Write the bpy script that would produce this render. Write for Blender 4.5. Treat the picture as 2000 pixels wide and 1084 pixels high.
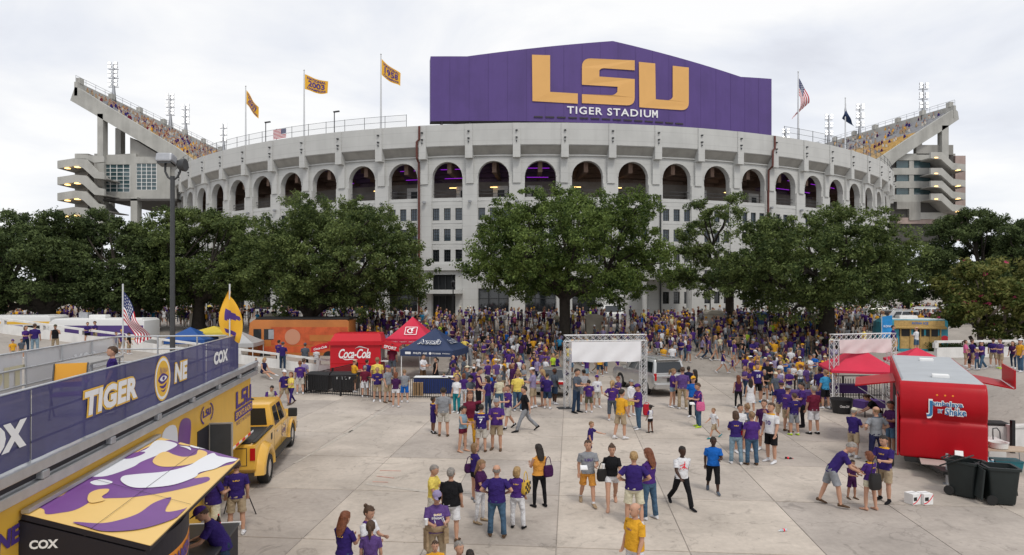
import bpy, bmesh, math, random
import numpy as np
from mathutils import Vector, Matrix
from mathutils.bvhtree import BVHTree
from mathutils.geometry import tessellate_polygon
for _o in list(bpy.data.objects):
 bpy.data.objects.remove(_o)
SC = bpy.context.scene
COL = SC.collection
R = math.radians
random.seed(7)
# ------------------------------------------------------------------ camera
FPX, HOR, CAMH = 1300.0, 565.0, 6.0          # focal length in photo pixels, horizon row, eye height
cam = bpy.data.cameras.new('camera')
cam.sensor_fit = 'HORIZONTAL'
cam.sensor_width = 36.0
cam.lens = 36.0 * FPX / 2000.0
cam.shift_y = (HOR - 542.0) / 2000.0
cam.clip_start = 0.1
cam.clip_end = 6000.0
camo = bpy.data.objects.new('camera', cam)
COL.objects.link(camo)
camo.location = (0, 0, CAMH)
camo.rotation_euler = (R(90), 0, 0)
SC.camera = camo
# ------------------------------------------------------------------ sky, sun, exposure
W = bpy.data.worlds.new('World')
SC.world = W
W.use_nodes = True
_n = W.node_tree.nodes
_l = W.node_tree.links
_n.clear()
_out = _n.new('ShaderNodeOutputWorld')
_sky = _n.new('ShaderNodeTexSky')
_sky.sky_type = 'NISHITA'
_sky.sun_disc = False
_sky.sun_elevation = R(56)
_sky.sun_rotation = R(200)
_bgs = _n.new('ShaderNodeBackground')
_bgs.inputs[1].default_value = 0.10
_l.new(_sky.outputs[0], _bgs.inputs[0])
_tc = _n.new('ShaderNodeTexCoord')
_mp = _n.new('ShaderNodeMapping')
_mp.inputs['Scale'].default_value = (1.0, 1.0, 2.6)
_mp.inputs['Location'].default_value = (0.35, 0.1, 0.2)
_l.new(_tc.outputs['Generated'], _mp.inputs[0])
_nz = _n.new('ShaderNodeTexNoise')
_nz.inputs['Scale'].default_value = 2.3
_nz.inputs['Detail'].default_value = 7.0
_nz.inputs['Roughness'].default_value = 0.52
_nz.inputs['Distortion'].default_value = 0.35
_l.new(_mp.outputs[0], _nz.inputs['Vector'])
_rp = _n.new('ShaderNodeValToRGB')
_rp.color_ramp.elements[0].position = 0.34
_rp.color_ramp.elements[0].color = (0.68, 0.70, 0.77, 1)
_rp.color_ramp.elements[1].position = 0.60
_rp.color_ramp.elements[1].color = (1.0, 1.0, 1.0, 1)
_e = _rp.color_ramp.elements.new(0.47)
_e.color = (0.83, 0.855, 0.915, 1)
_l.new(_nz.outputs[0], _rp.inputs[0])
_bgc = _n.new('ShaderNodeBackground')
_bgc.inputs[1].default_value = 1.04
_l.new(_rp.outputs[0], _bgc.inputs[0])
_mx = _n.new('ShaderNodeMixShader')
_mx.inputs[0].default_value = 0.94
_l.new(_bgs.outputs[0], _mx.inputs[1])
_l.new(_bgc.outputs[0], _mx.inputs[2])
_l.new(_mx.outputs[0], _out.inputs[0])
sun = bpy.data.lights.new('sun', 'SUN')
sun.energy = 1.5
sun.angle = R(13)
sun.color = (1.0, 0.95, 0.87)
suno = bpy.data.objects.new('sun', sun)
COL.objects.link(suno)
suno.rotation_euler = (R(34), 0, R(20))
SC.view_settings.view_transform = 'Standard'
SC.view_settings.look = 'None'
SC.view_settings.exposure = 0.0
SC.view_settings.gamma = 1.0
SC.view_settings.use_curve_mapping = False
SC.render.engine = 'CYCLES'
SC.cycles.max_bounces = 5
SC.cycles.diffuse_bounces = 3
SC.cycles.glossy_bounces = 2
SC.cycles.transparent_max_bounces = 8
SC.cycles.use_denoising = True
# ------------------------------------------------------------------ placing helpers
def sstep(a, b, x):
 t = min(1.0, max(0.0, (x - a) / (b - a)))
 return t * t * (3 - 2 * t)
def gz(x, y):
 """Height of the ground."""
 rise = 2.4 * sstep(47, 63, y)
 r = 0.0
 if x < -13:
  r = min(4.0, 0.13 * (-x - 13)) * sstep(22, 30, y) * (1 - sstep(47.5, 50.5, y))
 elif x > 19.5:
  r = 1.7 * sstep(19.5, 25.0, x) * sstep(27, 31, y) * (1 - sstep(46, 49, y))
 return max(rise, r)
def at(u, v, Y):
 return Vector(((u - 1000.0) / FPX * Y, Y, CAMH - (v - HOR) / FPX * Y))
def gat(u, v):
 """Where the line of sight through photo pixel (u, v) meets the ground."""
 k = (u - 1000.0) / FPX
 s = (v - HOR) / FPX
 y = 7.0
 while y < 220:
  if CAMH - s * y <= gz(k * y, y):
   lo, hi = y - 0.25, y
   for _ in range(14):
    m = 0.5 * (lo + hi)
    if CAMH - s * m <= gz(k * m, m):
     hi = m
    else:
     lo = m
   return Vector((k * hi, hi, gz(k * hi, hi)))
  y += 0.25
 return Vector((k * 220, 220, 2.4))
# ------------------------------------------------------------------ materials
MATS = {}
def mat(key, col, rough=0.6, metal=0.0, var=0.0, vs=4.0, bump=0.0, bs=40.0, spec=0.4, emit=0.0, alpha=1.0, trans=0.0, coat=0.0, objrand=0.0, bdist=0.02):
 if key in MATS:
  return MATS[key]
 m = bpy.data.materials.new(key)
 m.use_nodes = True
 nt = m.node_tree
 b = nt.nodes['Principled BSDF']
 c = (col[0], col[1], col[2], 1)
 b.inputs['Base Color'].default_value = c
 b.inputs['Roughness'].default_value = rough
 b.inputs['Metallic'].default_value = metal
 b.inputs['Specular IOR Level'].default_value = spec
 b.inputs['Alpha'].default_value = alpha
 b.inputs['Coat Weight'].default_value = coat
 if trans:
  b.inputs['Transmission Weight'].default_value = trans
 if emit:
  b.inputs['Emission Color'].default_value = c
  b.inputs['Emission Strength'].default_value = emit
 last = None
 if var or bump:
  tc = nt.nodes.new('ShaderNodeTexCoord')
 if var:
  nz = nt.nodes.new('ShaderNodeTexNoise')
  nz.inputs['Scale'].default_value = vs
  nz.inputs['Detail'].default_value = 6
  nz.inputs['Roughness'].default_value = 0.6
  nt.links.new(tc.outputs['Object'], nz.inputs['Vector'])
  rp = nt.nodes.new('ShaderNodeValToRGB')
  rp.color_ramp.elements[0].position = 0.3
  rp.color_ramp.elements[1].position = 0.72
  rp.color_ramp.elements[0].color = tuple(x * (1 - var) for x in col) + (1,)
  rp.color_ramp.elements[1].color = tuple(min(1, x * (1 + var)) for x in col) + (1,)
  nt.links.new(nz.outputs[0], rp.inputs[0])
  last = rp.outputs[0]
  nt.links.new(last, b.inputs['Base Color'])
 if objrand:
  oi = nt.nodes.new('ShaderNodeObjectInfo')
  mr = nt.nodes.new('ShaderNodeMapRange')
  mr.inputs[3].default_value = 1 - objrand
  mr.inputs[4].default_value = 1 + objrand
  nt.links.new(oi.outputs['Random'], mr.inputs[0])
  mx = nt.nodes.new('ShaderNodeMix')
  mx.data_type = 'RGBA'
  mx.blend_type = 'MULTIPLY'
  mx.inputs[0].default_value = 1.0
  if last:
   nt.links.new(last, mx.inputs[6])
  else:
   mx.inputs[6].default_value = c
  nt.links.new(mr.outputs[0], mx.inputs[7])
  nt.links.new(mx.outputs[2], b.inputs['Base Color'])
 if bump:
  n2 = nt.nodes.new('ShaderNodeTexNoise')
  n2.inputs['Scale'].default_value = bs
  n2.inputs['Detail'].default_value = 4
  nt.links.new(tc.outputs['Object'], n2.inputs['Vector'])
  bp = nt.nodes.new('ShaderNodeBump')
  bp.inputs['Strength'].default_value = bump
  bp.inputs['Distance'].default_value = bdist
  nt.links.new(n2.outputs[0], bp.inputs['Height'])
  nt.links.new(bp.outputs[0], b.inputs['Normal'])
 MATS[key] = m
 return m
def grime_mat(key, col, rough=0.8, streak=0.25, scale=0.5, bump=0.15, lines=0.0):
 """Painted or bare concrete with vertical weather streaks and blotches."""
 if key in MATS:
  return MATS[key]
 m = mat(key, col, rough)
 nt = m.node_tree
 b = nt.nodes['Principled BSDF']
 tc = nt.nodes.new('ShaderNodeTexCoord')
 mp = nt.nodes.new('ShaderNodeMapping')
 mp.inputs['Scale'].default_value = (scale * 2.2, scale * 2.2, scale * 0.25)
 nt.links.new(tc.outputs['Object'], mp.inputs[0])
 n1 = nt.nodes.new('ShaderNodeTexNoise')
 n1.inputs['Scale'].default_value = 1.0
 n1.inputs['Detail'].default_value = 8
 n1.inputs['Roughness'].default_value = 0.65
 nt.links.new(mp.outputs[0], n1.inputs['Vector'])
 n2 = nt.nodes.new('ShaderNodeTexNoise')
 n2.inputs['Scale'].default_value = scale * 1.3
 n2.inputs['Detail'].default_value = 6
 nt.links.new(tc.outputs['Object'], n2.inputs['Vector'])
 ad = nt.nodes.new('ShaderNodeMath')
 ad.operation = 'MULTIPLY'
 nt.links.new(n1.outputs[0], ad.inputs[0])
 nt.links.new(n2.outputs[0], ad.inputs[1])
 rp = nt.nodes.new('ShaderNodeValToRGB')
 rp.color_ramp.elements[0].position = 0.12
 rp.color_ramp.elements[0].color = tuple(x * (1 - streak) for x in col) + (1,)
 rp.color_ramp.elements[1].position = 0.30
 rp.color_ramp.elements[1].color = tuple(min(1, x * 1.03) for x in col) + (1,)
 nt.links.new(ad.outputs[0], rp.inputs[0])
 nt.links.new(rp.outputs[0], b.inputs['Base Color'])
 if lines:
  wv = nt.nodes.new('ShaderNodeTexWave')
  wv.bands_direction = 'Z'
  wv.inputs['Scale'].default_value = lines
  wv.inputs['Distortion'].default_value = 0.0
  nt.links.new(tc.outputs['Object'], wv.inputs['Vector'])
  r2 = nt.nodes.new('ShaderNodeValToRGB')
  r2.color_ramp.elements[0].position = 0.0
  r2.color_ramp.elements[0].color = (0.88, 0.88, 0.88, 1)
  r2.color_ramp.elements[1].position = 0.012
  r2.color_ramp.elements[1].color = (1, 1, 1, 1)
  nt.links.new(wv.outputs[1], r2.inputs[0])
  mx = nt.nodes.new('ShaderNodeMix')
  mx.data_type = 'RGBA'; mx.blend_type = 'MULTIPLY'; mx.inputs[0].default_value = 1
  nt.links.new(rp.outputs[0], mx.inputs[6]); nt.links.new(r2.outputs[0], mx.inputs[7])
  nt.links.new(mx.outputs[2], b.inputs['Base Color'])
 if bump:
  bp = nt.nodes.new('ShaderNodeBump')
  bp.inputs['Strength'].default_value = bump
  bp.inputs['Distance'].default_value = 0.03
  n3 = nt.nodes.new('ShaderNodeTexNoise')
  n3.inputs['Scale'].default_value = 9
  nt.links.new(tc.outputs['Object'], n3.inputs['Vector'])
  nt.links.new(n3.outputs[0], bp.inputs['Height'])
  nt.links.new(bp.outputs[0], b.inputs['Normal'])
 return m
PURPLE = (0.075, 0.035, 0.21)
GOLD = (0.82, 0.46, 0.035)
mat('white_paint', (0.80, 0.80, 0.79), 0.5, var=0.05, vs=2)
mat('white_cloth', (0.78, 0.78, 0.80), 0.8, var=0.04, vs=2)
mat('black_metal', (0.012, 0.012, 0.014), 0.45)
mat('black_plastic', (0.014, 0.014, 0.016), 0.5, var=0.3, vs=3)
mat('rubber', (0.018, 0.018, 0.018), 0.75)
mat('chrome', (0.62, 0.62, 0.64), 0.25, 0.9)
mat('aluminium', (0.55, 0.56, 0.57), 0.4, 0.75, var=0.12, vs=3)
mat('galvanised', (0.42, 0.43, 0.45), 0.45, 0.6, var=0.1, vs=5)
mat('dark_glass', (0.012, 0.015, 0.018), 0.06, spec=0.8)
mat('blue_glass', (0.035, 0.055, 0.075), 0.08, spec=0.9)
mat('print_white', (0.80, 0.80, 0.80), 0.6)
mat('print_gold', (0.80, 0.48, 0.06), 0.6)
mat('print_purple', PURPLE, 0.6)
mat('print_black', (0.015, 0.015, 0.015), 0.6)
mat('print_red', (0.75, 0.03, 0.05), 0.6)
mat('print_blue', (0.03, 0.17, 0.36), 0.6)
mat('grey_pole', (0.060, 0.062, 0.065), 0.5, 0.3, var=0.1)
mat('tail_red', (0.45, 0.01, 0.012), 0.25)
mat('amber', (0.8, 0.28, 0.02), 0.3)
mat('lamp_white', (1.0, 0.97, 0.92), 0.4, emit=4.0)
mat('lamp_warm', (1.0, 0.62, 0.22), 0.4, emit=3.0)
mat('lamp_purple', (0.35, 0.02, 0.75), 0.4, emit=0.8)
# ------------------------------------------------------------------ mesh collecting
class MB:
 def __init__(s):
  s.v, s.f, s.m = [], [], []
 def add(s, vs, fs, m=0):
  o = len(s.v)
  s.v.extend([tuple(p) for p in vs])
  s.f.extend([tuple(i + o for i in f) for f in fs])
  s.m.extend(m if isinstance(m, list) else [m] * len(fs))
  return s
 def box(s, c, d, rz=0.0, m=0, rx=0.0, ry=0.0):
  hx, hy, hz = d[0] / 2, d[1] / 2, d[2] / 2
  p = [(-hx, -hy, -hz), (hx, -hy, -hz), (hx, hy, -hz), (-hx, hy, -hz), (-hx, -hy, hz), (hx, -hy, hz), (hx, hy, hz), (-hx, hy, hz)]
  if rz or rx or ry:
   M = Matrix.Rotation(rz, 3, 'Z') @ Matrix.Rotation(ry, 3, 'Y') @ Matrix.Rotation(rx, 3, 'X')
   p = [M @ Vector(q) for q in p]
  p = [(q[0] + c[0], q[1] + c[1], q[2] + c[2]) for q in p]
  return s.add(p, [(0, 3, 2, 1), (4, 5, 6, 7), (0, 1, 5, 4), (1, 2, 6, 5), (2, 3, 7, 6), (3, 0, 4, 7)], m)
 def hexa(s, p, m=0):
  """8 corners: 4 below in a ring, 4 above in the same order."""
  return s.add(p, [(0, 3, 2, 1), (4, 5, 6, 7), (0, 1, 5, 4), (1, 2, 6, 5), (2, 3, 7, 6), (3, 0, 4, 7)], m)
 def beam(s, a, b, w, h=None, m=0):
  a, b = Vector(a), Vector(b)
  h = h or w
  d = (b - a).normalized()
  up = Vector((0, 0, 1)) if abs(d.z) < 0.95 else Vector((0, 1, 0))
  x = d.cross(up).normalized() * (w / 2)
  y = x.cross(d).normalized() * (h / 2)
  p = [a - x - y, a + x - y, a + x + y, a - x + y, b - x - y, b + x - y, b + x + y, b - x + y]
  return s.add(p, [(0, 1, 2, 3), (7, 6, 5, 4), (0, 4, 5, 1), (1, 5, 6, 2), (2, 6, 7, 3), (3, 7, 4, 0)], m)
 def prism(s, poly, lo, hi, axis='z', m=0):
  """Extrude a 2D polygon. axis z: (x,y); y: (x,z); x: (y,z)."""
  n = len(poly)
  def P(a, t):
   return (a[0], a[1], t) if axis == 'z' else ((a[0], t, a[1]) if axis == 'y' else (t, a[0], a[1]))
  v = [P(a, lo) for a in poly] + [P(a, hi) for a in poly]
  f = [tuple(range(n))[::-1], tuple(range(n, 2 * n))]
  f += [(i, (i + 1) % n, (i + 1) % n + n, i + n) for i in range(n)]
  return s.add(v, f, m)
 def loft(s, rings, m=0, cap=(True, True), closed=True):
  n = len(rings[0])
  v = [p for r in rings for p in r]
  f, mm = [], []
  for k in range(len(rings) - 1):
   mk = m[k] if isinstance(m, list) else m
   for i in range(n if closed else n - 1):
    j = (i + 1) % n
    f.append((k * n + i, k * n + j, (k + 1) * n + j, (k + 1) * n + i))
    mm.append(mk)
  if cap[0]:
   f.append(tuple(range(n))[::-1]); mm.append(m[0] if isinstance(m, list) else m)
  if cap[1]:
   f.append(tuple(range((len(rings) - 1) * n, len(rings) * n))); mm.append(m[-1] if isinstance(m, list) else m)
  return s.add(v, f, mm)
 def tube(s, pts, r, n=8, m=0, cap=True):
  pts = [Vector(p) for p in pts]
  rr = r if isinstance(r, (list, tuple)) else [r] * len(pts)
  rings = []
  x = None
  for i, p in enumerate(pts):
   t = (pts[min(i + 1, len(pts) - 1)] - pts[max(i - 1, 0)]).normalized()
   if x is None:
    up = Vector((0, 0, 1)) if abs(t.z) < 0.9 else Vector((0, 1, 0))
    x = t.cross(up).normalized()
   else:
    x = (x - t * x.dot(t)).normalized()
   y = t.cross(x)
   rings.append([p + (x * math.cos(a) + y * math.sin(a)) * rr[i] for a in [2 * math.pi * k / n for k in range(n)]])
  return s.loft(rings, m, (cap, cap))
 def lathe(s, prof, n=16, c=(0, 0, 0), m=0, axis='z', cap=(True, True)):
  rings = []
  for r, h in prof:
   ring = []
   for k in range(n):
    a = 2 * math.pi * k / n
    q = (r * math.cos(a), r * math.sin(a), h)
    if axis == 'x':
     q = (h, q[0], q[1])
    elif axis == 'y':
     q = (q[0], h, q[1])
    ring.append((q[0] + c[0], q[1] + c[1], q[2] + c[2]))
   rings.append(ring)
  return s.loft(rings, m, cap)
 def mesh(s, name, mats, smooth=None, bevel=0.0, seg=2, recalc=False):
  me = bpy.data.meshes.new(name)
  me.from_pydata(s.v, [], s.f)
  for k in mats:
   me.materials.append(MATS[k] if isinstance(k, str) else k)
  if any(s.m):
   me.polygons.foreach_set('material_index', s.m)
  if bevel or recalc:
   bm = bmesh.new()
   bm.from_mesh(me)
   if recalc:
    bmesh.ops.recalc_face_normals(bm, faces=bm.faces)
   if bevel:
    bm.normal_update()
    es = [e for e in bm.edges if len(e.link_faces) == 2 and e.calc_face_angle(0) > R(28)]
    bmesh.ops.bevel(bm, geom=es, offset=bevel, segments=seg, profile=0.6, affect='EDGES', clamp_overlap=True)
   bm.to_mesh(me)
   bm.free()
  if smooth is not None:
   me.polygons.foreach_set('use_smooth', [True] * len(me.polygons))
   if smooth < 179:
    me.set_sharp_from_angle(angle=R(smooth))
  me.update()
  return me
def obj(name, me, parent=None, loc=(0, 0, 0), rz=0.0, rot=None):
 o = bpy.data.objects.new(name, me)
 COL.objects.link(o)
 o.location = loc
 o.rotation_euler = rot if rot is not None else (0, 0, rz)
 if parent is not None:
  o.parent = parent
 return o
def part(name, mb, mats, parent, smooth=None, bevel=0.0, loc=(0, 0, 0), rz=0.0, recalc=False, seg=2):
 mats = mats if isinstance(mats, (list, tuple)) else [mats]
 return obj(name, mb.mesh(name, mats, smooth, bevel, seg, recalc), parent, loc, rz)
def tag(o, label, cat, group=None):
 o['label'] = label
 o['category'] = cat
 if group:
  o['group'] = group
 return o
def thing(name, label, cat, loc=(0, 0, 0), rz=0.0, group=None):
 o = bpy.data.objects.new(name, None)
 o.empty_display_size = 0.2
 COL.objects.link(o)
 o.location = loc
 o.rotation_euler = (0, 0, rz)
 return tag(o, label, cat, group)
def structure(o):
 o['kind'] = 'structure'
 return o
# ------------------------------------------------------------------ lettering
def text_raw(s, size=1.0, bold=0.0, shear=0.0, space=1.0, align='CENTER'):
 c = bpy.data.curves.new('lettering', 'FONT')
 c.body = s
 c.size = size
 c.align_x = align
 c.align_y = 'CENTER'
 c.offset = bold
 c.shear = shear
 c.space_character = space
 c.resolution_u = 3
 o = bpy.data.objects.new('lettering', c)
 me = bpy.data.meshes.new_from_object(o)
 vs = [v.co.copy() for v in me.vertices]
 fs = [tuple(p.vertices) for p in me.polygons]
 bpy.data.objects.remove(o)
 bpy.data.curves.remove(c)
 bpy.data.meshes.remove(me)
 return vs, fs
def frame(o, ex, ey):
 """Function that puts flat (x, y) artwork at o with axes ex, ey."""
 o, ex, ey = Vector(o), Vector(ex).normalized(), Vector(ey).normalized()
 n = ex.cross(ey)
 return lambda x, y, z=0.0: o + ex * x + ey * y + n * z
def lettering(mb, F, s, size, m=0, off=0.004, bold=0.0, shear=0.0, space=1.0, width=None, height=None):
 vs, fs = text_raw(s, size, bold, shear, space)
 if not vs:
  return
 xs = [p.x for p in vs]; ys = [p.y for p in vs]
 cx, cy = (min(xs) + max(xs)) / 2, (min(ys) + max(ys)) / 2
 kx = width / (max(xs) - min(xs)) if width else 1.0
 ky = height / (max(ys) - min(ys)) if height else (kx if width else 1.0)
 mb.add([F((p.x - cx) * kx, (p.y - cy) * ky, off) for p in vs], fs, m)
def rpoly(pts, seg=5):
 """Polygon with rounded corners: points (x, y, r)."""
 out = []
 n = len(pts)
 for i in range(n):
  p = Vector(pts[i][:2]); r = pts[i][2] if len(pts[i]) > 2 else 0
  if not r:
   out.append((p.x, p.y)); continue
  a = Vector(pts[i - 1][:2]); b = Vector(pts[(i + 1) % n][:2])
  da = (a - p).normalized(); db = (b - p).normalized()
  p0, p1 = p + da * r, p + db * r
  for k in range(seg + 1):
   t = k / seg
   q = p0 * (1 - t) ** 2 + p * 2 * t * (1 - t) + p1 * t * t
   out.append((q.x, q.y))
 return out
def shape(mb, F, poly, m=0, off=0.004):
 mb.add([F(x, y, off) for x, y in poly], [tuple(range(len(poly)))], m)
def blob(pts, n=6):
 """Closed smooth outline through control points (Catmull-Rom)."""
 out = []
 k = len(pts)
 for i in range(k):
  p0, p1, p2, p3 = [Vector(pts[(i + j - 1) % k]) for j in range(4)]
  for s in range(n):
   t = s / n
   q = 0.5 * ((2 * p1) + (p2 - p0) * t + (2 * p0 - 5 * p1 + 4 * p2 - p3) * t * t + (3 * p1 - p0 - 3 * p2 + p3) * t ** 3)
   out.append((q.x, q.y))
 return out
LSU_L = [(0, 0), (0.92, 0), (0.92, 0.20), (0.36, 0.20), (0.36, 1), (0, 1)]
def lsu_logo(mb, F, w, h=None, m=0, off=0.004):
 k = w / 2.92
 kh = (h or k)
 def G(poly):
  return [((p[0] - 1.46) * k, (p[1] - 0.5) * kh) for p in poly]
 shape(mb, F, G(LSU_L), m, off)
 s = [(1.02, 0), (1.70, 0), (1.80, 0.03), (1.85, 0.10), (1.86, 0.18), (1.86, 0.60), (1.38, 0.60), (1.355, 0.63), (1.355, 0.76), (1.38, 0.79), (1.84, 0.79), (1.84, 1), (1.20, 1), (1.10, 0.97), (1.04, 0.90), (1.02, 0.82), (1.02, 0.40), (1.48, 0.40), (1.515, 0.36), (1.515, 0.24), (1.48, 0.20), (1.02, 0.20)]
 shape(mb, F, G(s), m, off)
 u = [(1.96, 0), (2.74, 0), (2.85, 0.03), (2.90, 0.10), (2.92, 0.18), (2.92, 1), (2.60, 1), (2.60, 0.25), (2.56, 0.20), (2.28, 0.20), (2.28, 1), (1.96, 1)]
 shape(mb, F, G(u), m, off)
# ================================================================== ground
def concrete_mat(key, col, obj_random=0.0, scale=1.0):
 m = mat(key, col, 0.85, spec=0.25)
 nt = m.node_tree
 b = nt.nodes['Principled BSDF']
 geo = nt.nodes.new('ShaderNodeNewGeometry')
 def noise(sc, det=7, rough=0.6, dist=0.0):
  n = nt.nodes.new('ShaderNodeTexNoise')
  n.inputs['Scale'].default_value = sc
  n.inputs['Detail'].default_value = det
  n.inputs['Roughness'].default_value = rough
  n.inputs['Distortion'].default_value = dist
  nt.links.new(geo.outputs['Position'], n.inputs['Vector'])
  return n.outputs[0]
 def ramp(src, a, ca, bb, cb):
  r = nt.nodes.new('ShaderNodeValToRGB')
  r.color_ramp.elements[0].position = a
  r.color_ramp.elements[1].position = bb
  r.color_ramp.elements[0].color = (ca,) * 3 + (1,) if not isinstance(ca, tuple) else ca + (1,)
  r.color_ramp.elements[1].color = (cb,) * 3 + (1,) if not isinstance(cb, tuple) else cb + (1,)
  nt.links.new(src, r.inputs[0])
  return r.outputs[0]
 def mul(a, bb):
  x = nt.nodes.new('ShaderNodeMix')
  x.data_type = 'RGBA'; x.blend_type = 'MULTIPLY'; x.inputs[0].default_value = 1
  nt.links.new(a, x.inputs[6]); nt.links.new(bb, x.inputs[7])
  return x.outputs[2]
 base = ramp(noise(0.35 * scale, 8, 0.62, 0.4), 0.32, tuple(c * 0.76 for c in col), 0.68, tuple(c * 1.16 for c in col))
 fine = ramp(noise(6.0, 6, 0.7), 0.25, 0.86, 0.75, 1.10)
 stain = ramp(noise(1.1, 9, 0.72, 1.2), 0.35, 0.72, 0.43, 1.0)
 spots = ramp(noise(3.7, 3, 0.5), 0.24, 0.62, 0.27, 1.0)
 vo = nt.nodes.new('ShaderNodeTexVoronoi')
 vo.feature = 'DISTANCE_TO_EDGE'
 vo.inputs['Scale'].default_value = 0.21
 wp = nt.nodes.new('ShaderNodeVectorMath')
 wn = nt.nodes.new('ShaderNodeTexNoise')
 wn.inputs['Scale'].default_value = 1.4
 wn.inputs['Detail'].default_value = 6
 nt.links.new(geo.outputs['Position'], wn.inputs['Vector'])
 nt.links.new(geo.outputs['Position'], wp.inputs[0]); nt.links.new(wn.outputs['Color'], wp.inputs[1])
 nt.links.new(wp.outputs[0], vo.inputs['Vector'])
 crack = ramp(vo.outputs['Distance'], 0.0, 0.78, 0.0045, 1.0)
 c = mul(mul(mul(mul(base, fine), stain), spots), crack)
 if obj_random:
  oi = nt.nodes.new('ShaderNodeObjectInfo')
  c = mul(c, ramp(oi.outputs['Random'], 0.0, (1 - obj_random, 1 - obj_random, 1 - obj_random * 0.9), 1.0, (1 + obj_random, 1 + obj_random * 0.93, 1 + obj_random * 0.75)))
 nt.links.new(c, b.inputs['Base Color'])
 bp = nt.nodes.new('ShaderNodeBump')
 bp.inputs['Strength'].default_value = 0.25
 bp.inputs['Distance'].default_value = 0.01
 nt.links.new(noise(25, 5, 0.7), bp.inputs['Height'])
 nt.links.new(bp.outputs[0], b.inputs['Normal'])
 return m
concrete_mat('slab_concrete', (0.45, 0.398, 0.348), 0.15)
concrete_mat('ground_concrete', (0.355, 0.32, 0.285), 0.0, 0.6)
concrete_mat('joint_dirt', (0.10, 0.088, 0.072))
def build_ground():
 xs = [-3000, -900, -300, -150] + list(np.arange(-110, 111, 1.0)) + [150, 300, 900, 3000]
 ys = [-60, -20, 0] + list(np.arange(5, 121, 1.0)) + [150, 220, 400, 900, 3500]
 vs = []
 for y in ys:
  for x in xs:
   z = gz(x, y)
   if z < 0.02 and -13 < x < 18 and 5 < y < 48:
    z = -0.022
   vs.append((x, y, z))
 nx = len(xs)
 fs = [(j * nx + i, j * nx + i + 1, (j + 1) * nx + i + 1, (j + 1) * nx + i) for j in range(len(ys) - 1) for i in range(nx - 1)]
 mb = MB(); mb.add(vs, fs)
 g = obj('ground', mb.mesh('ground', ['ground_concrete'], 180))
 return structure(g)
GROUND = build_ground()
# plaza paving: one object per cast slab, joints left open between them
PLAZA = bpy.data.objects.new('plaza_paving', None)
COL.objects.link(PLAZA)
structure(PLAZA)
SL_A = R(-5.0)                                  # the joints run a little to the right of straight ahead
SL_W, SL_D = 3.05, 3.9
def slab_mesh(w, d, k):
 mb = MB().box((0, 0, -0.03), (w - 0.020, d - 0.05, 0.06))
 return mb.mesh('slab', ['slab_concrete'], None, 0.008, 1)
_slabs = [slab_mesh(SL_W, SL_D, 0)]
for i in range(-8, 9):
 for j in range(-5, 8):
  c = Vector((i * SL_W + 1.4, j * SL_D, 0))
  c.rotate(Matrix.Rotation(SL_A, 3, 'Z'))
  x, y = c.x + 2.0, c.y + 25.2
  if not (-13.6 < x < 17.6 and 7 < y < 49):
   continue
  if gz(x - 1.6, y + 2) > 0.02 or gz(x + 1.6, y + 2) > 0.02 or x < -11.5 and y > 20:
   continue
  obj('concrete_slab', _slabs[0], PLAZA, (x, y, 0.0 + 0.003 * random.uniform(-1, 0)), SL_A)
# faint old paint marks on the slabs
mat('faded_paint', (0.43, 0.39, 0.34), 0.8, var=0.25, vs=6)
mat('faded_red', (0.50, 0.25, 0.20), 0.8, var=0.3, vs=6)
for (u0, v0, u1, v1, w, k) in [(715, 945, 845, 962, 0.16, 'faded_paint'), (905, 962, 1000, 968, 0.14, 'faded_paint'), (736, 930, 770, 934, 0.05, 'faded_red'), (742, 919, 783, 920, 0.05, 'faded_red'), (728, 941, 758, 942, 0.05, 'faded_red'),
        (680, 845, 760, 795, 0.10, 'faded_paint'), (575, 905, 690, 840, 0.10, 'faded_paint')]:
 a, b = gat(u0, v0), gat(u1, v1)
 mb = MB().beam((a.x, a.y, 0.004), (b.x, b.y, 0.004), w, 0.004)
 structure(part('paint_mark', mb, k, None))
# ================================================================== stadium
ST_CX, ST_D, ST_A, ST_B, BAY_W, BAY_T0 = 3.45, 76.3, 69.6, 72.85, 5.413, -0.18
_t = np.linspace(-1.75, 1.75, 3001)
_x = ST_CX + ST_A * np.sin(_t)
_y = ST_D + ST_B - ST_B * np.cos(_t)
_s = np.concatenate([[0], np.cumsum(np.hypot(np.diff(_x), np.diff(_y)))])
_s -= np.interp(0, _t, _s)
def SP(s, z, d=0.0):
 """Point on the stadium's curved front: arc length s, height z, d metres proud of the wall."""
 t = float(np.interp(s, _s, _t))
 n = Vector((ST_B * math.sin(t), -ST_A * math.cos(t), 0)).normalized()
 return Vector((ST_CX + ST_A * math.sin(t), ST_D + ST_B - ST_B * math.cos(t), z)) + n * d
def SN(s):
 t = float(np.interp(s, _s, _t))
 return math.atan2(ST_A * math.cos(t) * -1, ST_B * math.sin(t)) + math.pi / 2      # rotation that turns -Y to the wall's outward side
def in_stadium(x, y, pad=1.0):
 return ((x - ST_CX) / (ST_A + pad)) ** 2 + ((y - ST_D - ST_B) / (ST_B + pad)) ** 2 < 1
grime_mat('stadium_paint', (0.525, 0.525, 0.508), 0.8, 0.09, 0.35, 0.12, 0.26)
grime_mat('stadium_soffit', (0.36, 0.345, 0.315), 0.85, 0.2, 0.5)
grime_mat('raw_concrete', (0.35, 0.34, 0.315), 0.85, 0.30, 0.3)
grime_mat('pale_concrete', (0.43, 0.425, 0.395), 0.85, 0.25, 0.3)
grime_mat('pink_concrete', (0.40, 0.31, 0.28), 0.85, 0.25, 0.3)
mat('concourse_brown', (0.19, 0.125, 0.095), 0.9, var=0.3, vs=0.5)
mat('concourse_purple', (0.12, 0.075, 0.15), 0.9, var=0.3, vs=0.5)
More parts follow.
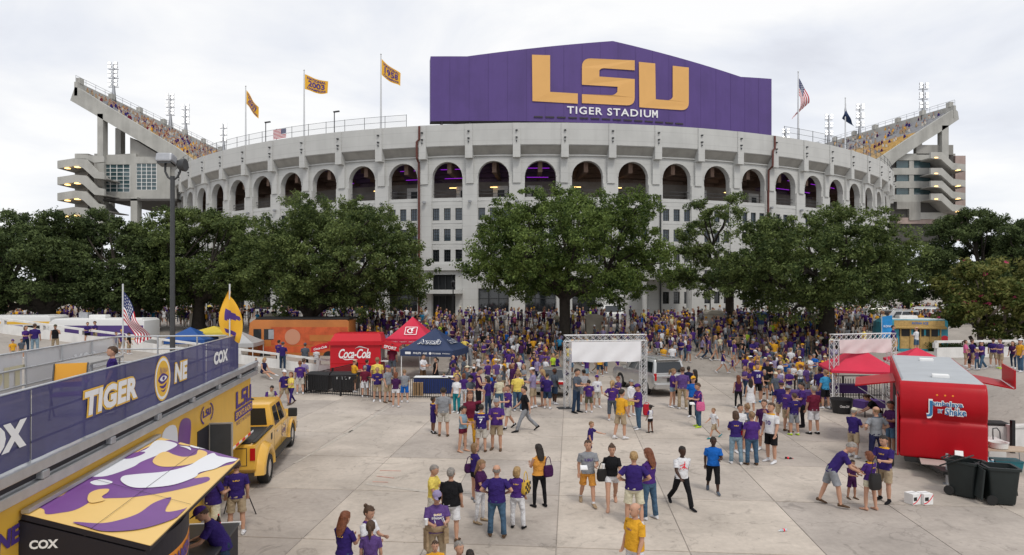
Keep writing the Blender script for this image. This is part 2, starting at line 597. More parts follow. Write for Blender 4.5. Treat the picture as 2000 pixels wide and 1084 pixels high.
mat('concourse_wall', (0.30, 0.27, 0.245), 0.9, var=0.3, vs=0.4)
mat('kiosk_white', (0.55, 0.54, 0.52), 0.7, var=0.1)
mat('frame_dark', (0.022, 0.024, 0.026), 0.5)
mat('pipe_red', (0.12, 0.035, 0.025), 0.5)
ST = thing('stadium', 'grey stadium with a curved front of tall arches and rows of windows', 'stadium')
def sbox(mb, s0, s1, z0, z1, d0, d1, m=0, n=1):
 for k in range(n):
  a, b = s0 + (s1 - s0) * k / n, s0 + (s1 - s0) * (k + 1) / n
  mb.hexa([SP(a, z0, d1), SP(b, z0, d1), SP(b, z0, d0), SP(a, z0, d0), SP(a, z1, d1), SP(b, z1, d1), SP(b, z1, d0), SP(a, z1, d0)], m)
def sq(mb, a, b, c, d, m=0):
 mb.add([SP(*a), SP(*b), SP(*c), SP(*d)], [(0, 1, 2, 3)], m)
Z0, ZS, ZSP, ZC, ZL, ZP, ZT = 2.0, 16.6, 18.97, 20.7, 21.3, 22.45, 24.9
AH = 1.80
WROWS = [(14.0, 15.4), (11.6, 13.0), (9.2, 10.6)]
WX = [-1.36, 0.0, 1.36]
WW, REV = 0.80, 0.22
win_frame = MB()
for x in (-0.37, 0.37):
 win_frame.box((x, 0, 0), (0.06, 0.08, 1.4))
for z in (-0.67, 0.67):
 win_frame.box((0, 0, z), (0.68, 0.08, 0.06))
for x in (-0.12, 0.12):
 win_frame.box((x, 0.01, 0), (0.03, 0.05, 1.28))
for z in (-0.33, 0.0, 0.33):
 win_frame.box((0, 0.012, z), (0.68, 0.045, 0.03))
win_frame_me = win_frame.mesh('window_frame', ['frame_dark'])
win_pane_me = MB().box((0, 0.03, 0), (0.70, 0.012, 1.30)).mesh('pane', ['blue_glass'])
win_pane2_me = MB().box((0, 0.03, 0), (0.70, 0.012, 1.30)).mesh('pane', ['dark_glass'])
def window(s, z0, z1, k):
 p = SP(s, (z0 + z1) / 2, -0.16)
 w = obj('window', win_frame_me, ST, p, SN(s))
 w.scale = (1, 1, (z1 - z0) / 1.4)
 obj('pane', win_pane_me if k else win_pane2_me, w)
def wall_grid(mb, sc, se, ze, holes, rev=REV):
 """Wall cells between the edges se x ze, with openings left out and their reveals built."""
 for i in range(len(se) - 1):
  for j in range(len(ze) - 1):
   s0, s1, z0, z1 = sc + se[i], sc + se[i + 1], ze[j], ze[j + 1]
   if (i, j) not in holes:
    sq(mb, (s0, z0), (s1, z0), (s1, z1), (s0, z1))
   else:
    if (i - 1, j) not in holes: sq(mb, (s0, z0, 0), (s0, z0, -rev), (s0, z1, -rev), (s0, z1, 0))
    if (i + 1, j) not in holes: sq(mb, (s1, z0, -rev), (s1, z0, 0), (s1, z1, 0), (s1, z1, -rev))
    if (i, j - 1) not in holes: sq(mb, (s0, z0, 0), (s1, z0, 0), (s1, z0, -rev), (s0, z0, -rev))
    if (i, j + 1) not in holes: sq(mb, (s0, z1, -rev), (s1, z1, -rev), (s1, z1, 0), (s0, z1, 0))
def bay(i):
 sc = BAY_T0 + i * BAY_W
 h = BAY_W / 2
 mb = MB()
 se = [-h, -1.76, -0.96, -0.4, 0.4, 0.96, 1.76, h]
 zrows = list(WROWS)
 lower = 'none'
 if i >= 3:
  zrows += [(7.0, 8.3), (4.3, 5.7)]
  lower = 'rows'
 elif i == -2:
  lower = 'entrance'
 elif i in (2,):
  lower = 'portico'
 else:
  lower = 'big'
 ze = sorted([Z0, ZS] + [z for r in zrows for z in r])
 if lower != 'rows':
  ze = sorted(set(ze + [3.4, 6.1, 7.7]))
 holes = set()
 for r in zrows:
  j = ze.index(r[0])
  for c in (1, 3, 5):
   holes.add((c, j))
 if lower == 'big':
  j = ze.index(3.4)
  for c in (1, 2, 3, 4, 5):
   holes.add((c, j))
 if lower == 'entrance':
  for c in (1, 2, 3, 4):
   holes.add((c, ze.index(6.1))); holes.add((c, ze.index(3.4))); holes.add((c, ze.index(Z0)))
 wall_grid(mb, sc, se, ze, holes)
 # the arch
 n = 14
 xs = [AH * math.cos(math.pi * (1 - k / n)) for k in range(n + 1)]
 zs = [ZSP + math.sqrt(max(0, AH * AH - x * x)) for x in xs]
 top = ZP + 0.3
 for a, b in ((-h, -AH), (AH, h)):
  sq(mb, (sc + a, ZS), (sc + b, ZS), (sc + b, top), (sc + a, top))
 for k in range(n):
  sq(mb, (sc + xs[k], zs[k]), (sc + xs[k + 1], zs[k + 1]), (sc + xs[k + 1], top), (sc + xs[k], top))
  sq(mb, (sc + xs[k], zs[k], -0.7), (sc + xs[k + 1], zs[k + 1], -0.7), (sc + xs[k + 1], zs[k + 1], 0), (sc + xs[k], zs[k], 0))
 for sgn in (-1, 1):
  a = (sc + sgn * AH, ZS, 0), (sc + sgn * AH, ZS, -0.7), (sc + sgn * AH, ZSP, -0.7), (sc + sgn * AH, ZSP, 0)
  sq(mb, *(a if sgn < 0 else a[::-1]))
 sq(mb, (sc - AH, ZS, 0), (sc + AH, ZS, 0), (sc + AH, ZS, -0.7), (sc - AH, ZS, -0.7))
 part('wall_bay', mb, 'stadium_paint', ST)
 # raised archivolt line and sill courses
 tm = MB()
 for k in range(n):
  q = []
  for rr, d in ((1.0, 0.0), (1.0, 0.05), (1.05, 0.05), (1.05, 0.0)):
   for kk in (k, k + 1):
    a = math.pi * (1 - kk / n)
    q.append(SP(sc + AH * rr * math.cos(a), ZSP + AH * rr * math.sin(a), d))
  tm.add(q, [(2, 3, 5, 4), (4, 5, 7, 6)])
 for z in (8.85, 11.25, 13.65, 16.2):
  if z > 9 or lower == 'rows':
   sbox(tm, sc - 1.85, sc + 1.85, z, z + 0.10, 0, 0.05)
 part('moulding', tm, 'stadium_paint', ST)
 # pier, pilaster and bracket at the right side of the bay
 pm = MB()
 sp = sc + h
 sbox(pm, sp - 0.86, sp + 0.86, Z0, 18.2, -0.05, 0.16)
 sbox(pm, sp - 0.44, sp + 0.44, 18.2, 21.0, -0.05, 0.30)
 part('pier', pm, 'stadium_paint', ST)
 bm_ = MB()
 sbox(bm_, sp - 0.42, sp + 0.42, 21.0, ZT - 0.02, -0.05, 0.96)
 part('bracket', bm_, 'stadium_paint', ST)
 fx = MB()
 for z in (23.95, 23.15):
  sbox(fx, sp - 0.11, sp + 0.11, z, z + 0.14, 0.955, 1.16)
 sbox(fx, sp - 0.06, sp + 0.06, 22.75, 22.9, 0.955, 1.10)
 part('wall_lamp', fx, 'grey_pole', ST)
 lp = MB()
 c = SP(sp, 16.0, 0.16)
 lp.lathe([(0.04, 0), (0.20, 0.1), (0.22, 0.28), (0.05, 0.34)], 8, c + Vector((0, -0.3, -0.1)))
 lp.beam(c, c + Vector((0, -0.3, 0)), 0.06)
 part('wall_lamp', lp, 'galvanised', ST)
 # parapet, sloping soffit and ledge between brackets
 pp = MB()
 for k in range(3):
  a, b = sc - h + BAY_W * k / 3, sc - h + BAY_W * (k + 1) / 3
  sq(pp, (a, ZP, 0.85), (b, ZP, 0.85), (b, ZT, 0.85), (a, ZT, 0.85))
  sq(pp, (a, ZT, 0.85), (b, ZT, 0.85), (b, ZT, 0.3), (a, ZT, 0.3))
  sq(pp, (b, ZP, 0.3), (a, ZP, 0.3), (a, ZT, 0.3), (b, ZT, 0.3))
  sq(pp, (a, ZP - 0.10, 0.72), (b, ZP - 0.10, 0.72), (b, ZP, 0.85), (a, ZP, 0.85))
 part('parapet', pp, 'stadium_paint', ST)
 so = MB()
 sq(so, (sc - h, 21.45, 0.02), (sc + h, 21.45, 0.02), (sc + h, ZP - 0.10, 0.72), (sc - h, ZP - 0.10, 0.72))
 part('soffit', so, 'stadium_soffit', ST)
 lg = MB()
 sbox(lg, sc - h, sc + h, ZL, 21.42, -0.05, 0.22)
 part('ledge', lg, 'stadium_paint', ST)
 # windows
 if abs(i) <= 11:
  for r in zrows:
   for c in WX:
    window(sc + c, r[0], r[1], r[0] > 11 or i > 5)
 if lower == 'big':
  g = MB()
  sq(g, (sc - 1.76, 3.4, -0.2), (sc + 1.76, 3.4, -0.2), (sc + 1.76, 6.1, -0.2), (sc - 1.76, 6.1, -0.2))
  part('pane', g, 'dark_glass', ST)
  g = MB()
  for s in (-1.72, -0.6, 0.6, 1.72):
   sbox(g, sc + s - 0.04, sc + s + 0.04, 3.4, 6.1, -0.18, -0.08)
  for z in (3.4, 4.9, 6.02):
   sbox(g, sc - 1.68, sc + 1.68, z, z + 0.08, -0.18, -0.09)
  part('window_frame', g, 'frame_dark', ST)
  g = MB()
  sbox(g, sc - 2.0, sc + 2.0, 3.1, 3.38, 0, 0.25)
  part('sill', g, 'stadium_paint', ST)
 # inside the arch: concourse seen through it
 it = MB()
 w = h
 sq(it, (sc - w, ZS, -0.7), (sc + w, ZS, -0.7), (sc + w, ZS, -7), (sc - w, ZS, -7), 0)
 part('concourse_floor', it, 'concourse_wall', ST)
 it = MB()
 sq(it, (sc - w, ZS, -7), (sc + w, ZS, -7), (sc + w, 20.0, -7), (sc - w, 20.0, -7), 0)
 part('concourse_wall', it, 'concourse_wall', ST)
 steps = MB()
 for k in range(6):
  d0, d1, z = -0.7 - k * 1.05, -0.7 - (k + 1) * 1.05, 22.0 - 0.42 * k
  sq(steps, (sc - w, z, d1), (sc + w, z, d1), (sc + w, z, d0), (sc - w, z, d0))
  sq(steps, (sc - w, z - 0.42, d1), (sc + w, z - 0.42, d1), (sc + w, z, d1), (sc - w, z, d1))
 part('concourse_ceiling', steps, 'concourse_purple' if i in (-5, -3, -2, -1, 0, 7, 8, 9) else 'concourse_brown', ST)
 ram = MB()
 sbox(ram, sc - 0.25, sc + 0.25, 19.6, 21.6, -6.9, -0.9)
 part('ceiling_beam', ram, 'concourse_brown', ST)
 rl = MB()
 for z in (17.05, 17.45):
  sbox(rl, sc - AH, sc + AH, z, z + 0.05, -0.45, -0.40)
 part('railing', rl, 'grey_pole', ST)
 if i in (-4, -3, -2, -1, 0, 3, 4, 6, 10):
  kk = MB()
  off = (-0.6, 0.9, 0.4)[i % 3]
  sbox(kk, sc + off - 1.0, sc + off + 1.0, ZS, 18.6, -6.5, -4.6)
  part('concession_stand', kk, 'kiosk_white', ST)
  kd = MB()
  sbox(kd, sc + off - 0.4, sc + off + 0.5, 17.1, 18.1, -4.7, -4.57)
  part('serving_hatch', kd, 'frame_dark', ST)
 if i in (-4, -2, -1, 1, 2, 5):
  kk = MB()
  sbox(kk, sc - 0.9, sc + 0.0, 18.35, 18.43, -4.3, -4.15)
  part('lamp', kk, 'lamp_warm', ST)
 if i in (-5, -3, -2, 0, 7, 8, 9):
  kk = MB()
  for q in (0, 1):
   sbox(kk, sc - 1.6, sc + 1.2, 19.55 + 0.8 * q, 19.60 + 0.8 * q, -4.4 + 1.7 * q, -4.32 + 1.7 * q)
  part('purple_lamp', kk, 'lamp_purple', ST)
for i in range(-15, 16):
 bay(i)
# string course over the lowest storey, entrance, canopies, pipes, roof ring
mb = MB()
sbox(mb, BAY_T0 - 2.5 * BAY_W, BAY_T0 - 1.5 * BAY_W, 8.2, 8.9, -0.02, 0.45, n=4)
part('cornice', mb, 'stadium_paint', ST)
s0 = BAY_T0 - 2 * BAY_W
mb = MB()
sq(mb, (s0 - 2.4, Z0, -0.75), (s0 + 1.8, Z0, -0.75), (s0 + 1.8, 8.4, -0.75), (s0 - 2.4, 8.4, -0.75))
part('entrance_backwall', mb, 'frame_dark', ST)
mb = MB()
for s in (s0 - 1.2, s0 - 0.4, s0 + 0.4):
 sbox(mb, s - 0.05, s + 0.05, 2.2, 7.6, -0.70, -0.60)
sbox(mb, s0 - 1.76, s0 + 0.96, 5.2, 5.45, -0.7, -0.1)
part('door_frame', mb, 'grey_pole', ST)
mb = MB()
rings = []
for a in np.linspace(0, math.pi, 13):
 rings.append([SP(s0 - 0.8 + 2.7 * math.cos(math.pi - a), z, 0.02 + 1.7 * math.sin(a) ** 0.6) for z in (5.5, 5.95)])
v = [p for r in rings for p in r]
mb.add(v, [(2 * k, 2 * k + 2, 2 * k + 3, 2 * k + 1) for k in range(12)] + [tuple(range(0, 26, 2))[::-1], tuple(range(1, 26, 2))])
part('canopy', mb, 'stadium_paint', ST)
for (s, k) in ((BAY_T0 - 2.5 * BAY_W - 0.62, 'pipe_red'), (BAY_T0 + 5.5 * BAY_W - 0.6, 'pipe_red'), (BAY_T0 - 9.5 * BAY_W, 'grey_pole'), (BAY_T0 + 2.6 * BAY_W, 'grey_pole')):
 mb = MB()
 zt = ZT if k == 'pipe_red' else 17
 if k == 'pipe_red':
  mb.tube([SP(s, 2.2, 0.30), SP(s, 17.9, 0.30), SP(s, 18.3, 0.34), SP(s, 20.7, 0.36), SP(s, 21.1, 1.0), SP(s, 23.0, 1.05), SP(s + 0.3, 23.3, 1.05), SP(s + 0.3, 24.8, 1.05)], 0.13, 8)
 else:
  mb.tube([SP(s, 2.2, 0.26), SP(s, zt, 0.26)], 0.1, 8)
 part('downpipe', mb, k, ST, 40)
# portico right of the centre oak
sp = BAY_T0 + 2.45 * BAY_W
mb = MB()
sbox(mb, sp - 2.6, sp + 3.4, 7.1, 7.75, 0.0, 3.4, n=2)
part('portico_roof', mb, 'stadium_paint', ST)
for s in (sp - 2.2, sp + 2.9):
 mb = MB()
 c = SP(s, 0, 3.0)
 mb.lathe([(0.32, 2.2), (0.28, 2.6), (0.26, 6.8), (0.34, 7.1)], 14, (c.x, c.y, 0))
 part('column', mb, 'stadium_paint', ST, 40)
mb = MB()
n = 60
for k in range(n):
 a, b = _s[0] + (_s[-1] - _s[0]) * k / n, _s[0] + (_s[-1] - _s[0]) * (k + 1) / n
 sq(mb, (a, 24.2, 0.3), (b, 24.2, 0.3), (b, 24.2, -14), (a, 24.2, -14))
 if abs((a + b) / 2) > 15.4 * BAY_W:
  sq(mb, (a, Z0, 0), (b, Z0, 0), (b, ZT, 0), (a, ZT, 0))
part('upper_walkway', mb, 'raw_concrete', ST)
# chain-link fence on the rim
fe = thing('rim_fence', 'chain-link fence with thin posts along the stadium rim', 'fence')
post = MB().box((0, 0, 0.75), (0.05, 0.05, 1.5)).mesh('post', ['grey_pole'])
mat('chain_link', (0.35, 0.36, 0.38), 0.5, alpha=0.16)
for side in (-1, 1):
 ss = np.arange(-86, -14.2, 2.7) if side < 0 else np.arange(31.5, 86, 2.7)
 for s in ss:
  obj('post', post, fe, SP(s, ZT, 0.5))
 mb = MB()
 for a, b in zip(ss[:-1], ss[1:]):
  for z in (ZT + 0.75, ZT + 1.45):
   mb.beam(SP(a, z, 0.5), SP(b, z, 0.5), 0.03)
 part('rail', mb, 'grey_pole', fe)
 mb = MB()
 for a, b in zip(ss[:-1], ss[1:]):
  sq(mb, (a, ZT, 0.5), (b, ZT, 0.5), (b, ZT + 1.45, 0.5), (a, ZT + 1.45, 0.5))
 part('mesh_infill', mb, 'chain_link', fe)
# ------------------------------------------------------------------ the big name board
SB = thing('name_board', 'huge purple board with LSU and TIGER STADIUM above the rim', 'sign board')
grime_mat('board_purple', (0.088, 0.050, 0.205), 0.55, 0.16, 0.25, 0.1)
mat('board_gold', (0.72, 0.40, 0.13), 0.6, var=0.04, vs=0.4)
mat('seam_purple', (0.065, 0.036, 0.155), 0.6)
mat('board_back', (0.05, 0.045, 0.05), 0.8)
# gently bowed outward, like the rim under it
BL, BR = at(841, 238, 81.2), at(1507, 266, 90.0)
def BP(t, z, d=0.0):
 bow = 3.0 * 4 * t * (1 - t)
 p = Vector((BL.x + (BR.x - BL.x) * t, BL.y + (BR.y - BL.y) * t, z))
 n = Vector((BR.y - BL.y, -(BR.x - BL.x), 0)).normalized()
 return p + n * (bow + d)
BZ0 = 26.5
def btop(t):
 pts = [(0, 34.5), (0.107, 34.35), (0.52, 36.3), (0.90, 33.9), (1.0, 34.3)]
 return float(np.interp(t, [p[0] for p in pts], [p[1] for p in pts]))
def bt(u):
 """Board position t seen in photo column u."""
 lo, hi = 0.0, 1.0
 for _ in range(40):
  m = (lo + hi) / 2
  p = BP(m, 30)
  if 1000 + FPX * p.x / p.y < u: lo = m
  else: hi = m
 return lo
def bz(t, v):
 return CAMH - (v - HOR) / FPX * BP(t, 30).y
ts = sorted(set([0, 0.107, 0.52, 0.90, 1.0] + [k / 24 for k in range(25)]))
_tv = [(841, 110), (912, 110), (1197, 80), (1447, 150), (1507, 154)]
_tt = [bt(u) for u, v in _tv]; _tt[0] = 0.0; _tt[-1] = 1.0
_tz = [bz(t, v) for t, (u, v) in zip(_tt, _tv)]
btop = lambda t: float(np.interp(t, _tt, _tz))
ts = sorted(set([round(q, 5) for q in _tt] + [round(k / 24, 5) for k in range(25)]))
mb = MB()
for a, b in zip(ts[:-1], ts[1:]):
 for d, flip in ((0.0, 0), (-1.6, 1)):
  q = [BP(a, BZ0, d), BP(b, BZ0, d), BP(b, btop(b), d), BP(a, btop(a), d)]
  mb.add(q, [(0, 1, 2, 3) if not flip else (3, 2, 1, 0)], flip)
 mb.add([BP(a, btop(a), 0), BP(b, btop(b), 0), BP(b, btop(b), -1.6), BP(a, btop(a), -1.6)], [(0, 1, 2, 3)], 1)
 mb.add([BP(a, BZ0, -1.6), BP(b, BZ0, -1.6), BP(b, BZ0, 0), BP(a, BZ0, 0)], [(0, 1, 2, 3)], 1)
for t in (0.0, 1.0):
 q = [BP(t, BZ0, 0), BP(t, BZ0, -1.6), BP(t, btop(t), -1.6), BP(t, btop(t), 0)]
 mb.add(q, [(3, 2, 1, 0) if t == 0 else (0, 1, 2, 3)])
part('board_face', mb, ['board_purple', 'board_back'], SB)
mb = MB()
for k in range(14):
 t = 0.03 + 0.94 * k / 13
 for d in (-0.3, -1.3):
  a = BP(t, BZ0 + 0.2, d)
  mb.beam(a, (a.x, a.y, 24.1), 0.22)
 mb.beam(BP(t, BZ0, -1.2), (BP(t, 24.2, 0.0).x, BP(t, 24.2, -0.1).y, 24.2), 0.15)
mb.beam(BP(0, BZ0 - 0.5, -0.4), BP(1, BZ0 - 0.5, -0.4), 0.2)
part('support_frame', mb, 'board_back', SB)
mb = MB()
for k in range(14):
 t = 0.27 + 0.40 * k / 13
 a, b = BP(t, BZ0 + 0.55, 0.05), BP(t + 0.023, BZ0 + 0.55, 0.05)
 mb.beam(a, b, 0.12, 0.16)
part('vent_slot', mb, 'board_back', SB)
for k in range(1, 20):
 t = k / 20
 part('panel_seam', MB().beam(BP(t, BZ0 + 0.02, 0.004), BP(t, btop(t) - 0.02, 0.004), 0.035, 0.02), 'seam_purple', SB)
def board_pt(u, v):
 t = bt(u)
 return BP(t, bz(t, v), 0.13)
mb = MB()
def bshape(pts):
 tris = tessellate_polygon([[Vector((p[0], p[1], 0)) for p in pts]])
 q = [board_pt(*p) for p in pts]
 n = BP(0.5, 0, 1) - BP(0.5, 0, 0)
 mb.add(q, [t if (q[t[1]] - q[t[0]]).cross(q[t[2]] - q[t[0]]).dot(n) > 0 else t[::-1] for t in tris])
bshape([(1038.5, 107.5), (1074, 108.5), (1074, 180), (1128, 183), (1128, 203), (1039.5, 198)])
bshape(rpoly([(1136, 202, 0), (1136, 184.5, 0), (1199, 186.5, 6), (1205, 180, 0), (1205.5, 170, 0), (1136, 166, 0), (1136, 114, 18), (1239, 118.5, 0), (1239, 138, 0), (1174, 133.5, 6), (1170, 138, 0), (1170, 150, 0), (1239, 155, 0), (1239, 207, 16)], 5))
bshape(rpoly([(1247, 121.5, 0), (1279, 124.5, 0), (1280, 194.5, 0), (1309, 196.5, 6), (1313, 190, 0), (1313, 129, 0), (1344.5, 132.5, 0), (1344.5, 216.5, 16), (1248, 210, 0)], 5))
part('letter', mb, 'board_gold', SB)
mb = MB()
vs, fs = text_raw('TIGER STADIU', 1.0, 0.018, 0, 1.15)
xs_ = [p.x for p in vs]; ys_ = [p.y for p in vs]
pts = []
for p in vs:
 a = (p.x - min(xs_)) / (max(xs_) - min(xs_)); b = (p.y - min(ys_)) / (max(ys_) - min(ys_))
 a *= 0.925
 u = 1107 + 177 * a
 vb = 222 + 8.5 * a
 pts.append(board_pt(u, vb - 14.5 * b))
mb.add(pts, fs)
for poly in ([(0, 0), (0.24, 0), (0.24, 1), (0, 1)], [(0.76, 0), (1, 0), (1, 1), (0.76, 1)], [(0.24, 1), (0.24, 0.62), (0.5, 0.2), (0.5, 0.58)], [(0.76, 1), (0.5, 0.58), (0.5, 0.2), (0.76, 0.62)]):
 mb.add([board_pt(1107 + 177 * (0.937 + 0.063 * x), 222 + 8.5 * (0.937 + 0.063 * x) - 14.5 * y) for x, y in poly], [(0, 1, 2, 3)])
part('lettering', mb, 'print_white', SB)
# ------------------------------------------------------------------ flags
def flag_mesh(L, H, nx, ny, warp, colour, mats):
 """Cloth sheet: warp(s, t) -> local point (s along the fly, t down the hoist), colour(s, t) -> material index."""
 mb = MB()
 v = [warp(i / nx, j / ny) for j in range(ny + 1) for i in range(nx + 1)]
 f, m = [], []
 for j in range(ny):
  for i in range(nx):
   f.append((j * (nx + 1) + i, j * (nx + 1) + i + 1, (j + 1) * (nx + 1) + i + 1, (j + 1) * (nx + 1) + i))
   m.append(colour((i + 0.5) / nx, (j + 0.5) / ny))
 mb.add(v, f, m)
 return mb.mesh('flag_cloth', mats, 180)
mat('flag_gold', (0.78, 0.42, 0.03), 0.7)
mat('flag_red', (0.47, 0.012, 0.03), 0.7)
mat('flag_blue', (0.025, 0.035, 0.12), 0.7)
mat('flag_navy', (0.012, 0.03, 0.085), 0.7)
mat('pole_white', (0.62, 0.63, 0.64), 0.4, 0.2)
def usa(s, t):
 if s < 0.4 and t < 7 / 13:
  i, j = int(s / 0.4 * 11), int(t / (7 / 13) * 9)
  return 1 if i % 2 == 1 and j % 2 == 1 else 2
 return 0 if int(t * 13) % 2 == 0 else 1
def flagpole(u, vbase, vtop, Y, label, fl, L, H, warp, colour, mats, drop=0.35):
 b = at(u, vbase, Y)
 ztop = at(u, vtop, Y).z
 t = thing('flagpole', label, 'flag', (b.x, b.y, 24.2))
 h = ztop - 24.2
 mb = MB().tube([(0, 0, 0), (0, 0, h)], [0.13, 0.07], 10)
 mb.lathe([(0.02, h), (0.10, h + 0.08), (0.10, h + 0.16), (0.02, h + 0.24)], 8)
 part('pole', mb, 'pole_white', t, 60)
 c = obj('flag_cloth', flag_mesh(L, H, 44, 26, lambda s, q: warp(s, q, h - drop), colour, mats), t)
 return t, c
def goldwarp(L, H, dx, dz, amp, ph):
 def w(s, q, h):
  return (0.1 + s * L * dx, amp * math.sin(s * 7 + ph + q * 1.2) * s + 0.25 * s, h - q * H * (1 - 0.15 * s) - s * L * dz + 0.12 * math.sin(s * 6 + ph))
 return w
def gold(s, q): return 0
def flag_print(c, words, L, H, warp, h, m='print_purple'):
 mb = MB()
 for (txt, q0, q1, s0, s1) in words:
  vs, fs = text_raw(txt, 1, 0.03)
  xa, xb = min(p.x for p in vs), max(p.x for p in vs)
  ya, yb = min(p.y for p in vs), max(p.y for p in vs)
  pts = []
  for p in vs:
   s = s0 + (s1 - s0) * (p.x - xa) / (xb - xa)
   q = q1 + (q0 - q1) * (p.y - ya) / (yb - ya)
   w = Vector(warp(s, q, h))
   pts.append((w.x, w.y - 0.04, w.z))
  mb.add(pts, fs)
 part('flag_print', mb, m, c)
for (u, vb, vt, Y, word, dx, dz, ph) in ((480, 300, 170, 92, '2007', 0.50, 0.72, 0.5), (594, 275, 139, 84.5, '2003', 0.94, 0.25, 1.5), (744, 252, 108, 79.5, '1958', 0.74, 0.55, 2.6)):
 L, H = 3.0, 1.9
 w = goldwarp(L, H, dx, dz, 0.28, ph)
 where = {'2007': 'leftmost, nearest the left stand', '2003': 'middle of the three gold flags', '1958': 'nearest the purple board'}[word]
 t, c = flagpole(u, vb, vt, Y, 'gold championship flag on a white rim pole, ' + where, 0, L, H, w, gold, ['flag_gold'], 0.5)
 h = at(u, vt, Y).z - 24.2 - 0.5
 flag_print(c, [('NATIONAL', 0.08, 0.26, 0.1, 0.9), (word, 0.30, 0.70, 0.15, 0.85), ('CHAMPIONS', 0.76, 0.92, 0.1, 0.9)], L, H, w, h)
def uswarp(s, q, h):
 return (0.1 + 2.2 * s * (1 - q) - 0.9 * s * s + 1.2 * s * q * (1 - s), 0.35 * math.sin(s * 6 + q * 3) * s, h - q * 2.2 - s * 3.2 + 0.2 * math.sin(s * 9) * q)
flagpole(1559, 285, 142, 86, 'American flag hanging from a white pole right of the purple board', 0, 3.2, 2.0, uswarp, usa, ['flag_red', 'print_white', 'flag_blue'], 0.7)
def navywarp(s, q, h):
 return (-0.5 * s * (1 - q) + 0.1 + 1.3 * s * q, 0.3 * math.sin(s * 7 + q * 2) * s, h - q * 1.2 - s * 2.2)
flagpole(1651, 300, 193, 97, 'small dark blue flag on a white pole near the right stand', 0, 2.6, 1.7, navywarp, gold, ['flag_navy'], 0.6)
# flag hung flat on the rim fence
mb = MB()
sa, sb = None, None
def s_at(u):
 lo, hi = -100.0, 100.0
 for _ in range(50):
  m = (lo + hi) / 2
  p = SP(m, 25)
  if 1000 + FPX * p.x / p.y < u: lo = m
  else: hi = m
 return lo
s1, s2 = s_at(541), s_at(566)
me = flag_mesh(1, 1, 26, 26, lambda s, q: SP(s1 + (s2 - s1) * s, 26.25 - 1.15 * q, 0.60 + 0.02 * math.sin(9 * s)), lambda s, q: usa(1 - s, q), ['flag_red', 'print_white', 'flag_blue'])
tag(obj('hung_flag', me), 'American flag tied flat to the rim fence', 'flag')
# two lamp posts on the rim
for u, where in ((524, 'left of the flag tied to the fence'), (657, 'between the middle and right gold flags')):
 p = SP(s_at(u), ZT, 0.4)
 t = thing('rim_lamp_post', 'small grey lamp post on the stadium rim, ' + where, 'lamp post', p)
 part('pole', MB().tube([(0, 0, 0), (0, 0, 2.6)], 0.06, 6), 'grey_pole', t)
 part('lamp_head', MB().box((0.25, 0, 2.65), (0.75, 0.25, 0.16), 0, 0, 0, R(-8)), 'grey_pole', t, None, 0.03)
# ------------------------------------------------------------------ the two upper stands with ramp towers
mat('seat_gold', (0.68, 0.45, 0.16), 0.7, var=0.2, vs=1.5)
mat('seat_grey', (0.42, 0.42, 0.43), 0.7, var=0.15, vs=1.5)
mat('teal_glass', (0.045, 0.085, 0.095), 0.08, spec=0.9, var=0.3, vs=0.3)
mat('floor_dark', (0.09, 0.085, 0.08), 0.9)
def px_poly(pts, Y):
 return [((u - 1000.0) / FPX * Y, CAMH - (v - HOR) / FPX * Y) for u, v in pts]
CROWD_SEATS = []
def stand(label, Y, tip, foot, Y2, raker, side, skew=0.0):
 """Upper deck: raker end wall in the plane Y, seats rising away from the field, running back to Y2."""
 st = thing('upper_stand', label, 'stand')
 mb = MB()
 mb.prism(px_poly(raker, Y), Y, Y + 1.2, 'y')
 part('raker_wall', mb, 'pale_concrete', st, None, recalc=True)
 top, low = at(tip[0], tip[1], Y), at(foot[0], foot[1], Y)
 n = 26
 nrm = 1
 for r in range(n):
  a, b = top.lerp(low, r / n), top.lerp(low, (r + 1) / n)
  mb = MB()
  x0, x1 = sorted((a.x, b.x))
  k = skew * (Y2 - Y - 0.9)
  mb.hexa([(x0 - 0.01 + q * k, y_, z_) if e == 0 else (x1 + 0.01 + q * k, y_, z_) for z_ in (b.z - 0.7, b.z) for e, q, y_ in ((0, 0, Y + 0.9), (1, 0, Y + 0.9), (1, 1, Y2), (0, 1, Y2))], 0)
  xs = a.x * 0.55 + b.x * 0.45
  mb.beam((xs + skew * 1.5, Y + 1.5, b.z + 0.22), (xs + k - skew, Y2 - 1, b.z + 0.22), 0.35, 0.34, 1)
  part('seat_row', mb, ['raw_concrete', 'seat_gold' if (r > n * 0.35) else 'seat_grey'], st)
  for k in range(int((Y2 - Y) * 1.35)):
   if random.random() < (0.46 if r < n * 0.75 else 0.34):
    yy = random.uniform(Y + 2.2, Y2 - 1)
    CROWD_SEATS.append((xs + skew * (yy - Y) + random.uniform(-.1, .1), yy, b.z + 0.35, side))
 mb = MB()
 SX = lambda y_: top.x + skew * (y_ - Y)
 mb.beam((top.x, Y, top.z - 0.1), (SX(Y2), Y2, top.z - 0.1), 0.5, 2.2)
 part('rear_wall', mb, 'pale_concrete', st)
 for k in range(7):
  yy = Y + 1 + (Y2 - Y - 2) * k / 6
  mb = MB().box((SX(yy), yy, top.z + 1.35), (0.7, 1.0, 0.9))
  part('vent_block', mb, 'pale_concrete', st)
 mb = MB()
 for z in (1.6, 2.0):
  mb.beam((top.x, Y, top.z + z), (SX(Y2), Y2, top.z + z), 0.05)
 for k in range(22):
  yy = Y + (Y2 - Y) * k / 21
  mb.beam((SX(yy), yy, top.z + 1.0), (SX(yy), yy, top.z + 2.0), 0.05)
 part('rail', mb, 'galvanised', st)
 return st
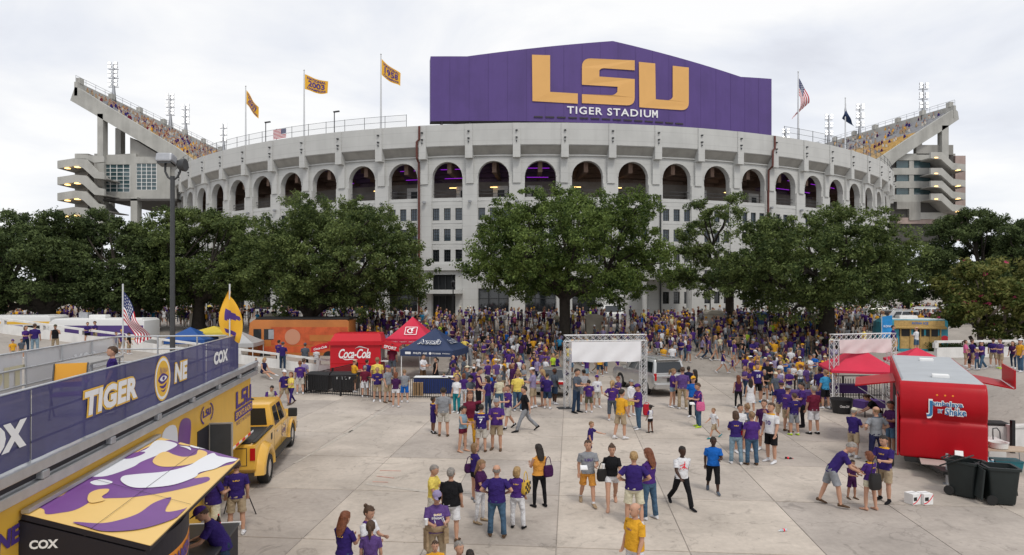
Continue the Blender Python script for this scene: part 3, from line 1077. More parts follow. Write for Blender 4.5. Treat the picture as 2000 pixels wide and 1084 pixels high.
def tower(x, y, zb, zt, label):
 t = thing('floodlight_tower', label, 'floodlight', (x, y, zb))
 h = zt - zb
 mb = MB().tube([(0, 0, -1.5), (0, 0, h)], [0.32, 0.16], 8)
 part('mast', mb, 'galvanised', t)
 mb = MB()
 for k in range(6):
  z0, z1 = -1.2 + k * h * 0.09, -1.2 + (k + 1) * h * 0.09
  w0, w1 = 0.55 - 0.06 * k, 0.55 - 0.06 * (k + 1)
  for sx in (-1, 1):
   mb.beam((sx * w0, 0, z0), (sx * w1, 0, z1), 0.08)
   mb.beam((sx * w0, 0, z0), (-sx * w1, 0, z1), 0.05)
 part('lattice_base', mb, 'grey_pole', t)
 for k in range(3):
  z = h * (0.38 + 0.24 * k)
  mb = MB().box((0, 0, z), (1.7, 0.12, 0.12))
  b = part('crossbar', mb, 'galvanised', t)
  for i in (-1, 1):
   for j in range(2):
    mb = MB().box((0.55 * i, -0.28, z + 0.38 + 0.62 * j), (0.56, 0.24, 0.42))
    ho = part('lamp_housing', mb, 'galvanised', t)
    part('lamp', MB().box((0.55 * i, -0.405, z + 0.38 + 0.62 * j), (0.44, 0.02, 0.30)), 'lamp_white', ho)
 return t
# left
LY = 105.0
lst = stand('concrete upper stand full of spectators, at left with a glazed block beneath', LY, (148, 172), (385, 322), 158.0,
   [(137, 196), (146, 170), (152, 171), (224, 216), (340, 285), (384, 318), (384, 336), (350, 314), (318, 303), (254, 265), (190, 227)], 1)
def pxbox(mb, u0, v0, u1, v1, Y, depth, m=0, front=0.0):
 a, b = at(u0, v1, Y), at(u1, v0, Y)
 mb.box(((a.x + b.x) / 2, Y + depth / 2 - front, (a.z + b.z) / 2), (b.x - a.x, depth, b.z - a.z), 0, m)
for (u0, u1, v0, v1, Y) in ((190, 201, 222, 306, LY), (225, 236, 250, 306, LY + 7), (255, 268, 385, 470, LY), (205, 216, 385, 470, LY + 10), (190, 203, 300, 470, LY + 0.5)):
 mb = MB(); pxbox(mb, u0, v0, u1, v1, Y, 1.3)
 part('column', mb, 'pale_concrete', lst)
mb = MB()
mb.prism(px_poly([(254, 268), (318, 306), (345, 322), (345, 388), (203, 388), (203, 303), (254, 300)], LY + 1.25), LY + 1.25, LY + 16, 'y')
part('building_block', mb, 'raw_concrete', lst, recalc=True)
for (u0, v0, u1, v1) in ((201, 302, 254, 321), (254, 300, 266, 388), (306, 306, 332, 388), (201, 375, 254, 388), (266, 371, 306, 388), (266, 306, 306, 319)):
 mb = MB(); pxbox(mb, u0, v0, u1, v1, LY + 0.95, 0.32)
 part('facing_panel', mb, 'pale_concrete', lst)
for (u0, v0, u1, v1, nc, nr) in ((202.5, 321, 253.5, 375, 4, 7), (266.5, 319, 305.5, 371, 4, 7)):
 for c in range(nc):
  for r in range(nr):
   du, dv = (u1 - u0) / nc, (v1 - v0) / nr
   mb = MB(); pxbox(mb, u0 + du * c + 0.5, v0 + dv * r + 0.5, u0 + du * (c + 1) - 0.5, v0 + dv * (r + 1) - 0.5, LY + 1.1, 0.1)
   part('pane', mb, 'teal_glass', lst)
 mb = MB()
 for c in range(nc + 1):
  u = u0 + (u1 - u0) * c / nc
  pxbox(mb, u - 0.5, v0, u + 0.5, v1, LY + 1.02, 0.22)
 for r in range(nr + 1):
  v = v0 + (v1 - v0) * r / nr
  pxbox(mb, u0, v - 0.45, u1, v + 0.45, LY + 1.04, 0.18)
 part('window_frame', mb, 'white_paint', lst)
mb = MB(); pxbox(mb, 201, 388, 345, 392, LY, 14)
part('floor_slab', mb, 'floor_dark', lst)
def ramps(parent, Y, levels, poly, back, strips, m='pale_concrete'):
 for k, dv in enumerate(levels):
  mb = MB()
  mb.prism(px_poly([(u, v + dv) for u, v in poly], Y), Y - 0.0, Y + 0.4, 'y')
  part('ramp_parapet', mb, m, parent, recalc=True)
  mb = MB()
  mb.prism(px_poly([(u, v + dv) for u, v in back], Y), Y + 0.4, Y + 6.5, 'y')
  part('ramp_deck', mb, 'raw_concrete', parent, recalc=True)
  for (u0, u1, v) in strips:
   mb = MB(); pxbox(mb, u0, v + dv, u1, v + dv + 1.5, Y - 0.1, 0.6)
   part('lamp', mb, 'lamp_warm', parent)
rt = thing('ramp_tower', 'zigzag concrete ramps at the far left of the stadium', 'ramp')
ramps(rt, LY - 3, (0, 32, 63, 95), [(112, 314), (145, 309), (168, 311), (190, 334), (204, 337), (204, 350), (184, 348), (162, 328), (146, 324), (112, 329)],
  [(112, 326), (145, 321), (168, 325), (186, 345), (204, 347), (204, 349), (184, 348), (162, 328), (146, 324), (112, 329)], ((145, 153, 325), (126, 133, 327.5)))
mb = MB(); pxbox(mb, 146, 300, 172, 470, LY + 1, 4)
part('core_wall', mb, 'raw_concrete', rt)
mb = MB(); mb.prism(px_poly([(146, 300), (170, 303), (203, 305), (203, 316), (184, 318), (168, 310), (146, 309)], LY - 2.4), LY - 2.4, LY - 1.9, 'y')
part('ramp_parapet', mb, 'pale_concrete', rt, recalc=True)
mb = MB(); pxbox(mb, 184, 300, 203, 470, LY + 1.0, 1)
part('core_wall', mb, 'raw_concrete', rt)
topL = at(148, 172, LY)
for (u, vt, name) in ((222, 126, 'tallest, standing nearest on the left stand'), (333, 186, 'second along the left stand'), (363, 207, 'third along the left stand'), (437, 243, 'farthest on the left stand, by the rim')):
 Yt = -topL.x * FPX / (1000 - u)
 tower(topL.x, Yt, topL.z + 0.8, at(u, vt, Yt).z, 'lit floodlight mast, ' + name)
# right
RY = 117.5
rst = stand('concrete upper stand with scattered spectators at right', RY, (1865, 217), (1708, 318), 152.0,
   [(1865, 212), (1871, 218), (1873, 233), (1839, 256), (1796, 283), (1754, 311), (1735, 330), (1690, 330), (1713, 312), (1786, 263)], -1, -0.27)
for (u0, u1, v0, v1, Y) in ((1840, 1853, 245, 330, RY), (1792, 1801, 278, 300, RY + 6)):
 mb = MB(); pxbox(mb, u0, v0, u1, v1, Y, 1.3)
 part('column', mb, 'pale_concrete', rst)
mb = MB(); mb.prism(px_poly([(1735, 318), (1760, 312), (1800, 300), (1862, 300), (1862, 470), (1735, 470)], RY + 1.4), RY + 1.4, RY + 14, 'y')
part('building_block', mb, 'floor_dark', rst, recalc=True)
for (u0, v0, u1, v1, k) in ((1750, 300, 1820, 313, 'pale_concrete'), (1735, 328, 1820, 341, 'pale_concrete'), (1735, 354, 1820, 367, 'pale_concrete'), (1735, 380, 1820, 394, 'pale_concrete'),
       (1752, 394, 1798, 408, 'raw_concrete'), (1776, 408, 1798, 430, 'raw_concrete'), (1798, 415, 1850, 428, 'pale_concrete'), (1790, 283, 1862, 302, 'raw_concrete')):
 mb = MB(); pxbox(mb, u0, v0, u1, v1, RY + 0.8, 0.58)
 part('facing_panel', mb, k, rst)
for v0, v1 in ((313, 328), (341, 354), (367, 380)):
 for (a, b) in ((1751, 1776), (1785, 1801), (1801, 1817)):
  mb = MB(); pxbox(mb, a, v0, b, v1, RY + 1.1, 0.1)
  part('pane', mb, 'teal_glass', rst)
 mb = MB(); pxbox(mb, 1776, v0, 1785, v1, RY + 0.9, 0.4)
 part('facing_panel', mb, 'pale_concrete', rst)
rt = thing('ramp_tower', 'zigzag concrete ramps at the far right of the stadium', 'ramp')
ramps(rt, RY - 2, (0, 31, 56, 81), [(1818, 297), (1840, 297), (1862, 318), (1886, 321), (1886, 334), (1860, 331), (1838, 311), (1818, 309)],
  [(1818, 307), (1840, 307), (1862, 329), (1886, 331), (1886, 334), (1860, 331), (1838, 311), (1818, 309)], ((1826, 1832, 307), (1870, 1876, 331)))
for (u0, v0, u1, v1, d, k) in ((1866, 304, 1886, 470, 1.5, 'pink_concrete'), (1838, 300, 1866, 470, 6, 'raw_concrete'), (1753, 425, 1830, 437, 1.0, 'pink_concrete'), (1776, 437, 1790, 470, 2, 'pink_concrete')):
 mb = MB(); pxbox(mb, u0, v0, u1, v1, RY + d, 0.9)
 part('core_wall', mb, k, rt)
topR = at(1865, 217, RY)
for (u, vt, name) in ((1803, 164, 'tallest, standing on the right stand'), (1679, 205, 'between the blue flag and the right stand'), (1618, 225, 'left of the small blue flag'), (1534, 253, 'lowest, glowing just above the rim')):
 kk = (u - 1000) / FPX
 yy = (topR.x + 0.27 * RY) / (kk + 0.27)
 xx = kk * yy
 zt = at(u, vt, yy).z
 tower(xx, yy, zt - 7.5, zt, 'lit floodlight mast, ' + name)
# ================================================================== trees
def leaf_mat(key, dark, light, tint=None):
 if key in MATS:
  return MATS[key]
 m = bpy.data.materials.new(key)
 m.use_nodes = True
 nt = m.node_tree
 b = nt.nodes['Principled BSDF']
 b.inputs['Roughness'].default_value = 0.55
 b.inputs['Specular IOR Level'].default_value = 0.12
 geo = nt.nodes.new('ShaderNodeNewGeometry')
 n1 = nt.nodes.new('ShaderNodeTexNoise')
 n1.inputs['Scale'].default_value = 0.45
 n1.inputs['Detail'].default_value = 4
 nt.links.new(geo.outputs['Position'], n1.inputs['Vector'])
 ri = nt.nodes.new('ShaderNodeMath'); ri.operation = 'MULTIPLY_ADD'
 ri.inputs[1].default_value = 0.45; ri.inputs[2].default_value = -0.22
 nt.links.new(geo.outputs['Random Per Island'], ri.inputs[0])
 ad = nt.nodes.new('ShaderNodeMath'); ad.operation = 'ADD'
 nt.links.new(n1.outputs[0], ad.inputs[0]); nt.links.new(ri.outputs[0], ad.inputs[1])
 rp = nt.nodes.new('ShaderNodeValToRGB')
 rp.color_ramp.elements[0].position = 0.3
 rp.color_ramp.elements[1].position = 0.75
 rp.color_ramp.elements[0].color = dark + (1,)
 rp.color_ramp.elements[1].color = light + (1,)
 nt.links.new(ad.outputs[0], rp.inputs[0])
 nt.links.new(rp.outputs[0], b.inputs['Base Color'])
 tr = nt.nodes.new('ShaderNodeBsdfTranslucent')
 nt.links.new(rp.outputs[0], tr.inputs[0])
 mx = nt.nodes.new('ShaderNodeMixShader')
 mx.inputs[0].default_value = 0.36
 nt.links.new(b.outputs[0], mx.inputs[1]); nt.links.new(tr.outputs[0], mx.inputs[2])
 nt.links.new(mx.outputs[0], nt.nodes['Material Output'].inputs[0])
 MATS[key] = m
 return m
leaf_mat('oak_dark', (0.034, 0.054, 0.022), (0.145, 0.19, 0.070))
leaf_mat('oak_mid', (0.036, 0.064, 0.016), (0.195, 0.262, 0.070))
leaf_mat('oak_olive', (0.042, 0.068, 0.022), (0.195, 0.245, 0.080))
leaf_mat('myrtle_leaf', (0.062, 0.095, 0.024), (0.25, 0.245, 0.075))
leaf_mat('hedge_leaf', (0.020, 0.038, 0.013), (0.060, 0.095, 0.032))
mat('bark', (0.040, 0.033, 0.026), 0.95, var=0.35, vs=3, bump=0.8, bs=7)
mat('bark_pale', (0.12, 0.095, 0.075), 0.9, var=0.3, vs=4, bump=0.4, bs=9)
mat('myrtle_flower', (0.55, 0.06, 0.16), 0.7)
def leaves_mesh(name, cent, rad, per, size, material, rng, flat=0.75, up=0.5):
 """Leaf-sized faces scattered through clumps. cent (n,3), rad (n,)."""
 n = len(cent)
 N = n * per
 c = np.repeat(cent, per, axis=0)
 r = np.repeat(rad, per)
 d = rng.normal(size=(N, 3))
 d /= np.linalg.norm(d, axis=1, keepdims=True)
 p = c + d * (r * rng.uniform(0.25, 1.0, N) ** 0.7)[:, None] * np.array([1, 1, flat])
 nrm = d * 0.8 + rng.normal(size=(N, 3)) * 0.7 + np.array([0, 0, up])
 nrm /= np.linalg.norm(nrm, axis=1, keepdims=True)
 a = np.cross(nrm, rng.normal(size=(N, 3)))
 a /= np.linalg.norm(a, axis=1, keepdims=True)
 b = np.cross(nrm, a)
 s = size * rng.uniform(0.6, 1.35, N)
 a *= s[:, None]
 b *= (s * 0.48)[:, None]
 V = np.empty((N, 4, 3))
 V[:, 0] = p - a
 V[:, 1] = p + b - nrm * (s * 0.12)[:, None]
 V[:, 2] = p + a
 V[:, 3] = p - b - nrm * (s * 0.12)[:, None]
 me = bpy.data.meshes.new(name)
 me.vertices.add(N * 4)
 me.vertices.foreach_set('co', V.reshape(-1))
 me.loops.add(N * 4)
 me.loops.foreach_set('vertex_index', np.arange(N * 4, dtype=np.int32))
 me.polygons.add(N)
 me.polygons.foreach_set('loop_start', np.arange(0, N * 4, 4, dtype=np.int32))
 me.polygons.foreach_set('loop_total', np.full(N, 4, dtype=np.int32))
 me.materials.append(MATS[material])
 me.update(calc_edges=True)
 me.validate()
 return me
def limb_path(rng, a, b, sag, n=7, wob=0.35):
 a, b = np.array(a, float), np.array(b, float)
 L = np.linalg.norm(b - a)
 out = []
 for k in range(n + 1):
  t = k / n
  p = a + (b - a) * t
  p[2] += sag * math.sin(math.pi * t)
  if 0 < k < n:
   p += rng.normal(size=3) * wob * L * 0.06
  out.append(tuple(p))
 return out
def oak(label, base, Rx, Ry, ztop, zbot, seed, leafm='oak_mid', trunk=0.55, fork=2.6, nlobe=26, clumps=24, per=80, leaf=0.118, offs=(0, 0), group=None, lobes_extra=(), name='oak_tree', low=0.0, trunks=1, bark='bark', lean=(0, 0)):
 rng = np.random.default_rng(seed)
 x, y = base
 z = gz(x, y)
 t = thing(name, label, 'tree', (x, y, z), 0, group)
 top, bot = ztop - z, zbot - z
 cz = bot + (top - bot) * 0.36
 H = top - cz
 lob = []
 tries = 0
 while len(lob) < nlobe and tries < 4000:
  tries += 1
  ph, ct = rng.uniform(0, 2 * math.pi), rng.uniform(-0.95, 1.0)
  st = math.sqrt(max(0, 1 - ct * ct)) ** 0.8
  rr = rng.uniform(0.55, 0.86)
  p = np.array([offs[0] + Rx * rr * st * math.cos(ph), offs[1] + Ry * rr * st * math.sin(ph), cz + (H * rr * ct if ct > 0 else (cz - bot) * rr * ct)])
  lr = rng.uniform(0.22, 0.34) * min(Rx, Ry, 7.5) * (1.1 - 0.25 * max(ct, 0))
  if all(np.linalg.norm((p - q[0]) * np.array([1, 1, 1.3])) > 0.50 * (lr + q[1]) for q in lob):
   lob.append((p, lr))
 for (dx, dy, dz, lr) in lobes_extra:
  lob.append((np.array([dx, dy, dz - z]), lr))
 cent, rad = [], []
 for p, lr in lob:
  m = max(8, int(clumps * (lr / (0.28 * min(Rx, Ry, 7.5))) ** 1.4))
  d = rng.normal(size=(m, 3))
  d[:, 2] += 0.25
  d /= np.linalg.norm(d, axis=1, keepdims=True)
  q = p + d * (lr * rng.uniform(0.45, 1.08, m))[:, None] * np.array([1.05, 1.05, 0.62])
  cent.append(q)
  rad.append(rng.uniform(0.34, 0.92, m) * (0.66 + 0.1 * lr))
 cent = np.concatenate(cent); rad = np.concatenate(rad)
 crown = obj('crown', leaves_mesh('crown', cent, rad, per, leaf, leafm, rng), t)
 mb = MB()
 forks = []
 for q in range(trunks):
  a = 2 * math.pi * q / max(1, trunks) + 0.6
  sp = 0.0 if trunks == 1 else 0.35
  f = (lean[0] + sp * 3 * math.cos(a), lean[1] + sp * 3 * math.sin(a), fork)
  forks.append(f)
  b0 = (sp * math.cos(a), sp * math.sin(a), -0.3)
  tr = trunk * (1 if trunks == 1 else 0.6)
  pts = [b0, (b0[0], b0[1], 0.35), (b0[0] * 0.7 + f[0] * 0.3, b0[1] * 0.7 + f[1] * 0.3, fork * 0.55), f]
  mb.tube(pts, [tr * 1.5, tr * 1.1, tr * 0.92, tr * 0.95], 12)
 part('trunk', mb, bark, t, 60)
 order = sorted(range(len(lob)), key=lambda k: -lob[k][1])
 main = order[:9]
 for k in main:
  p, lr = lob[k]
  f = forks[k % len(forks)]
  mb = MB()
  path = limb_path(rng, f, p + np.array([0, 0, -lr * 0.2]), 0.08 * np.linalg.norm(p - np.array(f)))
  path = [tuple(np.array(f) - np.array([0, 0, 0.35]))] + path[1:]
  r0 = trunk * 0.55
  mb.tube(path, [r0 * (1 - 0.85 * i / (len(path) - 1)) + 0.03 for i in range(len(path))], 8)
  for other in order[9:]:
   if rng.random() < 0.8 and min(main, key=lambda kk: np.linalg.norm(lob[kk][0] - lob[other][0])) == k:
    s = path[len(path) // 2]
    sub = limb_path(rng, s, lob[other][0], 0.2, 5)
    mb.tube(sub, [r0 * 0.42 * (1 - 0.8 * i / 5) + 0.02 for i in range(6)], 6)
  part('limb', mb, bark, t, 60)
 return t
def oak_px(label, u0, u1, vtop, vbot, ub, Y, seed, **kw):
 x0, x1 = at(u0, 500, Y).x, at(u1, 500, Y).x
 xb = at(ub, 500, Y).x
 zt, zb = at(1000, vtop, Y).z, at(1000, vbot, Y).z
 Rx = (x1 - x0) / 2
 return oak(label, (xb, Y), Rx * 0.98, kw.pop('Ry', Rx * 0.8), zt, zb, seed, offs=((x0 + x1) / 2 - xb, 0), **kw)
oak_px('large live oak in front of the middle arches, its trunk beside the white truss gate', 882, 1350, 354, 592, 1103, 55.5, 11, leafm='oak_mid', trunk=0.48, fork=4.2, nlobe=54)
oak_px('broad dark live oak behind the orange food truck', 455, 855, 380, 612, 605, 58.0, 12, leafm='oak_olive', trunk=0.62, fork=2.0, nlobe=62)
oak_px('live oak at left behind the tall grey lamp post', 260, 560, 386, 616, 388, 62.0, 13, leafm='oak_olive', trunk=0.55, fork=2.4, nlobe=54)
oak_px('dark live oak at left above the white and purple motor home', 85, 345, 392, 620, 262, 60.0, 14, leafm='oak_dark', trunk=0.55, fork=2.6, nlobe=46)
oak_px('dark live oak at the left edge of the picture', -90, 200, 394, 622, 92, 57.0, 15, leafm='oak_dark', trunk=0.7, fork=2.6, nlobe=46)
oak_px('big live oak with a thick trunk behind the red canopy', 1375, 1800, 396, 612, 1615, 54.5, 16, leafm='oak_olive', trunk=0.62, fork=3.9, nlobe=50)
oak_px('open crowned live oak close to the stadium wall, left of the thick trunk', 1275, 1575, 356, 600, 1425, 67.0, 17, leafm='oak_olive', trunk=0.45, fork=3.6, nlobe=20, clumps=20, Ry=5)
oak_px('dark oak beside the right ramp tower', 1690, 1850, 455, 600, 1770, 76.0, 18, leafm='oak_dark', trunk=0.4, nlobe=20, clumps=20)
oak_px('tall dark oak at the right behind the crape myrtle', 1795, 2000, 384, 612, 1880, 72.0, 19, leafm='oak_dark', trunk=0.5, nlobe=56)
oak_px('dark oak cut by the right edge of the picture', 1930, 2120, 396, 610, 2040, 66.0, 20, leafm='oak_dark', trunk=0.5, nlobe=46)
mt = oak_px('crape myrtle with pink blossoms beside the ice truck', 1815, 2100, 482, 660, 1925, 50.0, 21, name='crape_myrtle', leafm='myrtle_leaf', trunk=0.22, fork=2.2, nlobe=34, clumps=22, trunks=4, bark='bark_pale', Ry=3.6, leaf=0.14, per=60)
_rng = np.random.default_rng(5)
_cr = [c for c in mt.children if c.name.startswith('crown')][0]
_n = len(_cr.data.vertices)
_pk = []
for k in _rng.integers(0, _n, 2200):
 co = _cr.data.vertices[int(k)].co
 if co.y < 1.2 and co.z > 3.0:
  _pk.append(co.copy())
 if len(_pk) > 70:
  break
_c = np.array([tuple(p) for p in _pk])
_c[:, 1] -= 0.15
obj('blossom', leaves_mesh('blossom', _c, np.full(len(_c), 0.16), 14, 0.085, 'myrtle_flower', _rng), mt)
# clipped hedges at the right, one object each
for (u, v, w, h, lab) in ((1850, 690, 2.6, 1.8, 'clipped green hedge beside the ice truck'), (1962, 682, 3.4, 1.7, 'clipped green hedge under the crape myrtle, cut by the right edge')):
 p = gat(u, v)
 rng = np.random.default_rng(int(u))
 x_ = at(u, v, 49.5).x
 t = thing('hedge', lab, 'hedge', (x_, 49.5, gz(x_, 49.5)))
 n = 150
 c = np.stack([rng.uniform(-w / 2, w / 2, n), rng.uniform(-0.7, 0.7, n), rng.uniform(0.1, h, n)], 1)
 obj('foliage', leaves_mesh('foliage', c, np.full(n, 0.3), 40, 0.07, 'hedge_leaf', rng), t)
 part('stem', MB().tube([(0, 0, -0.2), (0.05, 0, h * 0.6)], [0.06, 0.03], 6), 'bark', t)
# far tree belts that close the view at both sides
def belt(label, x0, x1, y, zt, seed):
 rng = np.random.default_rng(seed)
 n = 300
 c = np.stack([rng.uniform(x0, x1, n), y + rng.uniform(-4, 4, n), np.zeros(n)], 1)
 for k in range(n):
  hh = zt * (0.72 + 0.28 * math.sin(c[k, 0] * 0.35 + seed) * math.sin(c[k, 0] * 0.13))
  c[k, 2] = rng.uniform(3.5, hh)
 o = obj('distant_trees', leaves_mesh('distant_trees', c, rng.uniform(1.0, 1.8, n), 60, 0.34, 'oak_dark', rng))
 o['kind'] = 'stuff'
 o['label'] = label
 o['category'] = 'trees'
belt('dark belt of far trees at left', -150, -62, 98, 15, 3)
belt('dark belt of far trees at right', 80, 150, 96, 14, 4)
# ================================================================== radio trailer with roof deck (left foreground)
grime_mat('trailer_gold', (0.72, 0.42, 0.055), 0.4, 0.10, 0.8, 0.0)
mat('awning_gold', (0.80, 0.53, 0.17), 0.35, var=0.05, vs=1.0)
mat('awning_purple', (0.17, 0.055, 0.25), 0.35, var=0.15, vs=1.0)
mat('awning_white', (0.76, 0.77, 0.80), 0.35)
mat('deck_board', (0.30, 0.29, 0.28), 0.8, var=0.2)
mat('banner_navy', (0.060, 0.058, 0.165), 0.75, var=0.25, vs=0.7, alpha=0.90)
mat('banner_pale', (0.60, 0.60, 0.62), 0.8, var=0.06, vs=1, alpha=0.80)
mat('pale_gold_print', (0.62, 0.56, 0.38), 0.8)
mat('pale_white_print', (0.72, 0.72, 0.72), 0.8)
mat('panel_dark', (0.016, 0.014, 0.020), 0.6)
mat('orange_print', (0.72, 0.25, 0.02), 0.6)
mat('brown_table', (0.20, 0.16, 0.12), 0.7)
TRZ = math.atan2(0.146, 1)
TR0 = Vector((-8.07, 20.8, 0))
TRM = Matrix.Translation(TR0) @ Matrix.Rotation(TRZ, 4, 'Z')
TRI = TRM.inverted()
TR = thing('broadcast_trailer', 'yellow and purple radio trailer with a bannered roof deck and folded-out awning', 'trailer', TR0, TRZ)
mb = MB()
mb.box((-1.5, -9.2, 2.42), (3.0, 17.6, 1.80))
mb.box((-1.5, -11.2, 1.02), (2.96, 13.6, 1.06))
part('body', mb, 'trailer_gold', TR, None, 0.02)
mb = MB().box((-1.5, -10.0, 3.66), (3.1, 16.0, 0.06))
part('roof_deck', mb, 'deck_board', TR)
for (x, z, h, w) in ((0.07, 3.42, 0.14, 0.10), (0.05, 3.68, 0.14, 0.14), (-0.04, 3.5, 0.32, 0.16)):
 mb = MB().box((x, -9.0, z), (w, 18.06, h))
 part('gutter_rail', mb, 'aluminium', TR, None, 0.012)
mb = MB()
for k in range(9):
 mb.box((0.045, -1.0 - 2.0 * k, 3.55), (0.012, 1.8, 0.07))
part('gutter_slot', mb, 'panel_dark', TR)
for k in range(9):
 mb = MB().box((0.09, -0.1 - 2.0 * k, 3.55), (0.10, 0.16, 0.10))
 part('latch', mb, 'galvanised', TR, None, 0.01)
# railings: near side, far side, front
rp = MB().tube([(0, 0, 3.68), (0, 0, 4.70)], 0.024, 8).mesh('rail_post', ['aluminium'], 60)
FE = -2.1
for x in (0.0, -3.1):
 y = FE
 while y > -18:
  obj('rail_post', rp, TR, (x, y, 0))
  y -= 1.45
for x in (-1.03, -2.06):
 obj('rail_post', rp, TR, (x, FE, 0))
mb = MB()
for z in (4.0, 4.35, 4.70):
 mb.tube([(0.0, -18, z), (0.0, FE, z)], 0.022, 8)
part('handrail', mb, 'aluminium', TR, 60)
mb = MB()
for z in (4.0, 4.35, 4.70):
 mb.tube([(-3.1, -18, z), (-3.1, FE, z)], 0.022, 8)
part('handrail', mb, 'aluminium', TR, 60)
mb = MB()
for z in (4.0, 4.35, 4.70):
 mb.tube([(0, FE, z), (-3.1, FE, z)], 0.022, 8)
part('handrail', mb, 'aluminium', TR, 60)
# braces of the deck railing, seen through the banner
mb = MB()
for k in range(6):
 y = -3.5 - 2.2 * k
 mb.tube([(-0.04, y, 4.35), (-0.35, y, 3.70)], 0.012, 6)
 mb.tube([(-0.04, y, 4.0), (-0.35, y - 0.5, 3.70)], 0.012, 6)
part('brace', mb, 'aluminium', TR)
# near banners: separate lengths of printed mesh
def sheet(mb, F, w, h, nx, wob, m=0):
 v = [F(-w / 2 + w * i / nx, (-h / 2, h / 2)[j], wob * math.sin(i * 1.9 + j)) for j in (0, 1) for i in range(nx + 1)]
 mb.add(v, [(i, i + 1, nx + 2 + i, nx + 1 + i) for i in range(nx)], m)
for (y0, y1) in ((-2.05, -4.95), (-4.98, -12.28), (-12.32, -18.0)):
 mb = MB()
 sheet(mb, frame((0.045, (y0 + y1) / 2, 4.24), (0, 1, 0), (0, 0, 1)), abs(y0 - y1), 0.93, 30, 0.008)
 part('banner', mb, 'banner_navy', TR, 180)
mb = MB()
v = []
for a in np.linspace(0, math.pi / 2, 7):
 for z in (3.78, 4.69):
  v.append((0.045 - 0.35 + 0.35 * math.cos(a), -2.05 + 0.35 * math.sin(a), z))
mb.add(v, [(2 * k, 2 * k + 2, 2 * k + 3, 2 * k + 1) for k in range(6)])
part('banner', mb, 'banner_navy', TR, 180)
BF = lambda y, z: frame((0.058, y, z), (0, 1, 0), (0, 0, 1))
def outlined(y, z, s, w, h, fill, edge, bold=0.03, shear=0.0, parent=TR, F=None):
 F = F or BF(y, z)
 mb = MB(); lettering(mb, F, s, 1, 0, 0.0, bold + 0.045, shear, 1.05, w * 1.03, h * 1.10)
 part('lettering', mb, edge, parent)
 mb = MB(); lettering(mb, F, s, 1, 0, 0.006, bold, shear, 1.05, w * 0.98, h * 0.96)
 part('lettering', mb, fill, parent)
outlined(-9.95, 4.26, 'TIGER', 1.95, 0.40, 'print_white', 'print_gold', 0.05, 0.1)
outlined(-6.72, 4.26, 'NE', 0.80, 0.40, 'print_white', 'print_gold', 0.05, 0.1)
mb = MB(); lettering(mb, BF(-3.75, 4.27), 'COX', 1, 0, 0.0, 0.06, 0.05, 1.0, 1.25, 0.32)
part('lettering', mb, 'print_white', TR)
mb = MB(); lettering(mb, BF(-13.05, 4.18), 'COX', 1, 0, 0.0, 0.06, 0.05, 1.0, 1.3, 0.36)
part('lettering', mb, 'print_white', TR)
def tiger_disc(mb, F, r):
 """Round gold emblem with a pale ring and a purple eye of curved strokes."""
 circ = lambda q, o, m: shape(mb, F, [(q * math.cos(a), q * 1.05 * math.sin(a)) for a in np.linspace(0, 2 * math.pi, 29)[:-1]], m, o)
 circ(r, 0.0, 0); circ(r * 0.93, 0.002, 1); circ(r * 0.80, 0.004, 0)
 B = lambda pts, m, o: shape(mb, F, blob([(x * r, y * r) for x, y in pts], 4), m, o)
 B([(-0.62, 0.0), (-0.30, 0.20), (0.10, 0.24), (0.60, 0.06), (0.62, -0.04), (0.25, -0.20), (-0.15, -0.24), (-0.45, -0.14)], 2, 0.006)
 B([(-0.42, 0.0), (-0.10, 0.12), (0.25, 0.10), (0.48, 0.0), (0.20, -0.10), (-0.15, -0.12)], 1, 0.008)
 B([(-0.10, 0.06), (0.10, 0.09), (0.20, 0.0), (0.08, -0.08), (-0.08, -0.05)], 2, 0.010)
 for k in range(6):
  x = -0.42 + 0.17 * k
  B([(x, 0.24 + 0.05 * (k % 2)), (x + 0.06, 0.26), (x + 0.13, 0.55 - 0.02 * k), (x + 0.07, 0.50 - 0.02 * k)], 2, 0.006)
 B([(-0.45, -0.30), (0.0, -0.34), (0.45, -0.24), (0.30, -0.42), (-0.10, -0.46)], 2, 0.006)
 B([(-0.30, -0.52), (0.05, -0.56), (0.35, -0.48), (0.10, -0.64)], 2, 0.006)
mb = MB(); tiger_disc(mb, BF(-7.75, 4.24), 0.42)
part('emblem', mb, ['print_gold', 'print_white', 'print_purple'], TR)
# far banners, the print showing faintly from behind
for (y0, y1) in ((-2.1, -6.4), (-6.5, -12.0), (-12.05, -18.0)):
 mb = MB()
 sheet(mb, frame((-3.15, (y0 + y1) / 2, 4.2), (0, 1, 0), (0, 0, 1)), abs(y0 - y1), 0.95, 20, 0.01)
 part('banner', mb, 'banner_pale', TR, 180)
FB = lambda y, z: (lambda x, q, n=0.0: Vector((-3.135 + n, y - x, z + q)))
for (s, y, w) in (('TIGER', -7.6, 2.4), ('COX', -3.8, 1.2)):
 mb = MB(); lettering(mb, FB(y, 4.22), s, 1, 0, 0.0, 0.05, 0, 1.05, w, 0.42)
 part('lettering', mb, 'pale_gold_print' if s == 'TIGER' else 'pale_white_print', TR)
mb = MB(); shape(mb, FB(-10.6, 4.2), [(0.45 * math.cos(a), 0.43 * math.sin(a)) for a in np.linspace(0, 2 * math.pi, 25)[:-1]])
part('emblem', mb, 'pale_gold_print', TR)
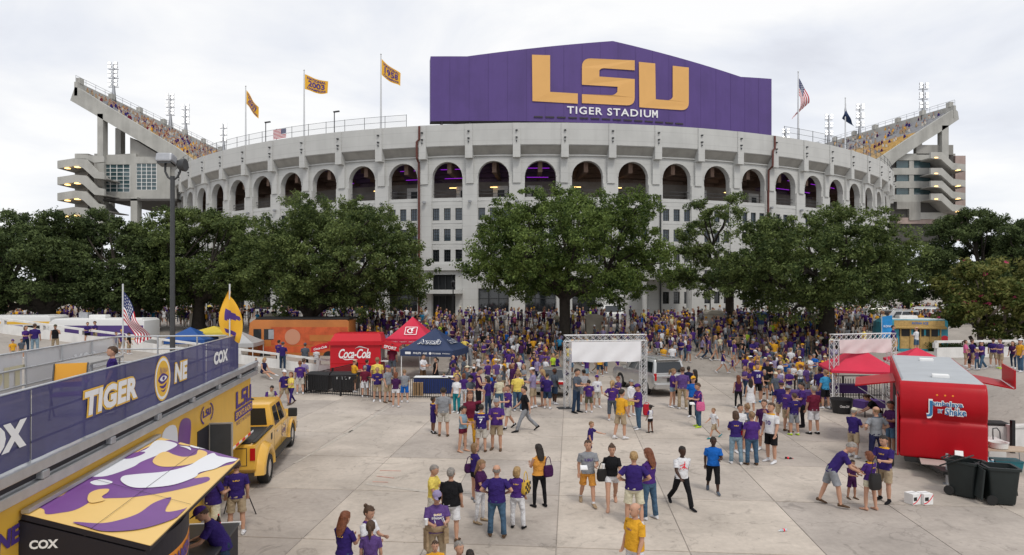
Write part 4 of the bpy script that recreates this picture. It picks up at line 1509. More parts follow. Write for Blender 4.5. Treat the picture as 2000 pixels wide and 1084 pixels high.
# awning: a hinged wall panel with the big printed eye
AY0, AY1, AXO, AZ0, AZ1 = -12.48, -8.0, 1.52, 3.15, 2.66
AWW = math.hypot(AXO, AZ0 - AZ1)
def aw_pt(a, b, off=0.0):
 n = Vector((AZ0 - AZ1, 0, AXO)).normalized()
 return Vector((0.05 + AXO * b, AY0 + (AY1 - AY0) * a, AZ0 - (AZ0 - AZ1) * b)) + n * off
_n0 = Vector((AZ0 - AZ1, 0, AXO)).normalized()
def aw_px(u, v):
 o = TRI @ Vector((0, 0, CAMH))
 d = (TRI.to_3x3() @ (at(u, v, 10) - Vector((0, 0, CAMH)))).normalized()
 p0 = aw_pt(0, 0)
 t = (p0 - o).dot(_n0) / d.dot(_n0)
 q = o + d * t
 q.y = min(max(q.y, AY0 + 0.01), AY1 - 0.01)
 b = min(max((q.x - 0.05) / AXO, 0.01), 0.985)
 return aw_pt((q.y - AY0) / (AY1 - AY0), b)
AW = MB()
q = [aw_pt(0, 0, -0.05), aw_pt(0, 1, -0.05), aw_pt(1, 1, -0.05), aw_pt(1, 0, -0.05), aw_pt(0, 0), aw_pt(0, 1), aw_pt(1, 1), aw_pt(1, 0)]
AW.hexa(q)
awo = part('awning', AW, 'awning_gold', TR, recalc=True)
def aw_shape(pts, m, off, n=5):
 mb = MB()
 mb.add([aw_px(u, v) + _n0 * off for u, v in blob(pts, n)], [tuple(range(len(pts) * n))])
 me = mb.mesh('print', [m])
 if me.polygons[0].normal.z < 0:
  me.flip_normals()
 obj('awning_print', me, awo)
AWP = [('awning_purple', [(150, 545), (300, 480), (440, 405), (620, 325), (830, 225), (1000, 200), (1190, 245), (1270, 322), (1180, 345), (1050, 385), (1010, 412), (1085, 405), (1075, 432), (900, 478), (700, 510), (560, 517), (480, 522), (455, 545), (390, 578), (320, 592), (240, 600), (225, 572)]),
  ('awning_gold', [(185, 518), (345, 470), (335, 495), (290, 515), (240, 520)]),
  ('awning_white', [(445, 400), (560, 345), (640, 306), (760, 262), (820, 215), (925, 235), (850, 280), (740, 325), (690, 355), (560, 400), (470, 405)]),
  ('awning_purple', [(645, 308), (700, 280), (755, 275), (740, 290), (680, 310)]),
  ('awning_white', [(470, 434), (528, 419), (586, 432), (560, 446), (500, 450)]),
  ('awning_gold', [(795, 325), (830, 285), (870, 275), (905, 290), (960, 302), (1020, 290), (1035, 265), (1080, 280), (1060, 310), (990, 340), (900, 353), (830, 350)]),
  ('awning_white', [(935, 245), (985, 250), (995, 268), (970, 256)]),
  ('awning_gold', [(930, 235), (960, 222), (1005, 235), (985, 245)]),
  ('awning_white', [(990, 245), (1060, 228), (1130, 225), (1195, 242), (1130, 258), (1040, 260)]),
  ('awning_white', [(630, 430), (640, 405), (700, 395), (860, 380), (980, 350), (1050, 310), (1110, 283), (1140, 300), (1245, 318), (1180, 335), (1120, 365), (1040, 385), (1015, 410), (900, 450), (760, 465), (680, 460)]),
  ('awning_gold', [(455, 530), (465, 495), (510, 475), (565, 472), (560, 490), (530, 512), (545, 530), (480, 545)]),
  ('awning_purple', [(380, 645), (520, 652), (620, 635), (720, 600), (800, 545), (885, 515), (885, 535), (865, 570), (870, 592), (960, 575), (1050, 535), (1000, 575), (900, 630), (760, 675), (640, 692), (530, 692), (450, 670)])]
for k, (m, pts) in enumerate(AWP):
 aw_shape([(x / 2.671, 780 + y / 2.671) for x, y in pts], m, 0.003 + 0.0012 * k)
mb = MB()
mb.beam(aw_pt(0, 0.01, 0.03), aw_pt(1.0, 0.01, 0.03), 0.09, 0.05)
part('hinge_rail', mb, 'aluminium', TR)
mb = MB()
for b in (0.5, 0.99):
 mb.beam(aw_pt(0.0, b, -0.06), aw_pt(1, b, -0.06), 0.05)
mb.beam(aw_pt(0.005, 0, -0.04), aw_pt(0.005, 1, -0.04), 0.05, 0.07)
part('awning_frame', mb, 'panel_dark', TR)
mb = MB()
mb.beam(aw_pt(0.36, 0.02, 0.019), aw_pt(0.36, 0.99, 0.019), 0.006, 0.002)
mb.beam(aw_pt(0.0, 0.52, 0.019), aw_pt(0.99, 0.52, 0.019), 0.005, 0.002)
part('panel_seam', mb, 'panel_dark', TR)
# dark interview stage under it
mb = MB().prism([(0.0, 0.4), (1.5, 0.4), (1.5, 2.58), (0.0, 3.06)], -12.48, -12.42, 'y')
part('side_screen', mb, 'panel_dark', TR)
part('stage_backdrop', MB().box((0.03, -10.3, 1.75), (0.04, 4.0, 2.6)), 'panel_dark', TR)
SF = lambda x, z: frame((x, -12.49, z), (1, 0, 0), (0, 0, 1))
for (s, x, z, w) in (('COX', 0.30, 2.75, 0.34), ('NE', 0.62, 2.52, 0.20), ('TIGER', 0.24, 2.28, 0.34), ('COX', 0.36, 2.02, 0.34), ('TIGER', 0.95, 2.42, 0.36), ('COX', 1.05, 2.05, 0.3)):
 mb = MB(); lettering(mb, SF(x, z), s, 1, 0, 0.0, 0.04, 0.05, 1, w)
 part('lettering', mb, 'print_white' if x < 0.7 else 'galvanised', TR)
mb = MB(); tiger_disc(mb, SF(0.45, 2.48), 0.10)
part('emblem', mb, ['print_gold', 'print_white', 'print_purple'], TR)
mb = MB().box((0.7, -11.4, 0.28), (1.4, 1.8, 0.5))
part('stage_floor', mb, 'panel_dark', TR)
mb = MB(); v = []
N = 14
def curve_pt(t, z, off=0.0):
 return Vector((1.46 + 0.14 * math.sin(math.pi * t) + off, -12.33 + 1.7 * t, z))
for k in range(N):
 for (z0, z1, m) in ((0.5, 1.98, 0), (1.98, 2.28, 1), (2.28, 2.60, 0)):
  mb.add([curve_pt(k / N, z0), curve_pt((k + 1) / N, z0), curve_pt((k + 1) / N, z1), curve_pt(k / N, z1)], [(0, 1, 2, 3)], m)
  mb.add([curve_pt(k / N, z0, -0.05), curve_pt((k + 1) / N, z0, -0.05), curve_pt((k + 1) / N, z1, -0.05), curve_pt(k / N, z1, -0.05)], [(3, 2, 1, 0)], 0)
part('stage_front', mb, ['panel_dark', 'orange_print'], TR, 60)
for (s, z, h, t0, t1, m) in (('LSU GAMEDAY', 2.13, 0.20, 0.06, 0.96, 'print_purple'), ('FEST', 1.72, 0.34, 0.42, 0.86, 'print_white'), ('LSU', 2.50, 0.1, 0.0, 0.001, None)):
 if not m:
  continue
 vs, fs = text_raw(s, 1, 0.05, 0.1)
 xa, xb = min(p.x for p in vs), max(p.x for p in vs); ya, yb = min(p.y for p in vs), max(p.y for p in vs)
 mb = MB()
 mb.add([curve_pt(t0 + (t1 - t0) * (p.x - xa) / (xb - xa), z + h * ((p.y - ya) / (yb - ya) - 0.5), 0.012) for p in vs], fs)
 part('lettering', mb, m, TR)
# wall graphics beside the awning
WF = lambda y, z: frame((0.012, y, z), (0, 1, 0), (0, 0, 1))
mb = MB()
lsu_logo(mb, WF(-1.25, 2.86), 1.75, 0.48, 0, 0.0)
part('lettering', mb, 'print_purple', TR)
mb = MB()
lettering(mb, WF(-1.25, 2.20), 'NETWORK', 1, 0, 0.0, 0.0, 0, 1.5, 1.6, 0.10)
part('lettering', mb, 'print_purple', TR)
mb = MB(); shape(mb, WF(-1.25, 2.44), rpoly([(-1.0, -0.14, 0.03), (1.0, -0.14, 0.03), (1.0, 0.14, 0.03), (-1.0, 0.14, 0.03)]))
part('label_plate', mb, 'print_purple', TR)
mb = MB(); lettering(mb, WF(-1.25, 2.44), 'SPORTS RADIO', 1, 0, 0.006, 0.02, 0, 1, 1.8, 0.17)
part('lettering', mb, 'print_gold', TR)
mb = MB()
lsu_logo(mb, WF(-4.75, 3.02), 0.62, 0.17, 0, 0.0)
for sg in (-1, 1):
 shape(mb, WF(-4.75, 3.0), [(sg * (0.50 * math.cos(a)), 0.26 * math.sin(a)) for a in np.linspace(-1.0, 1.0, 9)] + [(sg * (0.44 * math.cos(a)), 0.22 * math.sin(a)) for a in np.linspace(1.0, -1.0, 9)])
part('lettering', mb, 'print_purple', TR)
for pts, m in (([(-6.2, 2.1), (-5.9, 2.9), (-6.1, 3.14), (-6.6, 3.14), (-6.75, 2.6), (-6.6, 2.1)], 'awning_purple'), ([(-6.9, 2.1), (-6.75, 2.7), (-6.9, 3.14), (-7.6, 3.14), (-7.7, 2.5)], 'awning_white'),
    ([(-8.0, 2.9), (-7.85, 3.14), (-8.6, 3.14), (-8.5, 2.95)], 'awning_purple'), ([(-9.0, 2.95), (-8.9, 3.14), (-10.3, 3.14), (-10.4, 2.95)], 'awning_purple'), ([(-11.2, 2.95), (-10.9, 3.14), (-12.0, 3.14), (-12.1, 2.95)], 'awning_purple')):
 mb = MB(); mb.add([(0.006, y, z) for y, z in blob(pts, 4)], [tuple(range(len(pts) * 4))])
 me = mb.mesh('wall_print', [m])
 if me.polygons[0].normal.x < 0:
  me.flip_normals()
 obj('wall_print', me, TR)
mb = MB(); lettering(mb, WF(-12.85, 2.92), 'ONE', 1, 0, 0.0, 0.05, 0.1, 1, 0.8, 0.24)
part('lettering', mb, 'print_purple', TR)
for k in range(12):
 mb = MB().box((0.006, -0.25 - 0.34 * k, 1.60), (0.012, 0.32, 0.055))
 part('reflector', mb, 'print_red' if k % 2 else 'print_white', TR)
mb = MB().box((0.0, -5.05, 2.28), (0.03, 0.85, 0.84))
part('doorway', mb, 'panel_dark', TR)
mb = MB().box((0.27, -4.55, 2.28), (0.50, 0.05, 0.84))
d = part('door', mb, 'grey_pole', TR, None, 0.015)
mb = MB()
for (x, z, w, h) in ((0.27, 2.71, 0.54, 0.03), (0.53, 2.28, 0.03, 0.88), (0.01, 2.28, 0.03, 0.88)):
 mb.box((x, -4.55, z), (w, 0.065, h))
part('door_edge', mb, 'aluminium', d)
for y in (-9.0, -10.1):
 mb = MB().lathe([(0.12, -0.25), (0.36, -0.25), (0.40, -0.2), (0.40, -0.02), (0.36, 0.0), (0.15, 0.0)], 20, (-0.02, y, 0.40), 0, 'x')
 part('wheel', mb, 'rubber', TR, 40)
mb = MB().box((-1.5, -2.2, 1.45), (2.2, 4.2, 0.12))
part('hitch_frame', mb, 'panel_dark', TR)
for y in (-6.2, -14):
 mb = MB().box((-0.5, y, 0.3), (0.12, 0.12, 0.6))
 part('jack_leg', mb, 'galvanised', TR)
# flags on the deck
t = thing('flagpole', 'large American flag drooping from a thin pole on the trailer deck', 'flag', TRM @ Vector((-3.02, -1.95, 3.4)))
part('pole', MB().tube([(0, 0, 0), (0, 0, 2.75)], 0.022, 8), 'pole_white', t, 60)
def dw(s, q):
 return (0.02 + 1.2 * s * (0.58 * (1 - q) + 0.40 * q) + 0.05 * math.sin(s * 8 + q * 4) * s, 0.12 * math.sin(s * 7 + q * 5) * s, 2.55 - q * 0.80 - s * (1.30 * (1 - q) + 0.72 * q) + 0.04 * math.sin(s * 9))
obj('flag_cloth', flag_mesh(1, 1, 44, 26, dw, usa, ['flag_red', 'print_white', 'flag_blue']), t)
t = thing('flagpole', 'gold flag with a purple triangle drooping at the front corner of the trailer deck', 'flag', TRM @ Vector((-0.10, -2.35, 3.4)))
part('pole', MB().tube([(0, 0, 0), (0, 0, 2.75)], 0.022, 8), 'pole_white', t, 60)
def gw(s, q):
 return (-0.02 - 0.28 * math.sin(q * 2.6) * (1 - s) + s * (0.10 + 0.30 * math.sin(q * 2.4)), 0.07 * math.sin(s * 7 + q * 5), 2.6 - q * 1.22 - s * 0.28)
def gcol(s, q):
 return 1 if (0.35 < q < 0.62 and 0.25 < s < 0.9 and abs(q - 0.48) < 0.14 * (1 - (s - 0.25) / 0.65) + 0.02) or (q > 0.84 and 0.2 < s < 0.7 and q < 0.93) else 0
obj('flag_cloth', flag_mesh(1, 1, 30, 30, gw, gcol, ['flag_gold', 'print_purple']), t)
# folding chairs on the deck
mat('chair_purple', (0.12, 0.03, 0.24), 0.7)
mat('chair_gold', (0.75, 0.36, 0.04), 0.7)
def deck_chair(loc, rz, label):
 t = thing('folding_chair', label, 'chair', loc, rz, 'chairs on the trailer deck')
 part('seat', MB().box((0, 0, 0.42), (0.5, 0.45, 0.03)), 'chair_purple', t)
 part('backrest', MB().box((0, 0.24, 0.78), (0.52, 0.03, 0.34), 0, 0, R(-8)), 'chair_gold', t)
 part('backrest_band', MB().box((0, 0.215, 0.60), (0.52, 0.03, 0.16), 0, 0, R(-8)), 'chair_purple', t)
 for sx in (-1, 1):
  part('leg', MB().tube([(0.26 * sx, -0.24, 0), (0.26 * sx, 0.26, 0.95)], 0.014, 6), 'black_metal', t)
  part('leg', MB().tube([(0.26 * sx, 0.24, 0), (0.26 * sx, -0.24, 0.62)], 0.014, 6), 'black_metal', t)
  part('armrest', MB().box((0.27 * sx, 0.0, 0.63), (0.05, 0.46, 0.03)), 'chair_purple', t)
for (x, y, rz, lab) in ((-2.2, -9.6, 0.4, 'purple and gold folding chair on the trailer deck, in the middle'), (-1.6, -11.5, 0.2, 'purple and gold folding chair on the trailer deck, nearest the left edge'),
      (-2.6, -11.9, 0.5, 'purple and gold folding chair on the trailer deck, by the far railing'), (-1.2, -8.7, 0.3, 'purple and gold folding chair on the trailer deck, behind the round emblem')):
 deck_chair(TRM @ Vector((x, y, 3.69)), TRZ + rz, lab)
t = thing('folding_table', 'dark folding table on the trailer deck beside the boy', 'table', TRM @ Vector((-2.2, -5.6, 3.69)), TRZ)
part('table_top', MB().box((0, 0, 0.72), (0.7, 1.6, 0.04)), 'deck_board', t)
for sx in (-1, 1):
 for sy in (-1, 1):
  part('leg', MB().box((0.3 * sx, 0.7 * sy, 0.35), (0.03, 0.03, 0.7)), 'galvanised', t)
# counter at the trailer side and the bottle on it
t = thing('counter', 'grey topped counter with white edge beside the trailer', 'counter', TRM @ Vector((0.78, -7.8, 0)), TRZ)
part('table_top', MB().box((0, 0, 1.0), (1.0, 1.9, 0.05)), 'grey_pole', t, None, 0.01)
part('edge_trim', MB().box((0, 0.97, 1.0), (1.04, 0.05, 0.07)), 'white_paint', t)
part('skirt', MB().box((0, 0, 0.49), (0.95, 1.84, 0.96)), 'panel_dark', t)
def bottle(loc, label, body, cap, rot=(0, 0, 0), s=1.0, liquid=None):
 o = thing('drink_bottle', label, 'bottle', loc)
 o.rotation_euler = rot
 o.scale = (s, s, s)
 part('body', MB().lathe([(0.028, 0), (0.033, 0.01), (0.033, 0.12), (0.026, 0.15), (0.012, 0.19), (0.011, 0.205)], 12), body, o, 50)
 part('bottle_label', MB().lathe([(0.0335, 0.06), (0.0335, 0.105)], 12, cap=(False, False)), 'print_red', o, 50)
 part('cap', MB().lathe([(0.013, 0.202), (0.013, 0.222)], 10), cap, o)
mat('cola', (0.02, 0.007, 0.004), 0.1)
mat('clear_plastic', (0.60, 0.72, 0.78), 0.1, alpha=0.55)
bottle(TRM @ Vector((0.95, -7.2, 1.025)), 'cola bottle standing on the counter by the trailer', 'cola', 'print_red', (0, 0, 0), 1.4)
# ================================================================== vehicles
mat('truck_gold', (0.70, 0.40, 0.055), 0.30, coat=0.4)
mat('silver_paint', (0.50, 0.50, 0.49), 0.25, 0.6, coat=0.3)
mat('sedan_paint', (0.36, 0.35, 0.33), 0.28, 0.55, coat=0.3)
mat('white_body', (0.74, 0.74, 0.73), 0.4, coat=0.2)
mat('trim_black', (0.02, 0.02, 0.02), 0.6)
def wheel(parent, x, y, r, w, out, rim='chrome', depth=0.0):
 """out = +1/-1: side the rim faces."""
 t = MB().lathe([(r * 0.62, -w / 2), (r * 0.93, -w / 2), (r, -w * 0.35), (r, w * 0.35), (r * 0.93, w / 2), (r * 0.62, w / 2)], 24, (0, 0, 0), 0, 'x', (False, False))
 o = part('wheel', t, 'rubber', parent, 40, 0, (x, y, r))
 q = w / 2 * out
 m = MB().lathe([(r * 0.62, q * 0.9), (r * 0.58, q * 0.55), (r * 0.2, q * 0.35), (r * 0.18, q * 0.8), (0.02, q * 0.85)] if out > 0 else [(0.02, q * 0.85), (r * 0.18, q * 0.8), (r * 0.2, q * 0.35), (r * 0.58, q * 0.55), (r * 0.62, q * 0.9)], 20, (0, 0, 0), 0, 'x')
 for k in range(6):
  a = k * math.pi / 3
  m.box((q * 0.62, math.cos(a) * r * 0.38, math.sin(a) * r * 0.38), (0.03, r * 0.36 if abs(math.cos(a)) > 0.6 else r * 0.14, r * 0.14 if abs(math.cos(a)) > 0.6 else r * 0.36))
 part('rim', m, rim, o, 40)
 return o
def arch(yc, r, z, n=8):
 return [(yc + r * math.cos(a), max(z, r * 0.95 * math.sin(a) + 0.36)) for a in np.linspace(0, math.pi, n)]
def car_body(parent, prof, hw, paint, bevel=0.06):
 """Lower body from a side outline (y, z)."""
 mb = MB().prism(prof, -hw, hw, 'x')
 return part('body', mb, paint, parent, 35, bevel, recalc=True)
def greenhouse(parent, y0b, y1b, wb, z0, y0t, y1t, wt, z1, paint, glass, panes, bevel=0.05):
 """Cabin: rear/front y at the belt and at the roof; panes: (face, u0, u1, v0, v1)."""
 P = lambda y, x, z: Vector((x, y, z))
 c = [P(y0b, -wb, z0), P(y0b, wb, z0), P(y1b, wb, z0), P(y1b, -wb, z0), P(y0t, -wt, z1), P(y0t, wt, z1), P(y1t, wt, z1), P(y1t, -wt, z1)]
 mb = MB().hexa(c)
 o = part('cabin', mb, paint, parent, 35, bevel)
 F = {'rear': (c[0], c[1], c[5], c[4]), 'right': (c[1], c[2], c[6], c[5]), 'front': (c[2], c[3], c[7], c[6]), 'left': (c[3], c[0], c[4], c[7])}
 for (f, u0, u1, v0, v1) in panes:
  a, b, d, e = F[f]
  n = (b - a).cross(e - a).normalized()
  def Q(u, v):
   return (a * (1 - u) + b * u) * (1 - v) + (e * (1 - u) + d * u) * v + n * 0.006
  mb = MB().add([Q(u0, v0), Q(u1, v0), Q(u1, v1), Q(u0, v1)], [(0, 1, 2, 3)])
  part('window', mb, glass, o)
 return o
# pickup truck pulling the trailer
PK = thing('pickup_truck', 'yellow crew cab pickup truck coupled to the radio trailer', 'pickup truck', TRM @ Vector((-0.72, 2.55, 0)), TRZ)
PK.scale = (1.06, 1.06, 1.06)
RA, FA = -2.55, 2.05           # axle positions
prof = [(-3.5, 0.62), (-3.5, 1.30), (-0.95, 1.34), (-0.9, 1.22), (1.25, 1.22), (1.35, 1.30), (2.95, 1.20), (3.12, 1.08), (3.16, 0.55)] + [(2.75, 0.45)] + arch(FA, 0.53, 0.42) + [(1.3, 0.45), (-1.8, 0.45)] + arch(RA, 0.55, 0.42) + [(-3.3, 0.5)]
car_body(PK, prof, 0.97, 'truck_gold', 0.05)
greenhouse(PK, -0.95, 1.40, 0.96, 1.20, -0.80, 0.75, 0.80, 2.0, 'truck_gold', 'dark_glass',
   [('right', 0.10, 0.42, 0.12, 0.86), ('right', 0.48, 0.80, 0.12, 0.86), ('front', 0.06, 0.94, 0.1, 0.9), ('rear', 0.1, 0.9, 0.2, 0.85), ('left', 0.58, 0.88, 0.12, 0.86), ('left', 0.2, 0.5, 0.12, 0.86)], 0.06)
mb = MB()
mb.box((0, -2.2, 1.325), (1.6, 2.3, 0.03))
part('bed_floor', mb, 'trim_black', PK)
for sx in (-1, 1):
 mb = MB()
 rings = []
 for a in np.linspace(0, math.pi, 11):
  y, z = RA + 0.86 * math.cos(a), 0.42 + 0.80 * math.sin(a)
  rings.append([(0.93 * sx, y, z), (1.17 * sx, RA + 0.80 * math.cos(a), 0.42 + 0.70 * math.sin(a)), (1.20 * sx, RA + 0.66 * math.cos(a), 0.42 + 0.58 * math.sin(a)), (1.15 * sx, RA + 0.56 * math.cos(a), 0.42 + 0.52 * math.sin(a)), (0.93 * sx, RA + 0.55 * math.cos(a), 0.42 + 0.52 * math.sin(a))])
 mb.loft(rings, 0, (True, True), True)
 part('rear_fender', mb, 'truck_gold', PK, 60, recalc=True)
 mb = MB(); rings = []
 for a in np.linspace(0, math.pi, 9):
  rings.append([(0.95 * sx, FA + 0.64 * math.cos(a), 0.42 + 0.62 * math.sin(a)), (1.02 * sx, FA + 0.60 * math.cos(a), 0.42 + 0.58 * math.sin(a)), (1.02 * sx, FA + 0.53 * math.cos(a), 0.42 + 0.52 * math.sin(a)), (0.95 * sx, FA + 0.53 * math.cos(a), 0.42 + 0.52 * math.sin(a))])
 mb.loft(rings, 0, (True, True), True)
 part('front_fender', mb, 'truck_gold', PK, 60, recalc=True)
 wheel(PK, 1.03 * sx, RA, 0.42, 0.30, sx)
 wheel(PK, 0.88 * sx, FA, 0.42, 0.27, sx)
 part('running_board', MB().box((1.04 * sx, -0.2, 0.48), (0.24, 2.7, 0.07)), 'trim_black', PK, None, 0.02)
 mb = MB().box((1.18 * sx, 1.05, 1.40), (0.30, 0.12, 0.30))
 part('wing_mirror', mb, 'trim_black', PK, None, 0.04)
 for y in (-0.55, 0.55):
  part('door_handle', MB().box((0.985 * sx, y, 1.10), (0.03, 0.18, 0.04)), 'chrome', PK)
 for y in (-0.92, 0.18, 1.30):
  part('door_seam', MB().box((0.9705 * sx, y, 0.86), (0.004, 0.012, 0.66)), 'trim_black', PK)
 part('tail_lamp', MB().box((0.9 * sx, -3.505, 1.05), (0.14, 0.03, 0.34)), 'tail_red', PK)
 part('headlamp', MB().box((0.78 * sx, 3.12, 0.95), (0.34, 0.10, 0.22)), 'clear_plastic', PK)
part('hood_stripe', MB().box((0, 2.1, 1.30), (0.9, 1.4, 0.03), 0, 0, R(-3.6)), 'print_purple', PK)
part('hood_stripe', MB().box((0, 2.1, 1.306), (0.3, 1.42, 0.03), 0, 0, R(-3.6)), 'print_white', PK)
part('fuel_cap', MB().box((0.973, -1.35, 1.1), (0.006, 0.2, 0.2)), 'trim_black', PK)
part('bed_rail', MB().box((0.9, -2.2, 1.36), (0.1, 2.4, 0.03)), 'trim_black', PK)
part('tailgate_seam', MB().box((0, -3.503, 0.98), (1.5, 0.01, 0.5)), 'trim_black', PK)
part('tailgate', MB().box((0, -3.51, 0.98), (1.46, 0.012, 0.46)), 'truck_gold', PK)
part('front_bumper', MB().box((0, 3.2, 0.55), (1.95, 0.16, 0.26)), 'chrome', PK, None, 0.04)
part('beacon', MB().lathe([(0.10, 2.0), (0.12, 2.03), (0.05, 2.07)], 12, (0, 0.1, 0)), 'trim_black', PK, 40)
mb = MB()
F = frame((0.978, 0.55, 0.90), (0, 1, 0), (0, 0, 1))
lsu_logo(mb, F, 0.42, 0.13, 0, 0.0)
for sg in (-1, 1):
 shape(mb, F, [(sg * 0.36 * math.cos(a), 0.2 * math.sin(a)) for a in np.linspace(-1, 1, 8)] + [(sg * 0.32 * math.cos(a), 0.17 * math.sin(a)) for a in np.linspace(1, -1, 8)])
part('lettering', mb, 'print_purple', PK)
def suv(label, loc, rz, paint, sedan=False, name='parked_suv', cat='car'):
 t = thing(name, label, cat, loc, rz)
 if not sedan:
  prof = [(-2.35, 0.52), (-2.36, 1.02), (-2.25, 1.10), (0.95, 1.10), (1.15, 1.14), (2.15, 1.02), (2.38, 0.85), (2.40, 0.42), (2.0, 0.32)] + arch(1.42, 0.44, 0.3) + [(0.9, 0.32), (-0.9, 0.32)] + arch(-1.38, 0.44, 0.3) + [(-2.1, 0.36)]
  car_body(t, prof, 0.93, paint, 0.09)
  g = greenhouse(t, -2.27, 1.10, 0.90, 1.06, -2.05, 0.35, 0.72, 1.80, paint, 'dark_glass',
      [('rear', 0.08, 0.92, 0.14, 0.82), ('right', 0.05, 0.30, 0.14, 0.82), ('right', 0.35, 0.60, 0.12, 0.84), ('right', 0.64, 0.86, 0.12, 0.84), ('left', 0.70, 0.95, 0.14, 0.82), ('left', 0.40, 0.65, 0.12, 0.84), ('left', 0.14, 0.36, 0.12, 0.84), ('front', 0.06, 0.94, 0.1, 0.9)], 0.08)
  for sx in (-1, 1):
   part('roof_rail', MB().tube([(0.62 * sx, -1.8, 1.86), (0.62 * sx, 0.1, 1.87)], 0.025, 6), 'galvanised', t)
   part('tail_lamp', MB().box((0.83 * sx, -2.31, 0.98), (0.12, 0.12, 0.36)), 'tail_red', t, None, 0.03)
  part('rear_bumper', MB().box((0, -2.42, 0.55), (1.84, 0.2, 0.30)), paint, t, None, 0.07)
  part('number_plate', MB().box((0.0, -2.385, 0.84), (0.42, 0.03, 0.18)), 'trim_black', t)
  part('tailgate_trim', MB().box((0.0, -2.385, 0.97), (0.95, 0.03, 0.05)), 'chrome', t)
  part('spoiler', MB().box((0, -2.10, 1.80), (1.30, 0.28, 0.05)), paint, t, None, 0.02)
  wh, ys = 0.38, (1.42, -1.38)
 else:
  prof = [(-2.35, 0.50), (-2.38, 0.88), (-2.25, 1.0), (-1.35, 1.02), (0.8, 0.95), (1.0, 0.96), (2.1, 0.80), (2.35, 0.68), (2.38, 0.36), (2.0, 0.26)] + arch(1.40, 0.38, 0.26) + [(0.95, 0.26), (-0.9, 0.26)] + arch(-1.35, 0.38, 0.26) + [(-2.1, 0.32)]
  car_body(t, prof, 0.90, paint, 0.10)
  greenhouse(t, -1.75, 1.05, 0.84, 0.96, -0.85, 0.15, 0.62, 1.43, paint, 'dark_glass',
     [('rear', 0.07, 0.93, 0.08, 0.90), ('right', 0.10, 0.48, 0.12, 0.84), ('right', 0.52, 0.85, 0.12, 0.84), ('left', 0.52, 0.90, 0.12, 0.84), ('left', 0.15, 0.48, 0.12, 0.84), ('front', 0.06, 0.94, 0.1, 0.9)], 0.07)
  for sx in (-1, 1):
   part('tail_lamp', MB().box((0.66 * sx, -2.36, 0.82), (0.36, 0.08, 0.15)), 'tail_red', t, None, 0.03)
  part('rear_bumper', MB().box((0, -2.40, 0.45), (1.74, 0.16, 0.26)), paint, t, None, 0.06)
  part('number_plate', MB().box((0.0, -2.40, 0.70), (0.40, 0.03, 0.15)), 'white_paint', t)
  wh, ys = 0.33, (1.40, -1.35)
 for sx in (-1, 1):
  for y in ys:
   wheel(t, (0.93 if not sedan else 0.90) * sx - 0.10 * sx, y, wh, 0.22, sx)
  part('wing_mirror', MB().box((1.0 * sx, 0.75 if not sedan else 0.6, 1.15 if not sedan else 1.0), (0.2, 0.1, 0.14)), paint, t, None, 0.03)
  part('headlamp', MB().box((0.7 * sx, 2.30, 0.85 if not sedan else 0.66), (0.36, 0.12, 0.16)), 'clear_plastic', t)
  part('door_handle', MB().box(((0.94 if not sedan else 0.91) * sx, 0.1, 0.95 if not sedan else 0.84), (0.02, 0.18, 0.03)), 'chrome', t)
 return t
p = gat(1290, 770)
suv('silver off-road car parked with its tailgate towards the plaza', (p.x - 0.35, p.y + 1.7, 0), R(16), 'silver_paint').scale = (1.14, 1.14, 1.14)
p = gat(1078, 778)
suv('grey sedan parked left of the white truss gate, boot towards the plaza', (p.x + 0.3, p.y + 2.5, 0), R(-10), 'sedan_paint', True, 'parked_sedan')
for (u, Y, rz, m, lab) in ((1700, 64, 80, 'sedan_paint', 'dark grey off-road car parked behind the thick oak trunk'), (1742, 61, 95, 'silver_paint', 'silver off-road car parked behind the ice truck'), (1790, 66, 60, 'white_body', 'white off-road car parked farthest behind the ice truck')):
 x = at(u, 600, Y).x
 suv(lab, (x, Y, gz(x, Y)), R(rz), m)
def box_vehicle(name, label, cat, loc, rz, L, Wd, H, z0, paint, roofm, stripes=(), cab=True):
 """Motor home or truck body, long side along local x, nose at -x."""
 t = thing(name, label, cat, loc, rz)
 prof = [(-L / 2, z0), (L / 2, z0), (L / 2, H - 0.12), (L / 2 - 0.15, H), (-L / 2 + 0.45, H), (-L / 2 + 0.12, H - 0.25), (-L / 2 - 0.02, z0 + 0.9)]
 part('body', MB().prism(prof, -Wd / 2, Wd / 2, 'y'), paint, t, 35, 0.06, recalc=True)
 part('roof', MB().box((0.15, 0, H + 0.02), (L - 0.7, Wd - 0.16, 0.06)), roofm, t, None, 0.02)
 for k, (z, h, m, x0, x1) in enumerate(stripes):
  part('stripe', MB().box((L * (x0 + x1) / 2, -Wd / 2 - 0.004 - 0.002 * k, z), (L * (x1 - x0), 0.008, h)), m, t)
 for x in (-L * 0.33, L * 0.30):
  for sy in (-1, 1):
   mb = MB().lathe([(0.15, -0.12), (0.42, -0.12), (0.45, -0.08), (0.45, 0.08), (0.42, 0.12), (0.15, 0.12)], 18, (x, sy * (Wd / 2 - 0.1), 0.45), 0, 'y')
   part('wheel', mb, 'rubber', t, 40)
 return t
x = at(205, 640, 53).x
RV = box_vehicle('motor_home', 'white motor home with dark purple side bands, by the left white barrier', 'motor home', (x, 53, gz(x, 53) - 0.35), R(2), 7.4, 2.5, 3.25, 0.5, 'white_body', 'white_paint',
     ((2.35, 0.85, 'board_purple', -0.32, 0.49), (1.35, 0.4, 'board_purple', -0.2, 0.40), (1.72, 0.08, 'print_gold', 0.1, 0.49)))
part('air_conditioner', MB().box((-0.4, 0, 3.42), (1.3, 0.8, 0.32)), 'white_body', RV, None, 0.1)
part('roof_vent', MB().box((-1.7, 0.3, 3.5), (0.7, 0.6, 0.5)), 'galvanised', RV, None, 0.03)
